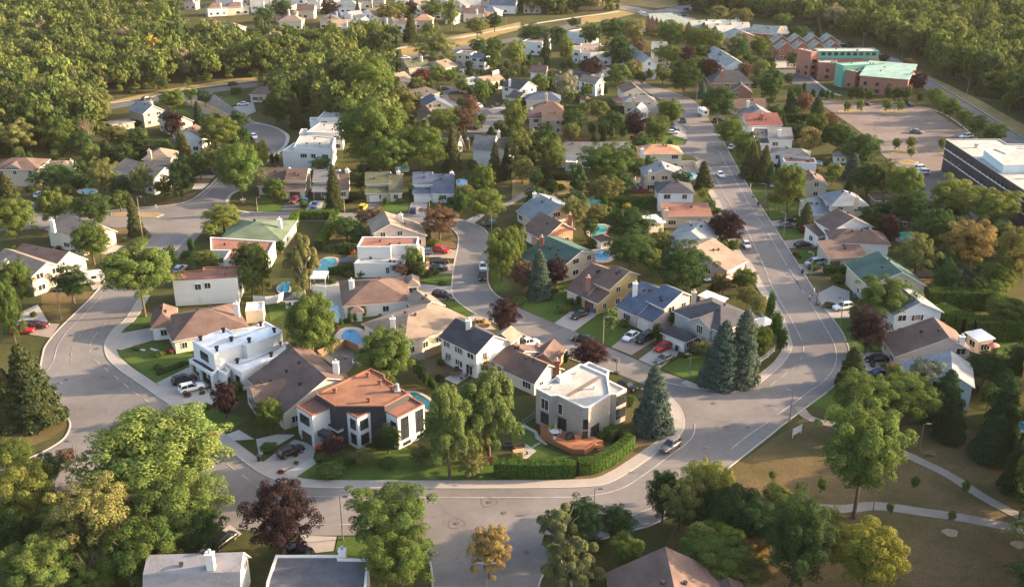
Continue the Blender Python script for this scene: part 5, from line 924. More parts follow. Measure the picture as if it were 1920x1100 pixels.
for ref, xa, ya, xb, yb, k, wl, rc in far:
    if k == 'H': b = [blk('H', 'X', (xa, ya), (xb, yb), 9, (5.0, 2.6), wl, rc)]
    elif k == 'p': b = [blk('p', 'X', (xa, ya), (xb, yb), 9, G2(5.0, 2.8), wl, rc)]
    else: b = [blk('p', 'X', (xa, ya), (xb, yb), 9, G2(5.0, 3.4), wl, rc, ax='u')]
    house(ref, 'beyond the arterial road' if 'top' not in ref and 'trees' not in ref and 'wood' not in ref else '', b, chim=[('X', (xa+xb)/2+6, (ya+yb)/2-8, 9.0, 'w')] if len(ref) % 2 else [], group='houses beyond the arterial road', vents=0)
# red brick townhouses
for i in range(4):
    x0 = 1225 + i * 208
    house('brick townhouse with two grey green gables', 'in the row left of the school', [blk('p', 'L', (x0, 492), (x0+206, 492), 8, G2(5.4, 3.0), 'brick', 'pgreen', ax='u'), blk('p', 'L', (x0-50, 402), (x0+150, 402), 8, G2(5.8, 3.0), 'brick', 'pgreen', ax='u')], cat='townhouse', name='townhouse', group='brick townhouses in the row left of the school')
house('orange brick corner townhouse with pale gable', 'behind the two round green trees', [blk('p', 'L', (490,300), (598,350), (850,292), G2(6.2, 2.6), 'orange', 'pgreen')], cat='townhouse', name='townhouse')
for i, (xa, ya, xb, yb) in enumerate(((375,248,480,300), (290,240,350,262), (232,205,330,235), (45,200,130,225), (590,200,655,262), (440,180,500,225), (300,180,350,215))):
    house('pale roofed brick townhouse', 'in the stepped row above the slanting white townhouses', [blk('p', 'L', (xa, ya), (xb, yb), 9, G2(5.6, 3.2), 'brick', 'gravel' if i % 2 == 0 else 'pgreen', ax='u')], cat='townhouse', name='townhouse', group='stepped brick townhouses')
house('wide brick block with pale green roof', 'in front of the round trees by the wood', [blk('p', 'L', (850,280), (1190,310), 12, [(0,5.6),(.6,8.6),(1,6.5)], 'brick', 'pgreen'), blk('p', 'L', (1180,305), (1372,305), 9, [(0,5.0),(1,7.6)], 'brick', 'pgreen'), blk('p', 'L', (660,200), (790,200), 9, G2(5.6,3.2), 'brick', 'pgreen', ax='u')], cat='townhouse', name='townhouse')
for i in range(5):
    house('grey green roofed row house', 'in the row below the crossroads', [blk('p', 'K', (975+i*52, 215+i*20), (1025+i*52, 235+i*20), 14, G2(5.6, 2.6), 'brick', 'pgreen', ax='u')], cat='townhouse', name='townhouse', group='row houses below the crossroads', vents=0)
# school
house('two storey brick school with mint green roof', 'behind the row of dense small trees', [
 blk('p', 't4', (635,520), (966,548), (910,437), [(0,7.4),(1,9.3)], 'sbrick', 'sgreen'), flat('t4', (350,352), (765,352), 8, 11.4, 'verd', 'gravel', wallm('verd'), nowin=1, z0=8.0), flat('t4', (350,412), (765,408), 8, 8.0, 'sbrick', 'gravel', wallm('sbrick'), nowin=1), flat('t4', (300,357), (348,352), 9, 11.4, 'sbrick', 'gravel', wallm('sbrick')),
 flat('t4', (352,428), (478,432), 7, 7.9, 'sbrick', 'gravel', CONC), flat('t4', (478,462), (530,474), 12, 7.6, 'sbrick', 'gravel', CONC), flat('t4', (530,478), (606,492), 9, 7.6, 'sbrick', 'gravel', CONC), flat('t4', (520,452), (805,436), 6, 9.4, 'verd', 'sgreen', wallm('verd'), nowin=1)],
 cat='school', name='school', dense=4, wfr='d', wins=[(1,0,t,10.1,1.5,1.25,'d',1) for t in [.08+k*.105 for k in range(9)]])
# dark office block
root, bl, ro = house('dark brick office block with pale flat roof', 'at the right edge below the parking lot', [
 poly('m4', [1225,40, 2180,660, 2600,520, 2500,75, 1645,72, 1590,38], 10.2, 'black', 'gravel', CONC, nowin=1, novent=1), poly('m4', [1485,112, 1622,215, 1745,212, 1900,215, 1900,110, 1700,95, 1640,135, 1560,100], 12.4, 'lblue', 'gravel', WH, z0=9.9, nowin=1, novent=1)], cat='office building', name='office_building', vents=0)
b = bl[0]; e = fe(b, (1225,40), (2180,660), 'm4'); Lw = (b.pts[(e+1) % len(b.pts)] - b.pts[e]).length; n = int(Lw / 2.6)
for k in range(n):
    for z in (8.0, 4.9): wn_(root, b, e, (k + .5) / n, z, 1.25, 1.0, 'd', 0)
l = root.location; mb = MB(); p, q = b.pts[e], b.pts[(e+1) % len(b.pts)]; d = (q-p).normalized(); nr = Vector((d.y, -d.x))
for z in (7.1, 4.0): a, c = p + nr*.06, q + nr*.06; mb.prism([(a.x-l.x,a.y-l.y),(c.x-l.x,c.y-l.y),(c.x-nr.x*.1-l.x,c.y-nr.y*.1-l.y),(a.x-nr.x*.1-l.x,a.y-nr.y*.1-l.y)][::1], z, z+.38)
lnk('window_sill_band', mb.mesh('window_sill_band', [TRIM]), root)
vents_at(root, ro[0], 'm4', 10.3, [1430,90, 1810,300, 1800,80], CONC, 2)
# small outbuildings
def shed(label, r, A, B, D, h, rh, wl, rc, cat='shed'):
    b = blk('H', r, A, B, D, (h, rh), wl, rc, nowin=1, novent=1); house(label, '', [b], cat=cat, name='garden_shed' if cat == 'shed' else 'gazebo', vents=0, auto=False, wins=[(0,0,.3,1.2,.5,1.0,'w',0),(0,0,.7,1.2,.5,1.0,'w',0)]); HOUSES.pop()
shed('small white pool house with dark brown roof', 'm3', (615,742), (692,728), 4, 2.3, .9, 'white', 'brown')
shed('white shed with brown roof beside the long hedge', 'M', (1012,822), (1085,812), 4, 2.2, 1.4, 'white', 'brown')
shed('dark maroon garden shed beside the grey hip roofed house', 'M', (1395,835), (1468,832), 5, 2.2, 1.2, 'brown', 'rust')
shed('white garden gazebo with grey roof behind the dark round trees', 'm4', (458,158), (544,162), 4, 2.2, 1.3, 'white', 'grey', 'gazebo')
shed('small dark roofed pool cabin behind the big leafy tree', 'n2', (200,228), (300,222), 4, 2.3, .8, 'white', 'dark')
shed('dark garden shed roof beside the rectangular pool', 'm4', (742,460), (848,460), 5, 2.2, .9, 'brown', 'brown')
shed('brown garden shed with flat grey roof near hedge', 'm4', (892,600), (968,606), 4, 2.0, .6, 'brown', 'grey')
shed('low grey outbuilding below the old wood', 't1', (770,860), (920,838), 6, 2.4, .5, 'beige', 'grey')
shed('white outbuilding beside the big purple maple top', 'M', (1215,475), (1320,445), 5, 3.0, 1.2, 'white', 'lgrey')
# ------------------------------------------------------------------ vehicles
PAINTC = objcol('car_paint', .28, spec=.2, coat=.12); TYRE = surf('tyre', (.02,.02,.02), .1, 4); RIM = surf('rim', (.35,.35,.36), .1, 4, rough=.3, metallic=.8)
CGL = gl('car_glass', (.02,.024,.03), .08); LIGHTW = surf('lamp_clear', (.6,.6,.58), .05, 4, rough=.2); LIGHTR = surf('lamp_red', (.35,.02,.02), .05, 4, rough=.25); PLAST = surf('black_plastic', (.03,.03,.03), .1, 4)
def loft(sections, mats=0):
    """sections: list of rings of equal length; closed at both ends"""
    mb = MB(); n = len(sections[0]); vs = [v for s in sections for v in s]; fs = []
    for k in range(len(sections) - 1):
        fs += [[k*n + i, k*n + (i+1) % n, (k+1)*n + (i+1) % n, (k+1)*n + i] for i in range(n)]
    fs += [list(range(n))[::-1], [(len(sections)-1)*n + i for i in range(n)]]; mb.add(vs, fs); return mb
def carparts(kind):
    P = {}
    L = dict(sedan=4.6, suv=4.7, hatch=4.1, pickup=5.3, jeep=4.0, van=5.0)[kind]; w = .9 if kind != 'jeep' else .85; hl = L / 2
    belt = dict(sedan=.88, suv=1.02, hatch=.95, pickup=1.05, jeep=1.1, van=1.1)[kind]; roof = dict(sedan=1.43, suv=1.68, hatch=1.5, pickup=1.78, jeep=1.8, van=1.85)[kind]; g = .24 if kind in ('sedan', 'hatch') else .32
    hood = belt - (.10 if kind != 'jeep' else .04)
    prof = dict(sedan=[(-hl,.72,.80),(-hl+.12,.86,.88),(-hl+.75,.93,.94),(-.9,.95,.95),(.75,.92,.93),(hl-.5,.76,.82),(hl-.08,.62,.68),(hl,.5,.55)])
    xs = [-hl, -hl+.12, -hl+.7, -.4, .75, hl-.45, hl-.08, hl]
    rear = belt if kind != 'pickup' else belt - .02
    top = {'sedan': [belt-.12, belt-.02, belt+.02, belt, belt-.02, hood-.04, hood-.18, hood-.32]}.get(kind, [belt-.15, belt-.02, belt, belt, belt-.01, hood-.02, hood-.12, hood-.3])
    wd = [w*.86, w*.95, w, w, w, w*.97, w*.9, w*.8]; secs = []
    for x, t, a in zip(xs, top, wd):
        secs.append([(x,-a*.92,g),(x,-a,g+.2),(x,-a,t-.14),(x,-a*.90,t-.01),(x,-a*.45,t+.03),(x,a*.45,t+.03),(x,a*.90,t-.01),(x,a,t-.14),(x,a,g+.2),(x,a*.92,g)])
    body = loft(secs)
    rx = dict(sedan=(-1.75,-1.05,.25,1.05), suv=(-2.2,-1.85,.15,1.0), hatch=(-1.95,-1.45,.2,.95), pickup=(-.75,-.55,.75,1.4), jeep=(-1.9,-1.8,.35,.7), van=(-2.4,-2.2,.7,1.6))[kind]
    a0, a1 = w * .90, w * .70 if kind not in ('jeep', 'van') else w * .80
    zb = belt - .02; gv = [(rx[0],-a0,zb),(rx[3],-a0,zb),(rx[3],a0,zb),(rx[0],a0,zb),(rx[1],-a1,roof-.05),(rx[2],-a1,roof-.05),(rx[2],a1,roof-.05),(rx[1],a1,roof-.05)]
    gm = MB(); gm.add(gv, [[0,1,5,4],[1,2,6,5],[2,3,7,6],[3,0,4,7],[4,5,6,7]])
    rt = [(rx[1]-.06,-a1-.02,roof-.08),(rx[2]+.1,-a1-.02,roof-.10),(rx[2]+.1,a1+.02,roof-.10),(rx[1]-.06,a1+.02,roof-.08),(rx[1]+.12,-a1*.86,roof),(rx[2]-.1,-a1*.86,roof),(rx[2]-.1,a1*.86,roof),(rx[1]+.12,a1*.86,roof)]
    body.add(rt, [[0,1,5,4],[1,2,6,5],[2,3,7,6],[3,0,4,7],[4,5,6,7],[3,2,1,0]])
    for sx, i in ((0, 0), (1, 1), (3, 3), (2, 2)):                      # corner posts
        p, q = Vector(gv[sx]), Vector(gv[4 + i]); body.tube(p, q, .045, .04, 4)
    for sy in (-1, 1):                                                  # middle post and mirrors
        xm = (rx[1] + rx[2]) / 2; body.tube((xm, sy * (a0 + .005), zb), (xm, sy * (a1 + .005), roof - .06), .045, .045, 4); body.box((rx[3] - .25, sy * (w + .06), belt - .05), .12, .2, .14)
    if kind == 'pickup':
        P['bed'] = MB(); P['bed'].add([(-hl+.12,-w*.8,belt+.045),(-.85,-w*.8,belt+.045),(-.85,w*.8,belt+.045),(-hl+.12,w*.8,belt+.045)], [[0,1,2,3]])
    P['body'] = body; P['window'] = gm
    P['_w'] = [(x, sy * (w - .1)) for x in (hl - .85, -hl + .85) for sy in (-1, 1)]; P['_r'] = .33 if kind in ('sedan', 'hatch') else .38
    P['_h'] = [(hl - .07, s * w * .66, hood - .27) for s in (-1, 1)]; P['_t'] = [(-hl + .03, s * w * .72, belt - .26) for s in (-1, 1)]
    if kind == 'jeep': P['spare'] = MB(); P['spare'].tube((-hl-.02, 0, .95), (-hl-.26, 0, .95), .36, .34, 12)
    return P
CARM = {}
def carmesh(kind):
    if kind in CARM: return CARM[kind]
    P = carparts(kind); M = {k: v for k, v in P.items() if k[0] == '_'}
    M['body'] = P['body'].mesh('body', [PAINTC]); M['window'] = P['window'].mesh('window', [CGL])
    if 'bed' in P: M['bed'] = P['bed'].mesh('truck_bed', [PLAST])
    if 'spare' in P: M['spare'] = P['spare'].mesh('spare_wheel', [TYRE])
    r = P['_r']; t = MB(); t.tube((0,-.11,0), (0,.11,0), r, r, 12); rm = MB(); rm.tube((0,-.125,0), (0,.125,0), r * .58, r * .58, 8); M['tyre'] = t.mesh('tyre', [TYRE]); M['rim'] = rm.mesh('rim', [RIM])
    h = MB(); h.box((0,0,0), .12, .34, .14); M['hl'] = h.mesh('headlight', [LIGHTW]); h = MB(); h.box((0,0,0), .1, .26, .2); M['tl'] = h.mesh('taillight', [LIGHTR]); CARM[kind] = M; return M
CC = dict(white=(.75,.75,.73), black=(.012,.012,.015), red=(.42,.015,.02), silver=(.42,.43,.43), grey=(.14,.135,.13), blue=(.05,.11,.2), maroon=(.12,.015,.02), yellow=(.75,.38,.02), gold=(.35,.22,.08), teal=(.03,.12,.12), dblue=(.02,.04,.09), rred=(.5,.03,.02))
CARSN = []
def car(kind, col, r, x0, y0, x1, y1, where, group='parked cars', z=.13):
    a, b = at(r, x0, y0, .7), at(r, x1, y1, .7); c = (a + b) / 2; d = b - a; M = carmesh(kind); nm = {'sedan':'parked_car','suv':'parked_car','hatch':'parked_car','pickup':'pickup_truck','jeep':'off_road_car','van':'parked_van'}[kind]
    cn = {'teal':'green','dblue':'dark blue','rred':'red','gold':'golden brown'}.get(col, col); kn = dict(sedan='sedan', suv='suv', hatch='hatchback', pickup='pickup truck', jeep='boxy off road car', van='van')[kind]
    e = empty(nm, (c.x, c.y, z), f'{cn} {kn} {where}', 'car' if kind not in ('pickup', 'van') else kn, group); e.rotation_euler = (0, 0, math.atan2(d.y, d.x)); C3 = CC[col]
    lnk('body', M['body'], e, color=C3); lnk('window', M['window'], e)
    if 'bed' in M: lnk('truck_bed', M['bed'], e)
    if 'spare' in M: lnk('spare_wheel', M['spare'], e)
    for x, y in M['_w']: w = lnk('wheel', M['tyre'], e, loc=(x, y, M['_r'])); lnk('rim', M['rim'], w)
    for p in M['_h']: lnk('headlight', M['hl'], e, loc=p)
    for p in M['_t']: lnk('taillight', M['tl'], e, loc=p)
    return e
for a in (('sedan','red','n1',85,440,225,430,'nearer of the pair on the left driveway'), ('sedan','maroon','n1',180,400,335,400,'farther of the red pair on the left driveway'), ('suv','black','n1',1168,800,1365,748,'beside the white modern house garage'), ('suv','white','n1',1232,850,1400,808,'in front of the white modern house'),
 ('pickup','rred','l1',1280,62,1372,132,'half hidden behind the big tree on the left'), ('suv','black','l2',148,255,300,195,'in front of the copper roofed villa'), ('suv','black','l2',300,880,258,862,'above the dark roofed bungalow at the bottom'), ('van','black','l1',1380,850,1490,765,'beside the grey shingle roof at the bottom'),
 ('suv','grey','l3',1080,150,965,225,'standing on the curve beside the pavement'), ('suv','maroon','m2',285,440,238,482,'in the dark asphalt driveway of the twin gable house'), ('sedan','blue','m2',428,465,382,515,'beside the lone street side spruce'), ('jeep','yellow','m2',712,535,760,488,'in front of the olive roofed house'),
 ('hatch','dblue','m2',1075,550,1082,508,'in the pale driveway of the blue roofed house'), ('hatch','teal','m2',1648,618,1568,618,'with white roof behind the inner street bend'), ('suv','red','m2',1215,790,1335,812,'in the driveway below the reddish tree'), ('suv','black','m2',1195,885,1322,882,'upper one of two on the brick driveway'), ('sedan','black','m2',1200,922,1312,926,'lower one of two on the brick driveway'),
 ('hatch','blue','m2',1180,815,1130,820,'peeking out beside the white house'), ('pickup','white','m2',1562,890,1562,940,'parked in line on the inner street'), ('pickup','black','m2',1556,950,1556,1005,'parked behind the white pickup on the inner street'), ('suv','black','n2',1215,182,1345,206,'on the wide pale driveway of the hip roofed bungalow'),
 ('pickup','gold','n2',1480,395,1575,388,'behind the white chimney of the slate roofed house'), ('sedan','black','n3',515,305,415,348,'in the driveway of the yellow gabled house'), ('sedan','black','n3',535,497,440,488,'standing on the street by the purple maple'), ('sedan','white','n3',875,440,758,508,'in the brick driveway of the blue roofed house'), ('van','black','n3',958,468,865,515,'beside the white sedan in the brick driveway'),
 ('hatch','red','n3',1085,530,990,570,'in front of the white double garage'), ('sedan','grey','n3',1105,605,988,652,'below the red hatchback near the blue bins'), ('hatch','black','n3',760,806,822,832,'behind the grey brick flat roofed house'), ('pickup','white','D',1110,520,1205,495,'on the brick driveway by the slim cedars'),
 ('suv','white','n4',565,268,468,282,'on the right driveway under the street lamp'), ('sedan','black','n4',812,625,685,632,'upper of the dark pair beside the spruce'), ('sedan','dblue','n4',828,725,690,735,'lower of the dark pair beside the spruce'), ('sedan','black','m4',190,597,82,600,'upper of the pair in the right hand driveway'), ('sedan','grey','m4',175,628,60,632,'lower of the pair in the right hand driveway'),
 ('sedan','black','m4',180,768,305,756,'alone in the driveway below the red round bush'), ('van','silver','m4',375,882,268,898,'half hidden behind the clipped bush'), ('suv','white','m4',1060,238,998,242,'upper of the pair in the big parking lot corner'), ('suv','white','m4',1108,268,1012,266,'lower of the pair in the big parking lot corner'), ('hatch','silver','m4',30,362,60,340,'beside the spruces on the right pavement'),
 ('sedan','white','m3',1415,262,1452,302,'driving up the wide street'), ('sedan','silver','m3',1590,735,1632,790,'parked along the wide street kerb'), ('suv','maroon','m3',1600,900,1480,882,'upper of the pair in the short driveway'), ('suv','black','m3',1592,932,1490,918,'lower of the pair in the short driveway'), ('hatch','white','m3',1498,100,1532,82,'under the trees right of the wide street'),
 ('sedan','black','O',590,812,618,850,'under the round yellow green tree by the kerb'), ('sedan','white','O',470,938,538,938,'nearest in the driveway beside the small lawn'), ('sedan','dblue','O',485,910,552,915,'behind the white sedan near the small lawn'), ('suv','black','O',905,822,985,828,'in the shade of the big round tree'),
 ('sedan','red','t4',65,522,112,515,'in the school lot'), ('hatch','maroon','t4',660,705,706,718,'at the top edge of the parking lot'), ('suv','black','t4',942,708,990,722,'at the top right of the parking lot'), ('sedan','grey','t4',990,900,1056,908,'alone in the middle of the parking lot'),
 ('suv','black','t1',1570,585,1642,572,'driving on the arterial road at the left'), ('sedan','black','t1',975,682,1038,668,'behind the small trees on the arterial'), ('sedan','white','t1',1710,712,1628,716,'beside the clipped hedge at the side street'), ('hatch','white','t1',1733,925,1758,950,'parked on the upper side street'),
 ('hatch','white','m1',245,430,305,405,'behind the round tree at the left edge'), ('sedan','dblue','m1',1410,270,1480,270,'in the driveway under the dark trees'), ('suv','silver','m1',1215,950,1260,915,'beside the rusty flat roof'), ('sedan','grey','m1',805,925,858,905,'under the tall spreading tree'), ('sedan','dblue','m1',290,1000,345,985,'beside the green awning house'),
 ('sedan','black','N',595,440,685,422,'at the top of the cul de sac'), ('sedan','black','N',1235,600,1132,618,'in front of the sharp gabled white house'), ('hatch','white','N',980,600,1030,620,'beside the reddish tree of the cul de sac'), ('pickup','red','N',870,540,960,530,'under the basketball hoop in the cul de sac'), ('sedan','black','N',985,850,900,842,'below the brown leaved tree'), ('sedan','teal','N',905,945,990,940,'in front of the weathered roof house'),
 ('sedan','black','K',1412,122,1492,108,'waiting at the far crossroads'), ('sedan','dblue','K',1400,185,1468,188,'right of the far crossroads'), ('pickup','red','K',1120,195,1160,190,'below the far crossroads'), ('sedan','white','K',895,380,950,372,'between the far dark trees'), ('sedan','white','J',785,548,838,545,'on the arterial beside the big tree'), ('sedan','white','K',1500,98,1560,88,'following the dark car at the crossroads'), ('sedan','white','K',1175,800,1235,790,'behind the long white townhouse row'), ('sedan','black','K',1730,265,1800,280,'by the far row houses'), ('suv','white','m4',1390,18,1330,24,'by the kerb above the dark office block'), ('sedan','white','K',880,150,950,150,'on the road left of the crossroads')):
    car(*a)
# camper trailers
def camper(r, x, y, ang, L, label):
    p = at(r, x, y, 1.2); e = empty('camper_trailer', (p.x, p.y, .13), label, 'camper trailer'); e.rotation_euler = (0, 0, ang); h = L / 2
    secs = [[(x_, -1.15*k, .6), (x_, -1.15*k, t-.25), (x_, -.95*k, t), (x_, .95*k, t), (x_, 1.15*k, t-.25), (x_, 1.15*k, .6)] for x_, t, k in ((-h,2.55,.94),(-h+.15,2.85,1),(h-.9,2.85,1),(h-.2,2.3,.97),(h,1.6,.9))]
    WP = surf('white_paint', (.74,.73,.70), .04, 2, rough=.5); b = loft(secs); lnk('body', b.mesh('body', [WP]), e)
    for x_, w in ((-h*.55, .9), (h*.25, 1.1)):
        for s in (-1, 1): m = MB(); m.box((0,0,0), w, .04, .6); lnk('window', m.mesh('window', [CGL]), e, loc=(x_, s * 1.155, 1.5))
    m = MB(); m.box((0,0,0), .05, 1.1, .7); lnk('window', m.mesh('window', [CGL]), e, loc=(-h - .0, 0, 1.4)); M = carmesh('suv')
    for x_ in (-.4, .45):
        for s in (-1, 1): w = lnk('wheel', M['tyre'], e, loc=(x_, s * 1.05, .35)); lnk('rim', M['rim'], w)
    m = MB(); m.box((0,0,0), .9, .6, .25); lnk('roof_unit', m.mesh('roof_unit', [WP]), e, loc=(-.3, 0, 2.83))
camper('O', 790, 755, R_(100), 6.5, 'white camper trailer parked on the wide street near the curve'); camper('m1', 625, 1000, R_(20), 6.0, 'white camper trailer in the driveway beside the green tree')

# ------------------------------------------------------------------ pools
def water(name, c):
    m, nt, p = nodes(name); N = nt.nodes; L = nt.links; p.inputs['Base Color'].default_value = (*c, 1); p.inputs['Roughness'].default_value = .12; p.inputs['Specular IOR Level'].default_value = .4
    n = N.new('ShaderNodeTexNoise'); n.inputs['Scale'].default_value = 1.6; tc = N.new('ShaderNodeTexCoord'); L.new(tc.outputs['Object'], n.inputs['Vector']); b = N.new('ShaderNodeBump'); b.inputs['Strength'].default_value = .25; b.inputs['Distance'].default_value = .1; L.new(n.outputs[0], b.inputs['Height']); L.new(b.outputs[0], p.inputs['Normal'])
    mr = N.new('ShaderNodeValToRGB'); L.new(n.outputs[0], mr.inputs[0]); mr.color_ramp.elements[0].position = .35; mr.color_ramp.elements[1].position = .7; mr.color_ramp.elements[0].color = (c[0]*.75, c[1]*.8, c[2]*.85, 1); mr.color_ramp.elements[1].color = (*[min(1, v * 1.12 + .01) for v in c], 1); L.new(mr.outputs[0], p.inputs['Base Color']); return m
WT = dict(turq=water('water_turquoise', (.04,.33,.34)), blue=water('water_blue', (.03,.22,.38)), light=water('water_light', (.22,.50,.66)), dark=water('water_dark', (.012,.09,.11)), teal=water('water_teal', (.02,.20,.24)))
COP = surf('coping', (.42,.34,.27), .18, 4, bump=.2); PWALL = surf('pool_wall', (.5,.52,.52), .06, 3)
def pool(label, r, pts, col, above=False, rim=1.0, rimm=None):
    """pts: outline of the water, or (cx, cy, rx, ry) for an oval"""
    z = 1.05 if above else .2
    if len(pts) == 4:
        cx, cy, rx, ry = pts; P = [at(r, cx + rx*math.cos(t), cy + ry*math.sin(t), z).xy for t in [k*math.pi/12 for k in range(24)]]
    else: P = [Vector(q) for q in smoothline([at(r, pts[i], pts[i+1], z).xy for i in range(0, len(pts), 2)] + [at(r, pts[0], pts[1], z).xy], 4)[:-1]]
    P = ccw(P); c = sum(P, Vector((0, 0))) / len(P); e = empty('swimming_pool', (c.x, c.y, 0), label, 'swimming pool'); O = inset(P, -rim if not above else -.15); n = len(P); off = Vector((c.x, c.y, 0))
    wb = MB(); wb.add([(p.x, p.y, z - .06) for p in P], [list(range(n))]); wb.obj('water', WT[col], e, off)
    rb = MB(); rb.add([(p.x, p.y, -.02) for p in O] + [(p.x, p.y, z) for p in O] + [(p.x, p.y, z) for p in P] + [(p.x, p.y, z - .15) for p in P], [[k*n + i, k*n + (i+1) % n, (k+1)*n + (i+1) % n, (k+1)*n + i] for k in range(3) for i in range(n)])
    rb.obj('pool_wall' if above else 'coping', rimm or (PWALL if above else COP), e, off)
    lad = MB(); q = P[n // 5]; q = q - off.xy
    for s in (-.25, .25): lad.tube((q.x + s, q.y, z - .1), (q.x + s, q.y, z + .7), .03, .03, 5); lad.tube((q.x + s, q.y, z + .7), (q.x + s, q.y + .5, z + .1), .03, .03, 5)
    lnk('ladder', lad.mesh('ladder', [METAL]), e); NOGROW.append([(p.x, p.y) for p in O])
pool('turquoise lagoon shaped pool beside the red parasol', 'm2', [415,945, 430,900, 465,865, 510,855, 550,865, 540,900, 505,930, 490,955, 440,958], 'turq', rim=.7, rimm=CONC)
pool('bright blue round pool ringed by stone paving', 'n2', [585,470, 610,440, 650,430, 690,438, 715,465, 720,500, 700,540, 660,535, 625,515, 595,500], 'blue', rim=1.3)
pool('pale blue rectangular pool with floating cover', 'n2', [500,268, 560,264, 568,300, 575,368, 540,370, 520,330, 508,300], 'light', rim=.4, rimm=CONC)
pool('turquoise kidney shaped pool beside the small pool house', 'm3', [535,645, 560,632, 640,632, 650,650, 640,675, 590,690, 560,705, 540,690], 'turq', rim=1.0)
pool('round deep blue pool below the small pool house', 'm3', (615, 838, 62, 38), 'blue', rim=1.2)
pool('round above ground pool with dark rim left of the tall hedge', 'm3', (558, 474, 62, 26), 'teal', True)
pool('round pale above ground pool beside the patio chairs', 'm3', (782, 345, 34, 18), 'light', True)
pool('pale oval pool beside the wide street hedge', 'm3', (1228, 292, 38, 24), 'light', rim=.8, rimm=CONC)
pool('long narrow pool behind the tall clipped hedge', 'm3', (780, 455, 58, 8), 'light', True)
pool('blue rounded rectangular pool behind the grey hip roof', 'm4', [722,518, 760,512, 830,518, 870,555, 880,590, 830,595, 760,560], 'turq', rim=.8)
pool('turquoise oval above ground pool below the purple maple', 'm4', (945, 703, 62, 24), 'turq', True)
pool('dark blue curved pool behind the white roof terrace', 'm4', [335,190, 400,195, 480,205, 490,222, 430,222, 340,208], 'teal', rim=.4)
pool('blue pool beside the slate blue roofed house', 'm2', (1415, 332, 36, 18), 'blue', True)
pool('turquoise pool half hidden behind the giant trees', 'm2', (1005, 236, 45, 9), 'turq', True)
pool('small blue pool behind the round dark tree at left', 'm1', (602, 398, 62, 16), 'light', rim=.5, rimm=CONC)
pool('dark angular pool behind the copper roofed villa', 'B', [1395,335, 1480,345, 1610,420, 1660,520, 1600,540, 1500,460, 1410,370], 'dark', rim=.6)
pool('blue pool among the dark spruces at the right edge', 'n4', [1590,1070, 1700,1060, 1790,1090, 1740,1120, 1640,1110], 'blue', rim=.6)
pool('small turquoise pool behind the glass fence', 'H', [1055,520, 1100,535, 1110,555, 1060,560], 'turq', rim=.5)
pool('small blue pool at the foot of the pale green birch', 'n2', (190, 150, 42, 30), 'blue', rim=.3)

# ------------------------------------------------------------------ street lamps, posts
LAMPH = surf('lamp_head', (.10,.10,.11), .1, 4, rough=.5); LGL = surf('lamp_glass', (.6,.6,.56), .05, 3, rough=.3)
def lamp(r, xb, yb, xt, yt, label, arm=0.0, wood=False, double=False):
    b = at(r, xb, yb); h = max(3.5, min(12, hgt(b, W(r, xt, yt)[1]))); e = empty('street_lamp' if not wood else 'utility_pole', b, label, 'street lamp' if not wood else 'utility pole'); m = MB(); m.tube((0,0,0), (0,0,h), .10, .06, 7); m.tube((0,0,0), (0,0,.5), .15, .13, 7); lnk('pole', m.mesh('pole', [POLEW if wood else METAL]), e)
    hd = MB(); al = MB()
    for s in ((-1, 1) if double else (1,)):
        al.tube((0,0,h-.1), (s*max(abs(arm), .5)*(1 if arm >= 0 else -1), 0, h+.05), .04, .035, 5); hd.box((s*(max(abs(arm), .5)+.3)*(1 if arm >= 0 else -1), 0, h-.04), .75, .36, .17)
    lnk('arm', al.mesh('arm', [METAL]), e); lnk('lamp_head', hd.mesh('lamp_head', [LAMPH]), e); gm = MB(); gm.box((0,0,0), .5, .26, .03)
    for s in ((-1, 1) if double else (1,)): lnk('lamp_glass', gm.mesh('lamp_glass', [LGL]), e, loc=(s*(max(abs(arm), .5)+.3)*(1 if arm >= 0 else -1), 0, h-.08))
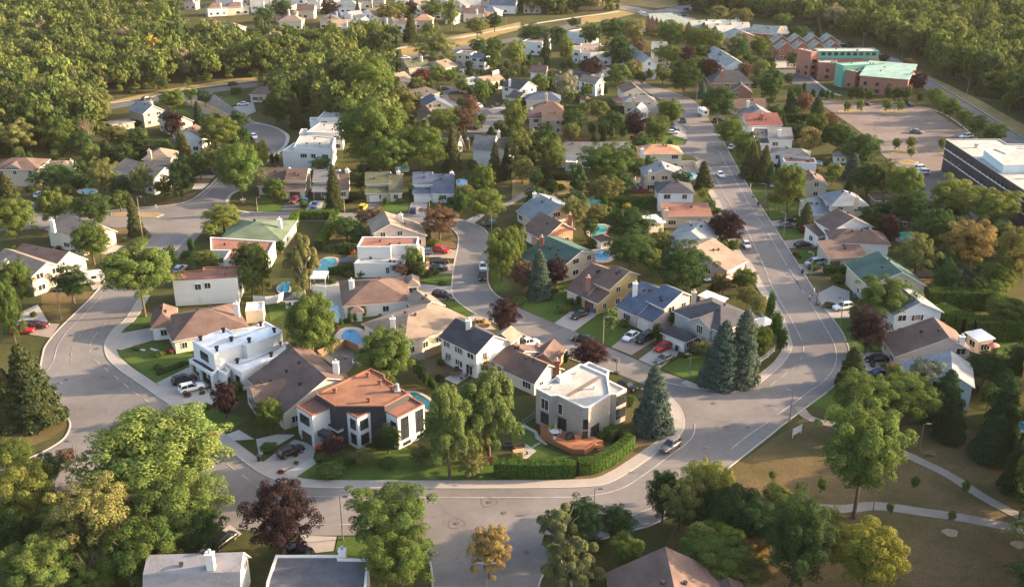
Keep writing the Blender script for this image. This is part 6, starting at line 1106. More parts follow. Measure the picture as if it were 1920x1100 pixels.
for a in (('n1',415,1040,372,800,'street lamp on the curved dry grass island at the left',.7), ('n1',422,360,385,155,'street lamp on the dry lawn below the camper',.6), ('l1',500,350,462,160,'street lamp beside the big leafy tree at the left',-.5), ('l2',560,795,546,515,'street lamp at the lawn corner between maroon and round trees',.01,), ('l3',530,590,526,512,'street lamp rising from the birch clump at the bottom',.2),
 ('l3',1270,318,1262,215,'street lamp above the round trees at the bottom road',-.6), ('n4',148,1060,165,850,'street lamp at the outside of the right hand curve',-.6), ('n4',495,410,523,212,'street lamp beside the white suv on the right',-.6), ('n4',560,625,562,558,'street lamp behind the right hand spruce',-.6), ('l4',672,640,708,450,'street lamp beside the park bench and tall tree',-.4), ('l4',975,222,1000,50,'pale street lamp beside the park path under spruces',.2),
 ('n3',1220,775,1236,600,'street lamp on the lawn left of the big spruces',-.2), ('m4',105,715,122,543,'street lamp beside the red round bush',-.6), ('m4',290,1010,310,818,'street lamp at the clipped bush driveway',-.5), ('O',730,635,738,482,'street lamp beside the blue spruce',-.5), ('O',945,900,950,775,'street lamp below the camper on the wide street',-.6), ('O',1068,1045,1068,960,'street lamp in the tree clump above the white sedan',-.5),
 ('m3',1735,480,1742,348,'street lamp on the strip right of the wide street',-.5), ('m3',15,440,20,310,'street lamp in the dry grass clearing',.4), ('t4',735,895,745,815,'left lamp in the middle of the parking lot',.6,False,True), ('t4',1045,895,1055,815,'right lamp in the middle of the parking lot',.6,False,True), ('t4',648,340,658,235,'tall lamp above the school at the wood edge',.5), ('t4',920,405,932,320,'lamp beside the arterial above the school',.5), ('t4',1130,525,1142,415,'lamp beside the arterial right of the purple maple',.5),
 ('t4',1367,645,1382,540,'lamp at the wood edge halfway along the arterial',-.6), ('t4',1655,770,1668,690,'lamp in the grass strip near the right edge',-.5), ('t4',1645,985,1668,905,'lamp between arterial and office block',-.4), ('t4',180,465,188,360,'lamp in front of the brick townhouses',.4), ('t4',583,745,588,678,'lamp in the left grass island of the parking lot',.5), ('t4',868,770,876,680,'lamp in the right grass island of the parking lot',.5),
 ('l2',1487,1150,1487,950,'double headed street lamp before the orange tree at the bottom',.7,False,True), ('t2',130,490,122,390,'curved street lamp among the trees above the arterial',.6), ('t1',1277,622,1272,565,'lamp beside the small roadside trees',.5), ('j'.upper(),1000,385,992,325,'lamp at the grass bank beyond the arterial',-.5), ('J',1880,255,1872,200,'lamp at the path near the top',.6), ('J',1762,245,1762,165,'tall post behind the hedge near the top',.2), ('K',870,160,872,70,'tall lamp at the left of the crossroads',.6), ('K',1390,150,1390,45,'tall lamp at the right of the crossroads',-.6), ('K',740,110,742,35,'lamp beside the road near the top trees',.5)):
    lamp(*a)
for a in (('n3',625,550,625,348,'wooden utility pole on the lawn by the white sedan',.5,True), ('m1',985,740,950,385,'tall wooden utility pole at the left intersection',.6,True), ('m1',745,958,727,830,'wooden utility pole behind the spreading tree',.4,True), ('m2',610,547,603,420,'wooden pole in front of the grey roofed house',.4,True), ('m2',10,532,2,440,'wooden pole before the dark twin gable house',.4,True), ('m2',1620,692,1620,555,'pole with lamp beside the inner street bend',-.5,True), ('m2',1192,520,1190,430,'wooden pole beside the white garage door',.3,True), ('t1',1520,782,1514,668,'wooden pole at the upper side street',.4,True)):
    lamp(*a)
# basketball hoops
def hoop(r, xb, yb, xt, yt, ang, label):
    b = at(r, xb, yb); e = empty('basketball_hoop', b, label, 'basketball hoop'); m = MB(); h = 3.4; m.box((0,-.3,0), 1.0, .8, .25); m.tube((0,0,.2), (0,.0,h-.6), .07, .06, 6); m.tube((0,0,h-.7), (0,.7,h-.2), .05, .05, 5); lnk('post', m.mesh('post', [TRIMD]), e)
    m = MB(); m.box((0,.75,h-.6), 1.7, .07, 1.05); m2 = MB(); m2.box((0,.795,h-.35), .6, .02, .45); bb = lnk('backboard', m.mesh('backboard', [surf('backboard', (.35,.33,.30), .1, 3)]), e); lnk('target_square', m2.mesh('target_square', [surf('hoop_red', (.4,.06,.03), .1, 3)]), bb)
    m = MB()
    for k in range(10): a0, a1 = k*.628, (k+1)*.628; m.tube((.23*math.cos(a0), 1.05+.23*math.sin(a0), h-.4), (.23*math.cos(a1), 1.05+.23*math.sin(a1), h-.4), .015, .015, 4)
    lnk('rim', m.mesh('rim', [MATS['hoop_red']]), e); e.rotation_euler = (0, 0, ang)
hoop('n3', 716, 735, 735, 625, R_(150), 'basketball hoop at the kerb behind the grey brick house'); hoop('G', 990, 560, 1010, 340, R_(70), 'basketball hoop at the right hand kerb near the people'); hoop('m3', 1652, 440, 1632, 380, R_(75), 'basketball hoop at the kerb of the upper wide street'); hoop('N', 935, 500, 930, 405, R_(200), 'white backed basketball hoop in the cul de sac')
# blue and black bins
def binn(r, x, y, col, label):
    p = at(r, x, y); e = empty('wheelie_bin', (p.x, p.y, .05), label, 'wheelie bin'); m = MB(); M = surf('bin_' + col, dict(blue=(.02,.16,.42), black=(.03,.03,.035))[col], .1, 3, rough=.5)
    m.prism([(-.24,-.28),(.24,-.28),(.24,.28),(-.24,.28)], .08, 1.0); m2 = MB(); m2.prism([(-.29,-.33),(.29,-.33),(.29,.36),(-.29,.36)], 1.0, 1.1); lnk('bin_body', m.mesh('bin_body', [M]), e); lnk('lid', m2.mesh('lid', [M]), e)
    m3 = MB(); m3.tube((-.26,.25,.12),(.26,.25,.12),.12,.12,8); lnk('wheels', m3.mesh('wheels', [TYRE]), e)
for a in (('n3',550,315,'blue','blue bin beside the brown garage door'), ('n3',575,318,'black','black bin beside the brown garage door'), ('n3',1145,565,'blue','blue bin beside the white double garage'), ('n3',1130,578,'black','black bin beside the white double garage'), ('n4',595,215,'blue','blue bin under the spreading tree on the right'), ('m2',325,470,'blue','left blue bin between the two saltbox driveways'), ('m2',348,472,'blue','right blue bin between the two saltbox driveways'),
  ('B',40,730,'blue','blue bin between the brown house and copper villa'), ('B',85,715,'black','black bin between the brown house and copper villa'), ('m2',1160,890,'black','black bin at the white two level house'), ('m3',1693,498,'black','black bin at the upper kerb of the wide street'), ('m4',235,965,'black','black bin at the kerb by the clipped bush'), ('m2',1440,470,'black','black bin beside the tall hedge'), ('l2',20,290,'black','black bin at the street end of the copper villa driveway'), ('t4',272,475,'black','dark bin beside the school lot')):
    binn(*a)
# ------------------------------------------------------------------ hedges and fences
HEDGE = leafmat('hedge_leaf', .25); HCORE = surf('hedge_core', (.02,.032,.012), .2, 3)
def hedge(label, r, s, w, h, col=(.045,.085,.018), z0=0):
    P = smoothline([p.xy for p in line(r, s)], 4); c = sum(P, Vector((0, 0))) / len(P); e = empty('hedge', (c.x, c.y, 0), label, 'hedge'); off = Vector((c.x, c.y, 0)); V = []; rs = np.random.default_rng(len(label) * 7)
    sz = max(.16, min(.5, 2.2 / ppm((c.x, c.y, 1)))); core = MB()
    for a, b in zip(P[:-1], P[1:]):
        L = (b - a).length
        if L < 1e-3: continue
        d = (b - a) / L; n = Vector((-d.y, d.x)); m = int(L * (2 * h + w) * 2.4 / (sz * sz)) ; per = (2 * h + w)
        t = rs.uniform(0, L, m); q = rs.uniform(0, per, m); side = np.where(q < h, 0, np.where(q < h + w, 1, 2)); wob = .07 * np.sin(t * 1.7 + c.x) + .05 * np.sin(t * 4.1)
        o = np.where(side == 0, -w/2 - wob, np.where(side == 2, w/2 + wob, q - h - w/2)); z = np.where(side == 0, q, np.where(side == 2, per - q, h + wob)); z = np.where(side == 1, z, np.minimum(z, h)) + rs.normal(0, .04, m)
        C = np.stack([a.x + d.x * t + n.x * o, a.y + d.y * t + n.y * o, z + z0], 1); N3 = np.stack([np.where(side == 1, 0, n.x * np.sign(o)), np.where(side == 1, 0, n.y * np.sign(o)), np.where(side == 1, 1.0, .25)], 1) + rs.normal(0, .4, (m, 3)); N3 /= np.linalg.norm(N3, axis=1)[:, None]
        V.append(quads(C - np.array([c.x, c.y, 0]), N3, sz, rs)); a2, b2 = a - n * (w/2-.1) - d*.05, b - n * (w/2-.1) + d*.05; a3, b3 = a + n * (w/2-.1) - d*.05, b + n * (w/2-.1) + d*.05
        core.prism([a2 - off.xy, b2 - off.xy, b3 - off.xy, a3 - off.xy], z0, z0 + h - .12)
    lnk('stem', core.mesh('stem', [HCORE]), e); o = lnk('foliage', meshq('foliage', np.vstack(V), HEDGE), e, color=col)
for a in (('tall clipped hedge along the bottom pavement left of the corner', 'X', '927 890 1000 893 1077 892', 1.7, 2.7, (.065,.125,.025)), ('curved clipped hedge rising to the pavement corner', 'X', '1084 887 1110 884 1135 874 1160 858 1182 838', 1.7, 2.5, (.07,.125,.025)), ('short thick hedge beside the grey brick house', 'C', '790 790 870 830', 2.2, 2.2, (.07,.12,.025)), ('low round hedge beside the dry corner lawn', 'C', '930 840 1000 830', 1.8, 1.8, (.07,.12,.025)),
 ('u shaped bright hedge beside the brick street', 'm2', '255 650 275 600 310 590 490 590 545 590 510 680 430 800', 2.2, 2.4, (.085,.14,.025)), ('tall hedge behind the kidney shaped pool', 'm3', '700 500 860 508 1010 512', 2.4, 2.6, (.055,.11,.022)), ('short hedge column left of the dark pool', 'm3', '700 520 700 610', 2, 2.2, (.065,.12,.022)), ('upper long wall of clipped hedge at the right', 'n4', '1080 270 1250 275 1520 280', 4, 4.2, (.06,.105,.02)), ('lower long wall of clipped hedge at the right', 'n4', '1140 380 1260 430 1400 480 1740 490', 4, 4.2, (.055,.10,.02)),
 ('clipped hedge beside the arterial house lawn', 't1', '750 895 900 875 1085 850', 2.5, 2.0, (.04,.075,.02)), ('dark hedge square behind the yellow chimney house', 't2', '190 600 270 610 350 600', 3, 2.2, (.03,.06,.02)), ('diagonal clipped hedge above the round yellow tree', 'M', '800 780 900 800 1000 860 1075 900', 2.5, 2.6, (.05,.095,.02)), ('straight hedge behind the tan hip roofed house', 'M', '750 945 950 945', 2, 2, (.05,.09,.02)), ('straight dark hedge behind the grey crossed gables', 'M', '1290 965 1505 970', 2, 2.4, (.04,.08,.02)),
 ('hedge beside the parking lot tree clump', 't4', '100 840 280 845', 3, 3, (.03,.06,.018)), ('slanting cedar hedge beside the footpath', 'm2', '1380 530 1440 480 1540 380', 2.2, 3, (.05,.09,.022)), ('dark cedar hedge behind the left side houses', 'm1', '760 200 900 190 1200 170', 3, 4, (.022,.05,.018)), ('low hedge in front of the clipped bush driveway', 'm4', '385 960 540 960', 2, 1.8, (.05,.09,.02)), ('hedge right of the small side street lawn', 't1', '1590 650 1660 645', 2.5, 2.5, (.05,.09,.02)), ('dark hedge behind the clearing path', 'p'.upper(), '820 810 1040 820', 2, 1.8, (.03,.06,.02)), ('low lawn hedge beside the white modern house', 'n1', '1085 745 1290 665', 1.0, .7, (.04,.08,.02)), ('dark hedge left of the white sunroom', 'D', '10 960 60 1010', 1, 1, (.04,.07,.02)), ('hedge below the pool cabin by the lagoon pool', 'm2', '500 968 660 955', 1.4, 1.5, (.045,.085,.02)), ('long low hedge behind the park spruces', 'n4', '1420 690 1740 740', 3, 2.2, (.03,.06,.018)), ('ragged hedge below the slanting spruces', 't4', '1430 655 1600 680', 4, 2, (.05,.075,.02))):
    hedge(*a)
def fence(label, r, s, h, mat, solid=False, nm='fence'):
    P = [p for p in line(r, s)]; c = sum(P, Vector((0, 0, 0))) / len(P); e = empty(nm, (c.x, c.y, 0), label, 'fence' if nm == 'fence' else 'wall'); rail = MB(); post = MB()
    for a, b in zip(P[:-1], P[1:]):
        L = (b - a).length; d = (b - a).normalized(); ang = math.atan2(d.y, d.x); n = max(1, int(L / 2.2))
        for k in range(n + 1): q = a.lerp(b, k / n) - c; post.box((q.x, q.y, 0), .14, .14, h + .12, ang)
        mid = (a + b) / 2 - c
        if solid: rail.box((mid.x, mid.y, .05), L, .07, h - .05, ang)
        else:
            for z in (.3, h - .15): rail.box((mid.x, mid.y, z), L, .06, .1, ang)
            m = int(L / .32)
            for k in range(m): q = a.lerp(b, (k + .5) / m) - c; rail.box((q.x, q.y, .12), .1, .03, h - .12, ang)
    lnk('post', post.mesh('post', [mat]), e); lnk('panel', rail.mesh('panel', [mat]), e)
fence('white picket fence beside the two spruces and pavement', 'H', '1050 955 1130 900 1200 850 1258 795', 1.3, TRIM); fence('wooden board fence right of the leafy tree', 'n2', '1165 630 1278 585', 1.8, surf('fence_wood', (.36,.24,.13), .2, 4), True); fence('grey board fence left of the wooden board fence', 'n2', '1075 655 1160 635', 1.6, surf('fence_grey', (.30,.28,.26), .15, 4), True)
fence('pale curved board fence beside the small pool cabin', 'F', '1260 545 1400 555 1520 540 1605 500', 1.9, TRIM, True); fence('dark fence around the black patio corner', 'E', '1080 215 1430 70 1600 150', 1.8, WOOD, True); fence('grey fence at the back of the shaded garden', 'm4', '1010 985 1200 985 1330 990', 1.8, surf('fence_grey', (.3,.28,.26)), True); fence('dark diagonal fence below the orange tinted tree', 'm4', '1300 925 1370 980 1440 1040', 1.6, TRIMD, True)
fence('small wooden gate between cedar clump and hedge', 'l2', '1450 315 1525 315', 1.6, DECKW, True); fence('thin wire fence along the shaded garden', 'C', '0 690 110 620', 1.2, METAL); fence('orange board fence behind the grey roofed houses', 'P', '860 400 1250 400', 1.6, surf('fence_orange', (.28,.12,.05), .2, 4), True); fence('white garden wall by the navy roofed house', 'N', '780 300 960 290', 1.4, TRIM, True); fence('white screen wall by the cul de sac lamp', 'N', '1150 290 1250 260', 1.8, TRIM, True); fence('cream wall beside the pale oval pool', 'm3', '1150 225 1250 222 1290 290', 1.8, wallm('cream'), True)
fence('thin rail fence above the asphalt patio', 'm3', '820 410 940 415', 1.4, surf('fence_red', (.2,.06,.035), .2, 4), True); fence('glass pool fence at the corner house', 'H', '1030 500 1090 465 1170 525', 1.4, surf('glass_panel', (.35,.42,.42), .1, 2, rough=.2), True); fence('white trellis wall beside the pale green birch', 'n2', '395 200 480 205', 2.6, TRIM, True); fence('pale rail along the right parking verge', 't4', '130 470 290 470', 1.2, METAL)
# ------------------------------------------------------------------ garden furniture and small things
def thing1(name, label, cat, r, x, y, build, ang=0, z=0, mats=None):
    p = at(r, x, y, z); e = empty(name, (p.x, p.y, z), label, cat); e.rotation_euler = (0, 0, ang); build(e); return e
def part(e, name, mat, fn): m = MB(); fn(m); return lnk(name, m.mesh(name, [mat]), e)
UMBC = dict(green=(.30,.48,.16), red=(.50,.06,.05), white=(.7,.68,.62), pink=(.5,.2,.18))
def parasol(r, x, y, col, label, shut=False, z=0, rad=1.5):
    def b(e):
        part(e, 'pole', METAL, lambda m: m.tube((0,0,0), (0,0,2.5), .04, .04, 6)); M = surf('cloth_' + col, UMBC[col], .08, 2)
        part(e, 'canopy', M, lambda m: m.tube((0,0,1.1), (0,0,2.5), .22, .05, 8) if shut else m.tube((0,0,2.05), (0,0,2.55), rad, .06, 10)); part(e, 'base', PLAST, lambda m: m.tube((0,0,0), (0,0,.12), .3, .28, 8))
    return thing1('parasol', label, 'parasol', r, x, y, b, 0, z)
FURN = dict(white=(.7,.7,.68), brown=(.12,.07,.045), dark=(.05,.05,.055), grey=(.28,.28,.28), wood=(.4,.26,.15))
def furn(c): return surf('furn_' + c, FURN[c], .1, 3)
def table(r, x, y, col, label, z=0, w=1.0, round_=True):
    M = furn(col)
    def b(e):
        part(e, 'tabletop', M, (lambda m: m.tube((0,0,.70), (0,0,.75), w*.6, w*.6, 14)) if round_ else (lambda m: m.box((0,0,.70), w*1.8, w, .06)))
        for sx in (-1, 1):
            for sy in (-1, 1): part(e, 'leg', M, lambda m: m.tube((sx*w*.35, sy*w*.3, 0), (sx*w*.35, sy*w*.3, .7), .035, .035, 5))
    return thing1('garden_table', label, 'table', r, x, y, b, .3, z)
CHN = [0]
def chair(r, x, y, col, label, ang=0, z=0):
    M = furn(col)
    def b(e):
        part(e, 'seat', M, lambda m: m.box((0,0,.42), .52, .52, .06)); part(e, 'backrest', M, lambda m: m.box((0,.25,.48), .52, .06, .5))
        for sx in (-.22, .22):
            for sy in (-.22, .22): part(e, 'leg', M, lambda m: m.tube((sx, sy, 0), (sx, sy, .42), .03, .03, 4))
    return thing1('garden_chair', label, 'chair', r, x, y, b, ang, z)
def sofa(r, x, y, col, label, ang=0, w=2.0):
    M = furn(col)
    def b(e):
        part(e, 'seat', M, lambda m: m.box((0,0,0), w, .85, .42)); part(e, 'backrest', M, lambda m: m.box((0,.36,.42), w, .16, .4))
        for s in (-1, 1): part(e, 'armrest', M, lambda m: m.box((s*(w/2-.08),-.05,.42), .16, .75, .2))
    return thing1('garden_sofa', label, 'sofa', r, x, y, b, ang)
table('C', 300, 775, 'white', 'round white table around the green parasol on the deck', .9, 1.3); parasol('C', 308, 770, 'green', 'closed green parasol in the white deck table', True, .9)
for x, y, a, l in ((262,755,1.2,'left'), (345,770,-1.4,'right'), (300,830,3.1,'front')): chair('C', x, y, 'white', f'white chair at the {l} side of the deck table', a, .9)
thing1('barbecue', 'black covered barbecue on the wooden deck', 'barbecue', 'C', 440, 810, lambda e: (part(e, 'cover', PLAST, lambda m: (m.box((0,0,0), 1.3, .7, .9), m.box((0,0,.9), .9, .6, .25))),), .5, .9)
thing1('storage_box', 'reddish wooden box against the brick wall on the deck', 'storage box', 'C', 512, 805, lambda e: (part(e, 'box', DECKW, lambda m: m.box((0,0,0), 1.2, .6, .6)), part(e, 'lid', DECKW, lambda m: m.box((0,0,.6), 1.28, .66, .06))), .4, .9)
table('l3', 45, 245, 'wood', 'low wooden table on the stone lawn patio', 0, 1.1, False); sofa('l3', 45, 205, 'brown', 'brown sofa behind the low patio table', .5); chair('l3', 90, 260, 'wood', 'wooden armchair right of the low patio table', -1); sofa('l2', 1625, 200, 'dark', 'round dark sofa on the pale stone patio', 0, 1.4)
table('D', 240, 930, 'brown', 'brown dining table on the terrace behind the white house', 0, 1.2, False); sofa('D', 290, 860, 'dark', 'dark sofa against the white house terrace', 0); chair('D', 320, 985, 'dark', 'dark chair on the corner of the stone terrace', 2); chair('D', 370, 950, 'dark', 'dark chair right of the terrace table', -1)
parasol('m2', 637, 868, 'red', 'open red parasol beside the lagoon pool', rad=1.9); parasol('n4', 1535, 600, 'pink', 'pink parasol lying on the stone patio at the right', rad=1.3); parasol('m3', 845, 350, 'white', 'white folded parasol at the asphalt patio', True)
thing1('pergola', 'grey slatted pergola beside the lagoon pool', 'pergola', 'm2', 630, 930, lambda e: (part(e, 'roof', surf('pergola_grey', (.12,.12,.13)), lambda m: m.box((0,0,2.3), 3.6, 3.0, .15)), [part(e, 'post', METAL, lambda m: m.tube((sx, sy, 0), (sx, sy, 2.3), .07, .07, 5)) for sx in (-1.6, 1.6) for sy in (-1.3, 1.3)]))
thing1('pergola', 'white draped pergola over the pale terrace', 'pergola', 'n2', 440, 130, lambda e: (part(e, 'roof', surf('canvas', (.72,.69,.63)), lambda m: m.box((0,0,2.6), 3.6, 4.6, .15)), [part(e, 'post', TRIM, lambda m: m.tube((sx, sy, 0), (sx, sy, 2.6), .07, .07, 5)) for sx in (-1.7, 1.7) for sy in (-2.1, 2.1)]))
thing1('pergola', 'blue awning above the small terrace of the stucco house', 'pergola', 'N', 915, 240, lambda e: (part(e, 'roof', surf('awning_blue', (.10,.22,.36)), lambda m: m.box((0,0,2.4), 4.6, 2.6, .12)), [part(e, 'post', TRIM, lambda m: m.tube((sx, sy, 0), (sx, sy, 2.4), .07, .07, 5)) for sx in (-2.1, 2.1) for sy in (-1.1, 1.1)]))
thing1('gazebo', 'white canopy tent beside the small corner pool', 'gazebo', 'H', 1160, 600, lambda e: (part(e, 'canopy', surf('canvas', (.72,.69,.63)), lambda m: m.tube((0,0,2.2), (0,0,3.1), 2.6, .1, 4)), [part(e, 'post', TRIM, lambda m: m.tube((sx, sy, 0), (sx, sy, 2.3), .05, .05, 5)) for sx in (-1.4, 1.4) for sy in (-1.4, 1.4)]), .5)
for i, (r, x, y, c, l) in enumerate((('m3',835,350,'white','tall white chair beside the pale above ground pool'), ('m3',865,385,'white','left white chair on the asphalt patio'), ('m3',905,388,'white','right white chair on the asphalt patio'), ('n4',1570,640,'white','white lounger chair on the round stone patio'), ('n4',1520,640,'brown','brown chair on the round stone patio'), ('l2',1340,145,'white','white lounge chair behind the leafy tree'), ('l2',1370,90,'dark','dark garden chair behind the leafy tree'), ('n2',785,320,'brown','brown chair beside the bay window'), ('E',1540,290,'white','left white chair on the black patio'), ('E',1600,310,'white','right white chair on the black patio'))): chair(r, x, y, c, l, i)
table('n2', 770, 310, 'wood', 'round wooden table beside the bay window', 0, .9); table('m3', 885, 372, 'white', 'white table between the patio chairs', 0, 1.0); table('m3', 1350, 1022, 'white', 'white bench table behind the pink brick house', 0, 1.2, False); table('E', 1440, 230, 'dark', 'dark table in the black patio corner', 0, 1.0)
# white stone edging blocks, sculptures
for x, y, a, l in ((965, 575, -.35, 'left white slab bench in the flower bed'), (1065, 578, -.5, 'right white slab bench in the flower bed')): thing1('stone_bench', l, 'bench', 'n1', x, y, lambda e: (part(e, 'slab', surf('white_stone', (.62,.60,.55)), lambda m: m.box((0,0,.15), 2.2, .35, .2)), part(e, 'footing', CONC, lambda m: m.box((0,0,0), 1.8, .25, .15))), a)
def bench(r, x, y, a, label):
    def b(e):
        part(e, 'seat', WOOD, lambda m: m.box((0,0,.42), 1.8, .45, .06)); part(e, 'backrest', WOOD, lambda m: m.box((0,.24,.5), 1.8, .06, .4))
        for s in (-.75, .75): part(e, 'leg', METAL, lambda m: m.box((s,0,0), .08, .45, .42))
    thing1('park_bench', label, 'bench', r, x, y, b, a)
bench('l4', 512, 655, .2, 'park bench beside the lower gravel path'); bench('l4', 1045, 255, -.4, 'park bench beside the upper gravel path under the spruces')
thing1('notice_board', 'blank white sign board at the park edge by the road', 'sign', 'l4', 185, 125, lambda e: (part(e, 'board', surf('sign_white', (.72,.70,.66), .04), lambda m: m.box((0,0,.5), 2.6, .08, 1.3)), [part(e, 'post', TRIM, lambda m: m.box((s,0,0), .1, .1, 1.9)) for s in (-1.2, 1.2)]), .7)
thing1('road_sign', 'round red no entry sign at the bottom street corner', 'sign', 'l3', 218, 905, lambda e: (part(e, 'post', METAL, lambda m: m.tube((0,0,0), (0,0,2.4), .04, .04, 5)), part(e, 'disc', surf('sign_red', (.5,.03,.03)), lambda m: m.tube((0,-.04,2.4), (0,-.07,2.4), .33, .33, 14)), part(e, 'bar', TRIM, lambda m: m.box((0,-.085,2.34), .42, .02, .11))), .1)
thing1('garden_ornament', 'white and orange ornament on the lawn by the left street corner', 'ornament', 'm1', 1672, 475, lambda e: (part(e, 'drum', surf('orange_paint', (.6,.15,.05)), lambda m: m.tube((0,0,0), (0,0,.7), .45, .35, 8)), part(e, 'cross', TRIM, lambda m: (m.box((0,0,.7), 1.6, .2, .35), m.box((0,0,1.0), .3, .3, .5)))), .3)
thing1('street_sign', 'white sign post at the end of the grass median', 'sign', 'm1', 1078, 548, lambda e: (part(e, 'post', METAL, lambda m: m.tube((0,0,0), (0,0,2.3), .04, .04, 5)), part(e, 'board', TRIM, lambda m: m.box((0,0,1.5), .6, .05, .9))), .1)
thing1('fire_pit', 'dark round fire pit among the birches behind the wall', 'fire pit', 'l2', 1345, 225, lambda e: (part(e, 'cover', PLAST, lambda m: m.tube((0,0,0), (0,0,.5), 1.3, 1.25, 12)), part(e, 'rim', CONC, lambda m: m.tube((0,0,.45), (0,0,.52), 1.35, 1.35, 12))))
thing1('planter', 'red flower planter beside the copper villa garage', 'planter', 'l2', 405, 210, lambda e: (part(e, 'pot', surf('terracotta', (.35,.12,.08)), lambda m: m.tube((0,0,0), (0,0,.4), .35, .45, 9)), part(e, 'flowers', surf('flower_red', (.5,.03,.04), .4, 6), lambda m: m.tube((0,0,.35), (0,0,.65), .7, .3, 9))))
thing1('slide', 'blue twin water slide beside the pale fence', 'slide', 'F', 1620, 390, lambda e: [part(e, 'chute', surf('slide_blue', (.03,.28,.42)), lambda m: m.add([(s*.6-.35,-1,.1),(s*.6+.35,-1,.1),(s*.6+.35,1,1.7),(s*.6-.35,1,1.7),(s*.6-.35,-1,.0),(s*.6+.35,-1,.0),(s*.6+.35,1,1.6),(s*.6-.35,1,1.6)], [[0,1,2,3],[7,6,5,4],[0,4,5,1],[1,5,6,2],[2,6,7,3],[3,7,4,0]])) for s in (-1, 1)])
for x, y, i in ((85,895,0),(105,885,1),(125,870,2),(145,858,3)):
    mb = MB(); p = at('C', x, y); mb.box((p.x, p.y, 0), .9, .35, .06, .6); o = mb.obj('stepping_stone', CONC, off=None); tag(o, 'pale stepping stone in the lawn below the deck', 'paving slab', 'stepping stones by the deck')
mb = MB()
for r, x, y in (('l4',335,510),('l4',925,520),('l4',1245,550),('l4',775,722),('l4',1175,750),('l4',1620,830)):
    p = at(r, x, y); P = [Vector((p.x + (1.15+.2*math.sin(3*t))*math.cos(t), p.y + 1.05*math.sin(t))) for t in [k*math.pi/8 for k in range(16)]]; structure(sheet('mulch_ring', P, surf('mulch', (.30,.22,.15), .35, 3, bump=.3), .0, False))
# ------------------------------------------------------------------ people beside the hoop
SKIN = surf('skin', (.42,.25,.17), .05, 3); HAIR = surf('hair', (.03,.02,.015), .1, 5)
def person(r, x, y, ang, shirt, trousers, label, step=.25):
    p = at(r, x, y); e = empty('person', (p.x, p.y, .12), label, 'person'); e.rotation_euler = (0, 0, ang)
    V = [(0,0,.95),(0,0,1.15),(0,0,1.38),(0,0,1.50),(0,.02,1.66),(.10,0,.9),(.11,step*.5,.5),(.11,step,.08),(.11,step+.16,.04),(-.10,0,.9),(-.11,-step*.4,.5),(-.11,-step,.09),(-.11,-step+.16,.04),(.19,0,1.38),(.25,-.05,1.12),(.24,.10,.90),(.24,.14,.82),(-.19,0,1.38),(-.25,.05,1.12),(-.24,.14,.92),(-.24,.18,.84)]
    E = [(0,1),(1,2),(2,3),(3,4),(0,5),(5,6),(6,7),(7,8),(0,9),(9,10),(10,11),(11,12),(2,13),(13,14),(14,15),(15,16),(2,17),(17,18),(18,19),(19,20)]
    Rr = [.13,.12,.14,.055,.095,.085,.06,.042,.035,.085,.06,.042,.035,.055,.042,.032,.03,.055,.042,.032,.03]
    me = bpy.data.meshes.new('body'); me.from_pydata(V, E, []); o = lnk('body', me, e); m = o.modifiers.new('skin', 'SKIN'); 
    for i, rr in enumerate(Rr): me.skin_vertices[0].data[i].radius = (rr, rr * .85)
    me.skin_vertices[0].data[0].use_root = True; s = o.modifiers.new('s', 'SUBSURF'); s.levels = 1; s.render_levels = 1
    dg = bpy.context.evaluated_depsgraph_get(); nm = bpy.data.meshes.new_from_object(o.evaluated_get(dg)); o.modifiers.clear(); o.data = nm; nm.materials.clear()
    for mt in (surf('shirt_' + shirt, dict(white=(.68,.66,.62), dark=(.05,.04,.06))[shirt]), surf('trousers_' + trousers, dict(black=(.03,.03,.035), tan=(.4,.28,.15))[trousers]), SKIN): nm.materials.append(mt)
    for f in nm.polygons: z = f.center.z; f.material_index = 2 if z > 1.47 or (abs(f.center.x) > .2 and z < 1.2) or z < .1 and False else (0 if z > .95 else 1)
    h = MB(); h.tube((0,-.02,1.64), (0,-.02,1.79), .105, .06, 8); lnk('hair', h.mesh('hair', [HAIR]), e)
person('G', 850, 495, R_(60), 'white', 'black', 'person in white shirt and black trousers walking on the wide street'); person('G', 895, 475, R_(60), 'dark', 'tan', 'person in dark shirt walking close beside the one in white')
# ------------------------------------------------------------------ the woods
def wpoly(s): return [gp(*q).xy for q in zip(fl(s)[::2], fl(s)[1::2])]
WOODS = [wpoly('-260 -90 260 -90 290 -20 300 38 345 78 400 92 500 98 590 98 640 92 700 86 742 92 752 100 640 124 560 138 440 148 330 158 195 188 186 212 205 245 150 285 60 282 0 292 -80 330 -240 340'),
 wpoly('500 172 600 148 690 138 745 128 735 150 720 185 750 215 780 235 700 262 640 250 600 225 560 205 520 215'), wpoly('1275 20 1250 -90 2150 -90 2400 330 2130 330 1990 268 1900 205 1800 152 1715 104 1640 82 1560 60 1500 46 1400 30 1330 28'), wpoly('935 -60 1165 -60 1160 8 1165 18 1090 26 1000 30 960 14')]
FOOT = [f for h in HOUSES for f in h[2]]
FARH = [h[1] for h in HOUSES]
def clear(x, y, m=2.5):
    for poly_ in NOGROW:
        if inpoly(x, y, poly_): return False
    return all((Vector((x, y)) - h.xy).length > 7.5 for h in FARH if abs(h.x - x) < 9 and abs(h.y - y) < 9)
rs = random.Random(11); wood = []
ART = [p.xy for p in line('X', '-200 260 60 226 190 203 335 178 480 159 600 140 756 112 880 88')]
def nearline(p, L, d):
    for a, b in zip(L[:-1], L[1:]):
        t = max(0, min(1, (p - a).dot(b - a) / (b - a).length_squared))
        if (a.lerp(b, t) - p).length < d: return True
    return False
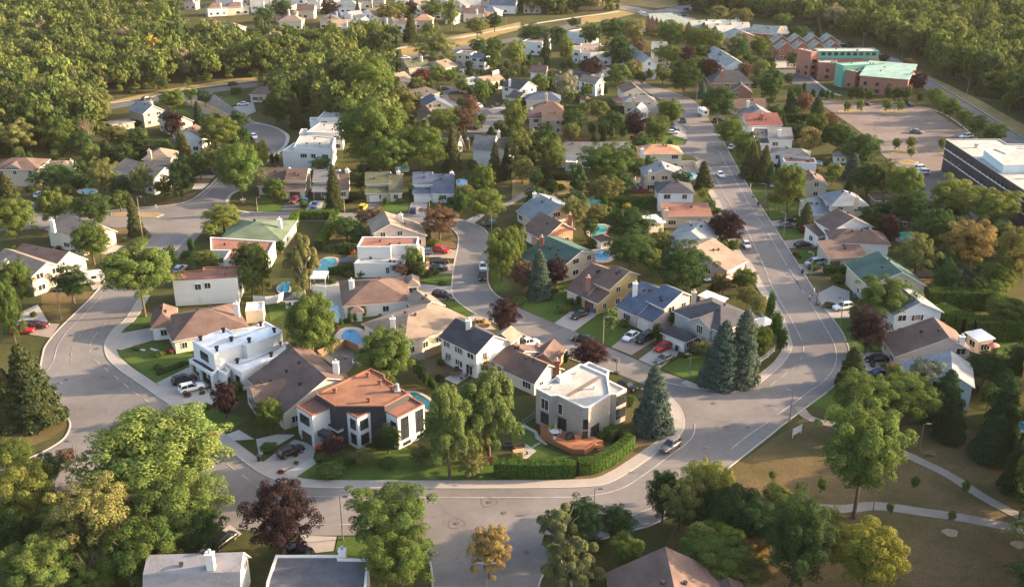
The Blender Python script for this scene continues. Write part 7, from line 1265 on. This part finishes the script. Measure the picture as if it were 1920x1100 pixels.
for wi, P in enumerate(WOODS):
    x0, x1, y0, y1 = min(p.x for p in P), max(p.x for p in P), min(p.y for p in P), min(1150, max(p.y for p in P)); s = 6.6; grid = {}
    ny = int((y1 - y0) / s); nx = int((x1 - x0) / s)
    for j in range(ny):
        for i in range(nx):
            x, y = x0 + (i + .5 * (j % 2) + rs.uniform(-.32, .32)) * s, y0 + (j + rs.uniform(-.32, .32)) * s
            if y > 640 and rs.random() < min(.55, (y - 640) / 500): continue
            if inpoly(x, y, P) and clear(x, y) and not nearline(Vector((x, y)), ART, 8.5): wood.append((x, y))
PAL = [((.112,.134,.036), 1.0), ((.150,.160,.050), .8), ((.085,.112,.034), .8), ((.30,.22,.045), .035), ((.20,.17,.10), .08), ((.058,.082,.030), .7), ((.135,.165,.045), .5)]
PAL = [((c[0] * .93, c[1], c[2]), w) for c, w in PAL]
def pickc():
    t = rs.uniform(0, sum(w for _, w in PAL))
    for c, w in PAL:
        t -= w
        if t < 0: return c
    return PAL[0][0]
nmade = len([t for t in TREES if t[1] not in 'UH'])
wood.sort(key=lambda q: q[1]); NEAR = max(0, 300 - len([t for t in TREES if NAMEK.get(t[1], 'leafy_tree') == 'leafy_tree']))
print('hand trees', len(TREES), 'wood', len(wood), 'near', NEAR)
NEAR = 40
for x, y in wood[:NEAR]:
    r = rs.uniform(3.4, 5.6); t = tree_at('Q' if rs.random() < .93 else 'R', x, y, r, rs.uniform(.8, 2.5), rs.uniform(4.2, 6.2), 'wood'); 
    if t.children[0].data.name.startswith('crown'): t.children[0].color = (*PAL[rs.choice((0, 1, 2, 5, 6))][0], 1)
LEAFA = [leafmat('leaf_wood%d' % i, .35) for i in range(len(PAL))]
for m_, (c, w) in zip(LEAFA, PAL):                        # the joined far wood: one leaf material per colour of tree
    for n in m_.node_tree.nodes:
        if n.type == 'HUE_SAT':
            for l in list(n.inputs['Color'].links): m_.node_tree.links.remove(l)
            n.inputs['Color'].default_value = (*c, 1)
def joined(name, pts, rr, hh, label, cat):
    Vs, Ms = [], []; U = [np.array([v.co[:] for v in me.vertices]) for me in CR['Z']]
    for x, y in pts:
        u = U[rs.randrange(3)]; a = rs.uniform(0, 6.28); r = rs.uniform(*rr) * (1 if rs.random() < .8 else .72); z = rs.uniform(*hh) * (1 if rs.random() < .8 else 1.25); ca, sa = math.cos(a), math.sin(a); zb = rs.uniform(.6, 3.2) if rr[0] > 2 else -.3
        Vs.append(np.stack([x + r * (u[:, 0] * ca - u[:, 1] * sa), y + r * (u[:, 0] * sa + u[:, 1] * ca), zb + z + u[:, 2] * z], 1)); c = pickc(); Ms.append(np.full(len(u) // 4, [q for q, _ in PAL].index(c), dtype=np.int32))
    V = np.vstack(Vs); me = meshq(name, V, LEAFA[0])
    for m_ in LEAFA[1:]: me.materials.append(m_)
    me.polygons.foreach_set('material_index', np.concatenate(Ms)); o = lnk(name, me); o['kind'] = 'stuff'; o['label'] = label; o['category'] = cat; return o
joined('wood', wood[NEAR:], (3.0, 6.2), (3.6, 7.0), 'dense mixed wood of green and yellowing trees beyond the houses', 'wood')
# undergrowth along the edges of the woods
ug = []
for P in WOODS:
    for a, b in zip(P, P[1:] + P[:1]):
        for k in range(int((b - a).length / 2.2)):
            q = a.lerp(b, rs.random()) + Vector((rs.uniform(-5, 5), rs.uniform(-5, 5)))
            if q.y < 900 and abs(q.x) < 500 and inpoly(q.x, q.y, P) and clear(q.x, q.y) and not nearline(q, ART, 8): ug.append((q.x, q.y))
_u = rs.uniform; joined('undergrowth', ug, (1.2, 2.4), (1.0, 2.0), 'low green undergrowth along the edge of the woods', 'undergrowth')
# dark leaf litter under the woods
FL = surf('forest_floor', (.05,.042,.02), .3, .8, col2=(.04,.05,.018), big=.6)
for P in WOODS:
    sheet('forest_floor', P, FL, 0, False)
# garden planting hugging the houses
for ref, c, fs in HOUSES[:86]:
    if ppm((c.x, c.y, 1)) < 4.2: continue
    P = fs[0]; k = 0
    for t in range(9):
        i = rs.randrange(len(P)); a, b = P[i], P[(i+1) % len(P)]; q = a.lerp(b, rs.random()); d = (b - a).normalized(); q = q + Vector((d.y, -d.x)) * rs.uniform(.9, 1.6)
        if any(inpoly(q.x, q.y, f) for f in FOOT) or any(inpoly(q.x, q.y, g) for g in NOGROW): continue
        r = rs.uniform(.5, 1.1); tree_at('U' if rs.random() < .85 else 'H', q.x, q.y, r, -r * .3, r * rs.uniform(.75, 1.0), 'auto'); k += 1
        if k >= 2: break
# loose trees in the back gardens where the photograph shows unbroken green
TP = [(t[0].location.x, t[0].location.y, t[3]) for t in TREES]; back = []
ZN = [wpoly('560 0 1180 20 1000 60 760 90 640 60 560 30'), wpoly('960 100 1180 90 1450 110 1450 180 1180 150 960 180'), wpoly('700 130 960 110 1100 200 1000 330 700 330'), wpoly('1000 330 1250 280 1300 420 1320 560 1150 500 1000 420'), wpoly('1500 240 1640 300 1760 420 1900 520 1950 640 1750 560 1640 420 1560 340'),
      wpoly('0 300 250 290 420 230 460 330 300 380 100 400 0 420'), wpoly('1320 70 1480 120 1520 190 1560 250 1440 300 1400 200'), wpoly('1780 640 1960 640 1960 900 1850 880 1800 780'), wpoly('380 200 520 240 470 310 380 290')]
for P in ZN:
    x0, x1, y0, y1 = min(p.x for p in P), max(p.x for p in P), min(p.y for p in P), max(p.y for p in P)
    for _ in range(int((x1 - x0) * (y1 - y0) / 60)):
        x, y = rs.uniform(x0, x1), rs.uniform(y0, y1); r = rs.uniform(1.6, 3.6 if P not in ZN[:3] else 2.4)
        if P is ZN[0] and rs.random() < .6: continue
        if not inpoly(x, y, P) or any(inpoly(x, y, g) for g in NOGROW): continue
        if any((Vector((x, y)) - sum(f, Vector((0, 0))) / len(f)).length < 7 + r * .5 or inpoly(x, y, f) for f in FOOT): continue
        if any(math.hypot(x - a, y - b) < r * .8 + c * .75 for a, b, c in TP): continue
        TP.append((x, y, r)); back.append((x, y, r))
back.sort(key=lambda q: q[1])
for i, (x, y, r) in enumerate(back[:240]):
    k = rs.choice('DDCDDUD') ; rr = r * (.5 if k == 'C' else .95); tree_at(k if k != 'D' else 'G' if rs.random() < .2 else 'D', x, y, rr, .3 if k != 'D' else 1.2, rr * (2.2 if k in 'CT' else 1.0), 'auto')
# past 300 leafy trees: the smallest seen (and those outside the frame) become one planted mass
LT = [t for t in TREES if t[0].name.split('.')[0] == 'leafy_tree']
def seen(t):
    p = t[0].location; px, py = proj((p.x, p.y, t[4] * .6)); w = t[3] * ppm((p.x, p.y, 5)); return w if -w < px < 1920 + w and -w < py < 1100 + w else 0
LT.sort(key=lambda t: -seen(t)); rest = LT[296:] + [t for t in LT[:296] if seen(t) == 0]
rest = [t for t in rest if seen(t) == 0 or t in LT[296:]]; Vs = []; Ms = []
for t in rest:
    e = t[0]; c = [k for k in e.children if k.name.startswith('crown')][0]; me = c.data; n = len(me.vertices)
    if n > 20000 or not n % 4 == 0: me = CR['Q'][0]; n = len(me.vertices)
    u = np.empty(n * 3, dtype=np.float32); me.vertices.foreach_get('co', u); u = u.reshape(-1, 3); a = c.rotation_euler.z; S = c.scale; q = c.location + e.location; ca, sa = math.cos(a), math.sin(a); x, y = u[:, 0] * S.x, u[:, 1] * S.y
    if me.name.startswith('bare'): Vs.append(None)
    else:
        Vs.append(np.stack([q.x + x * ca - y * sa, q.y + x * sa + y * ca, q.z + u[:, 2] * S.z], 1)); k = min(range(len(PAL)), key=lambda i: sum(abs(PAL[i][0][j] - c.color[j]) for j in range(3))); Ms.append(np.full(n // 4, k, dtype=np.int32))
    for k in list(e.children): bpy.data.objects.remove(k)
    bpy.data.objects.remove(e)
dead = {id(t) for t in rest}; TREES[:] = [t for t in TREES if id(t) not in dead]; Vs = [v for v in Vs if v is not None]
me = meshq('background_trees', np.vstack(Vs), LEAFA[0]); [me.materials.append(m_) for m_ in LEAFA[1:]]; me.polygons.foreach_set('material_index', np.concatenate(Ms)); o = lnk('background_trees', me); o['kind'] = 'stuff'; o['label'] = 'scattered small leafy trees between the far houses and gardens'; o['category'] = 'trees'
print('merged', len(rest))
# ------------------------------------------------------------------ labels: what each tree is and what it stands by
MARK = [(h[0], h[1]) for h in HOUSES] + [(t, at('X', x, y)) for t, x, y in (('upper park path', 1800, 880), ('lower park path', 1700, 965), ('big parking lot', 1660, 240), ('left intersection', 340, 430), ('right hand road curve', 1500, 700), ('far crossroads', 1190, 22), ('dry grass clearing', 1010, 350), ('left grass bank', 250, 185), ('grass island', 1560, 285), ('bottom street mouth', 900, 1060), ('roundabout island', 60, 800), ('right arterial road', 1800, 200))]
SEEN = {}
for e, kind, desc, rx, H, lab, group in TREES:
    p = e.location; cat = CATK.get(kind, 'tree'); e['category'] = cat
    px, py = proj((p.x, p.y, 2))
    best = sorted(MARK, key=lambda m: (m[1].xy - p.xy).length)[0]; qx, qy = proj((best[1].x, best[1].y, 2)); dx, dy = px - qx, (py - qy) * 1.4
    if abs(dx) > abs(dy): rel = 'right of' if dx > 0 else 'left of'
    else: rel = 'in front of' if dy > 0 else 'behind'
    size = '' if kind in 'UHK' else ('huge ' if rx > 7 else 'large ' if rx > 4.8 else 'small ' if rx < 2.0 and kind not in 'C' else '')
    d = desc.replace('small young', 'thin young').replace('small spruce', 'low spruce'); ref = ' '.join(best[0].split()[:8]); lb = f'{size}{d} {rel} the {ref}'; w = lb.split()
    if len(w) > 14: lb = ' '.join(w[:14])
    SEEN.setdefault(lb, []).append((px, py, e))
THL = {}
for o in THINGS: THL.setdefault(o['label'], []).append(o)
for lb, os_ in THL.items():
    if len(os_) > 1: SEEN[lb] = [(*proj(o.location), o) for o in os_]
ORD = ['leftmost', 'second from left', 'third from left', 'fourth from left', 'fifth from left', 'sixth from left', 'seventh from left', 'eighth from left', 'ninth from left']
for lb, L in SEEN.items():
    L.sort(key=lambda q: q[0])
    for i, (px, py, o) in enumerate(L):
        if len(L) == 1: o['label'] = lb; continue
        pre = ORD[i] if len(L) > 2 and i < len(L) - 1 and i < 9 else ('rightmost' if i == len(L) - 1 else 'leftmost' if len(L) == 2 else 'another'); w = lb.split()
        if len(L) == 2 and abs(L[0][0] - L[1][0]) < abs(L[0][1] - L[1][1]): pre = 'nearer' if py == max(L[0][1], L[1][1]) else 'farther'
        o['label'] = ' '.join((pre + ' ' + ' '.join(w[:16 - len(pre.split())])).split()[:16])
        if 'group' not in o: o['group'] = ' '.join(w[:10])
for o in THINGS:
    w = o['label'].split()
    if len(w) > 16: o['label'] = ' '.join(w[:16])
    if len(w) < 4: print('SHORT', o['label'])
for o in THINGS:
    if o.get('group') and not any(q is not o and q.get('group') == o['group'] for q in THINGS): del o['group']
# ------------------------------------------------------------------ summer haze
hz = MB(); hz.prism([(-1500,-60),(1500,-60),(1500,1700),(-1500,1700)], -1.0, 96.0); H_ = hz.obj('haze', bpy.data.materials.new('haze')); H_['kind'] = 'stuff'; hm = H_.data.materials[0]; hm.use_nodes = True; hm.node_tree.nodes.remove(hm.node_tree.nodes['Principled BSDF'])
pv = hm.node_tree.nodes.new('ShaderNodeVolumePrincipled'); pv.inputs['Color'].default_value = (.95,.90,.82,1); pv.inputs['Density'].default_value = HAZE; pv.inputs['Anisotropy'].default_value = 0
hm.node_tree.links.new(pv.outputs[0], hm.node_tree.nodes['Material Output'].inputs['Volume'])
print('objects', len(bpy.data.objects), 'things', len(THINGS), 'trees', len(TREES))
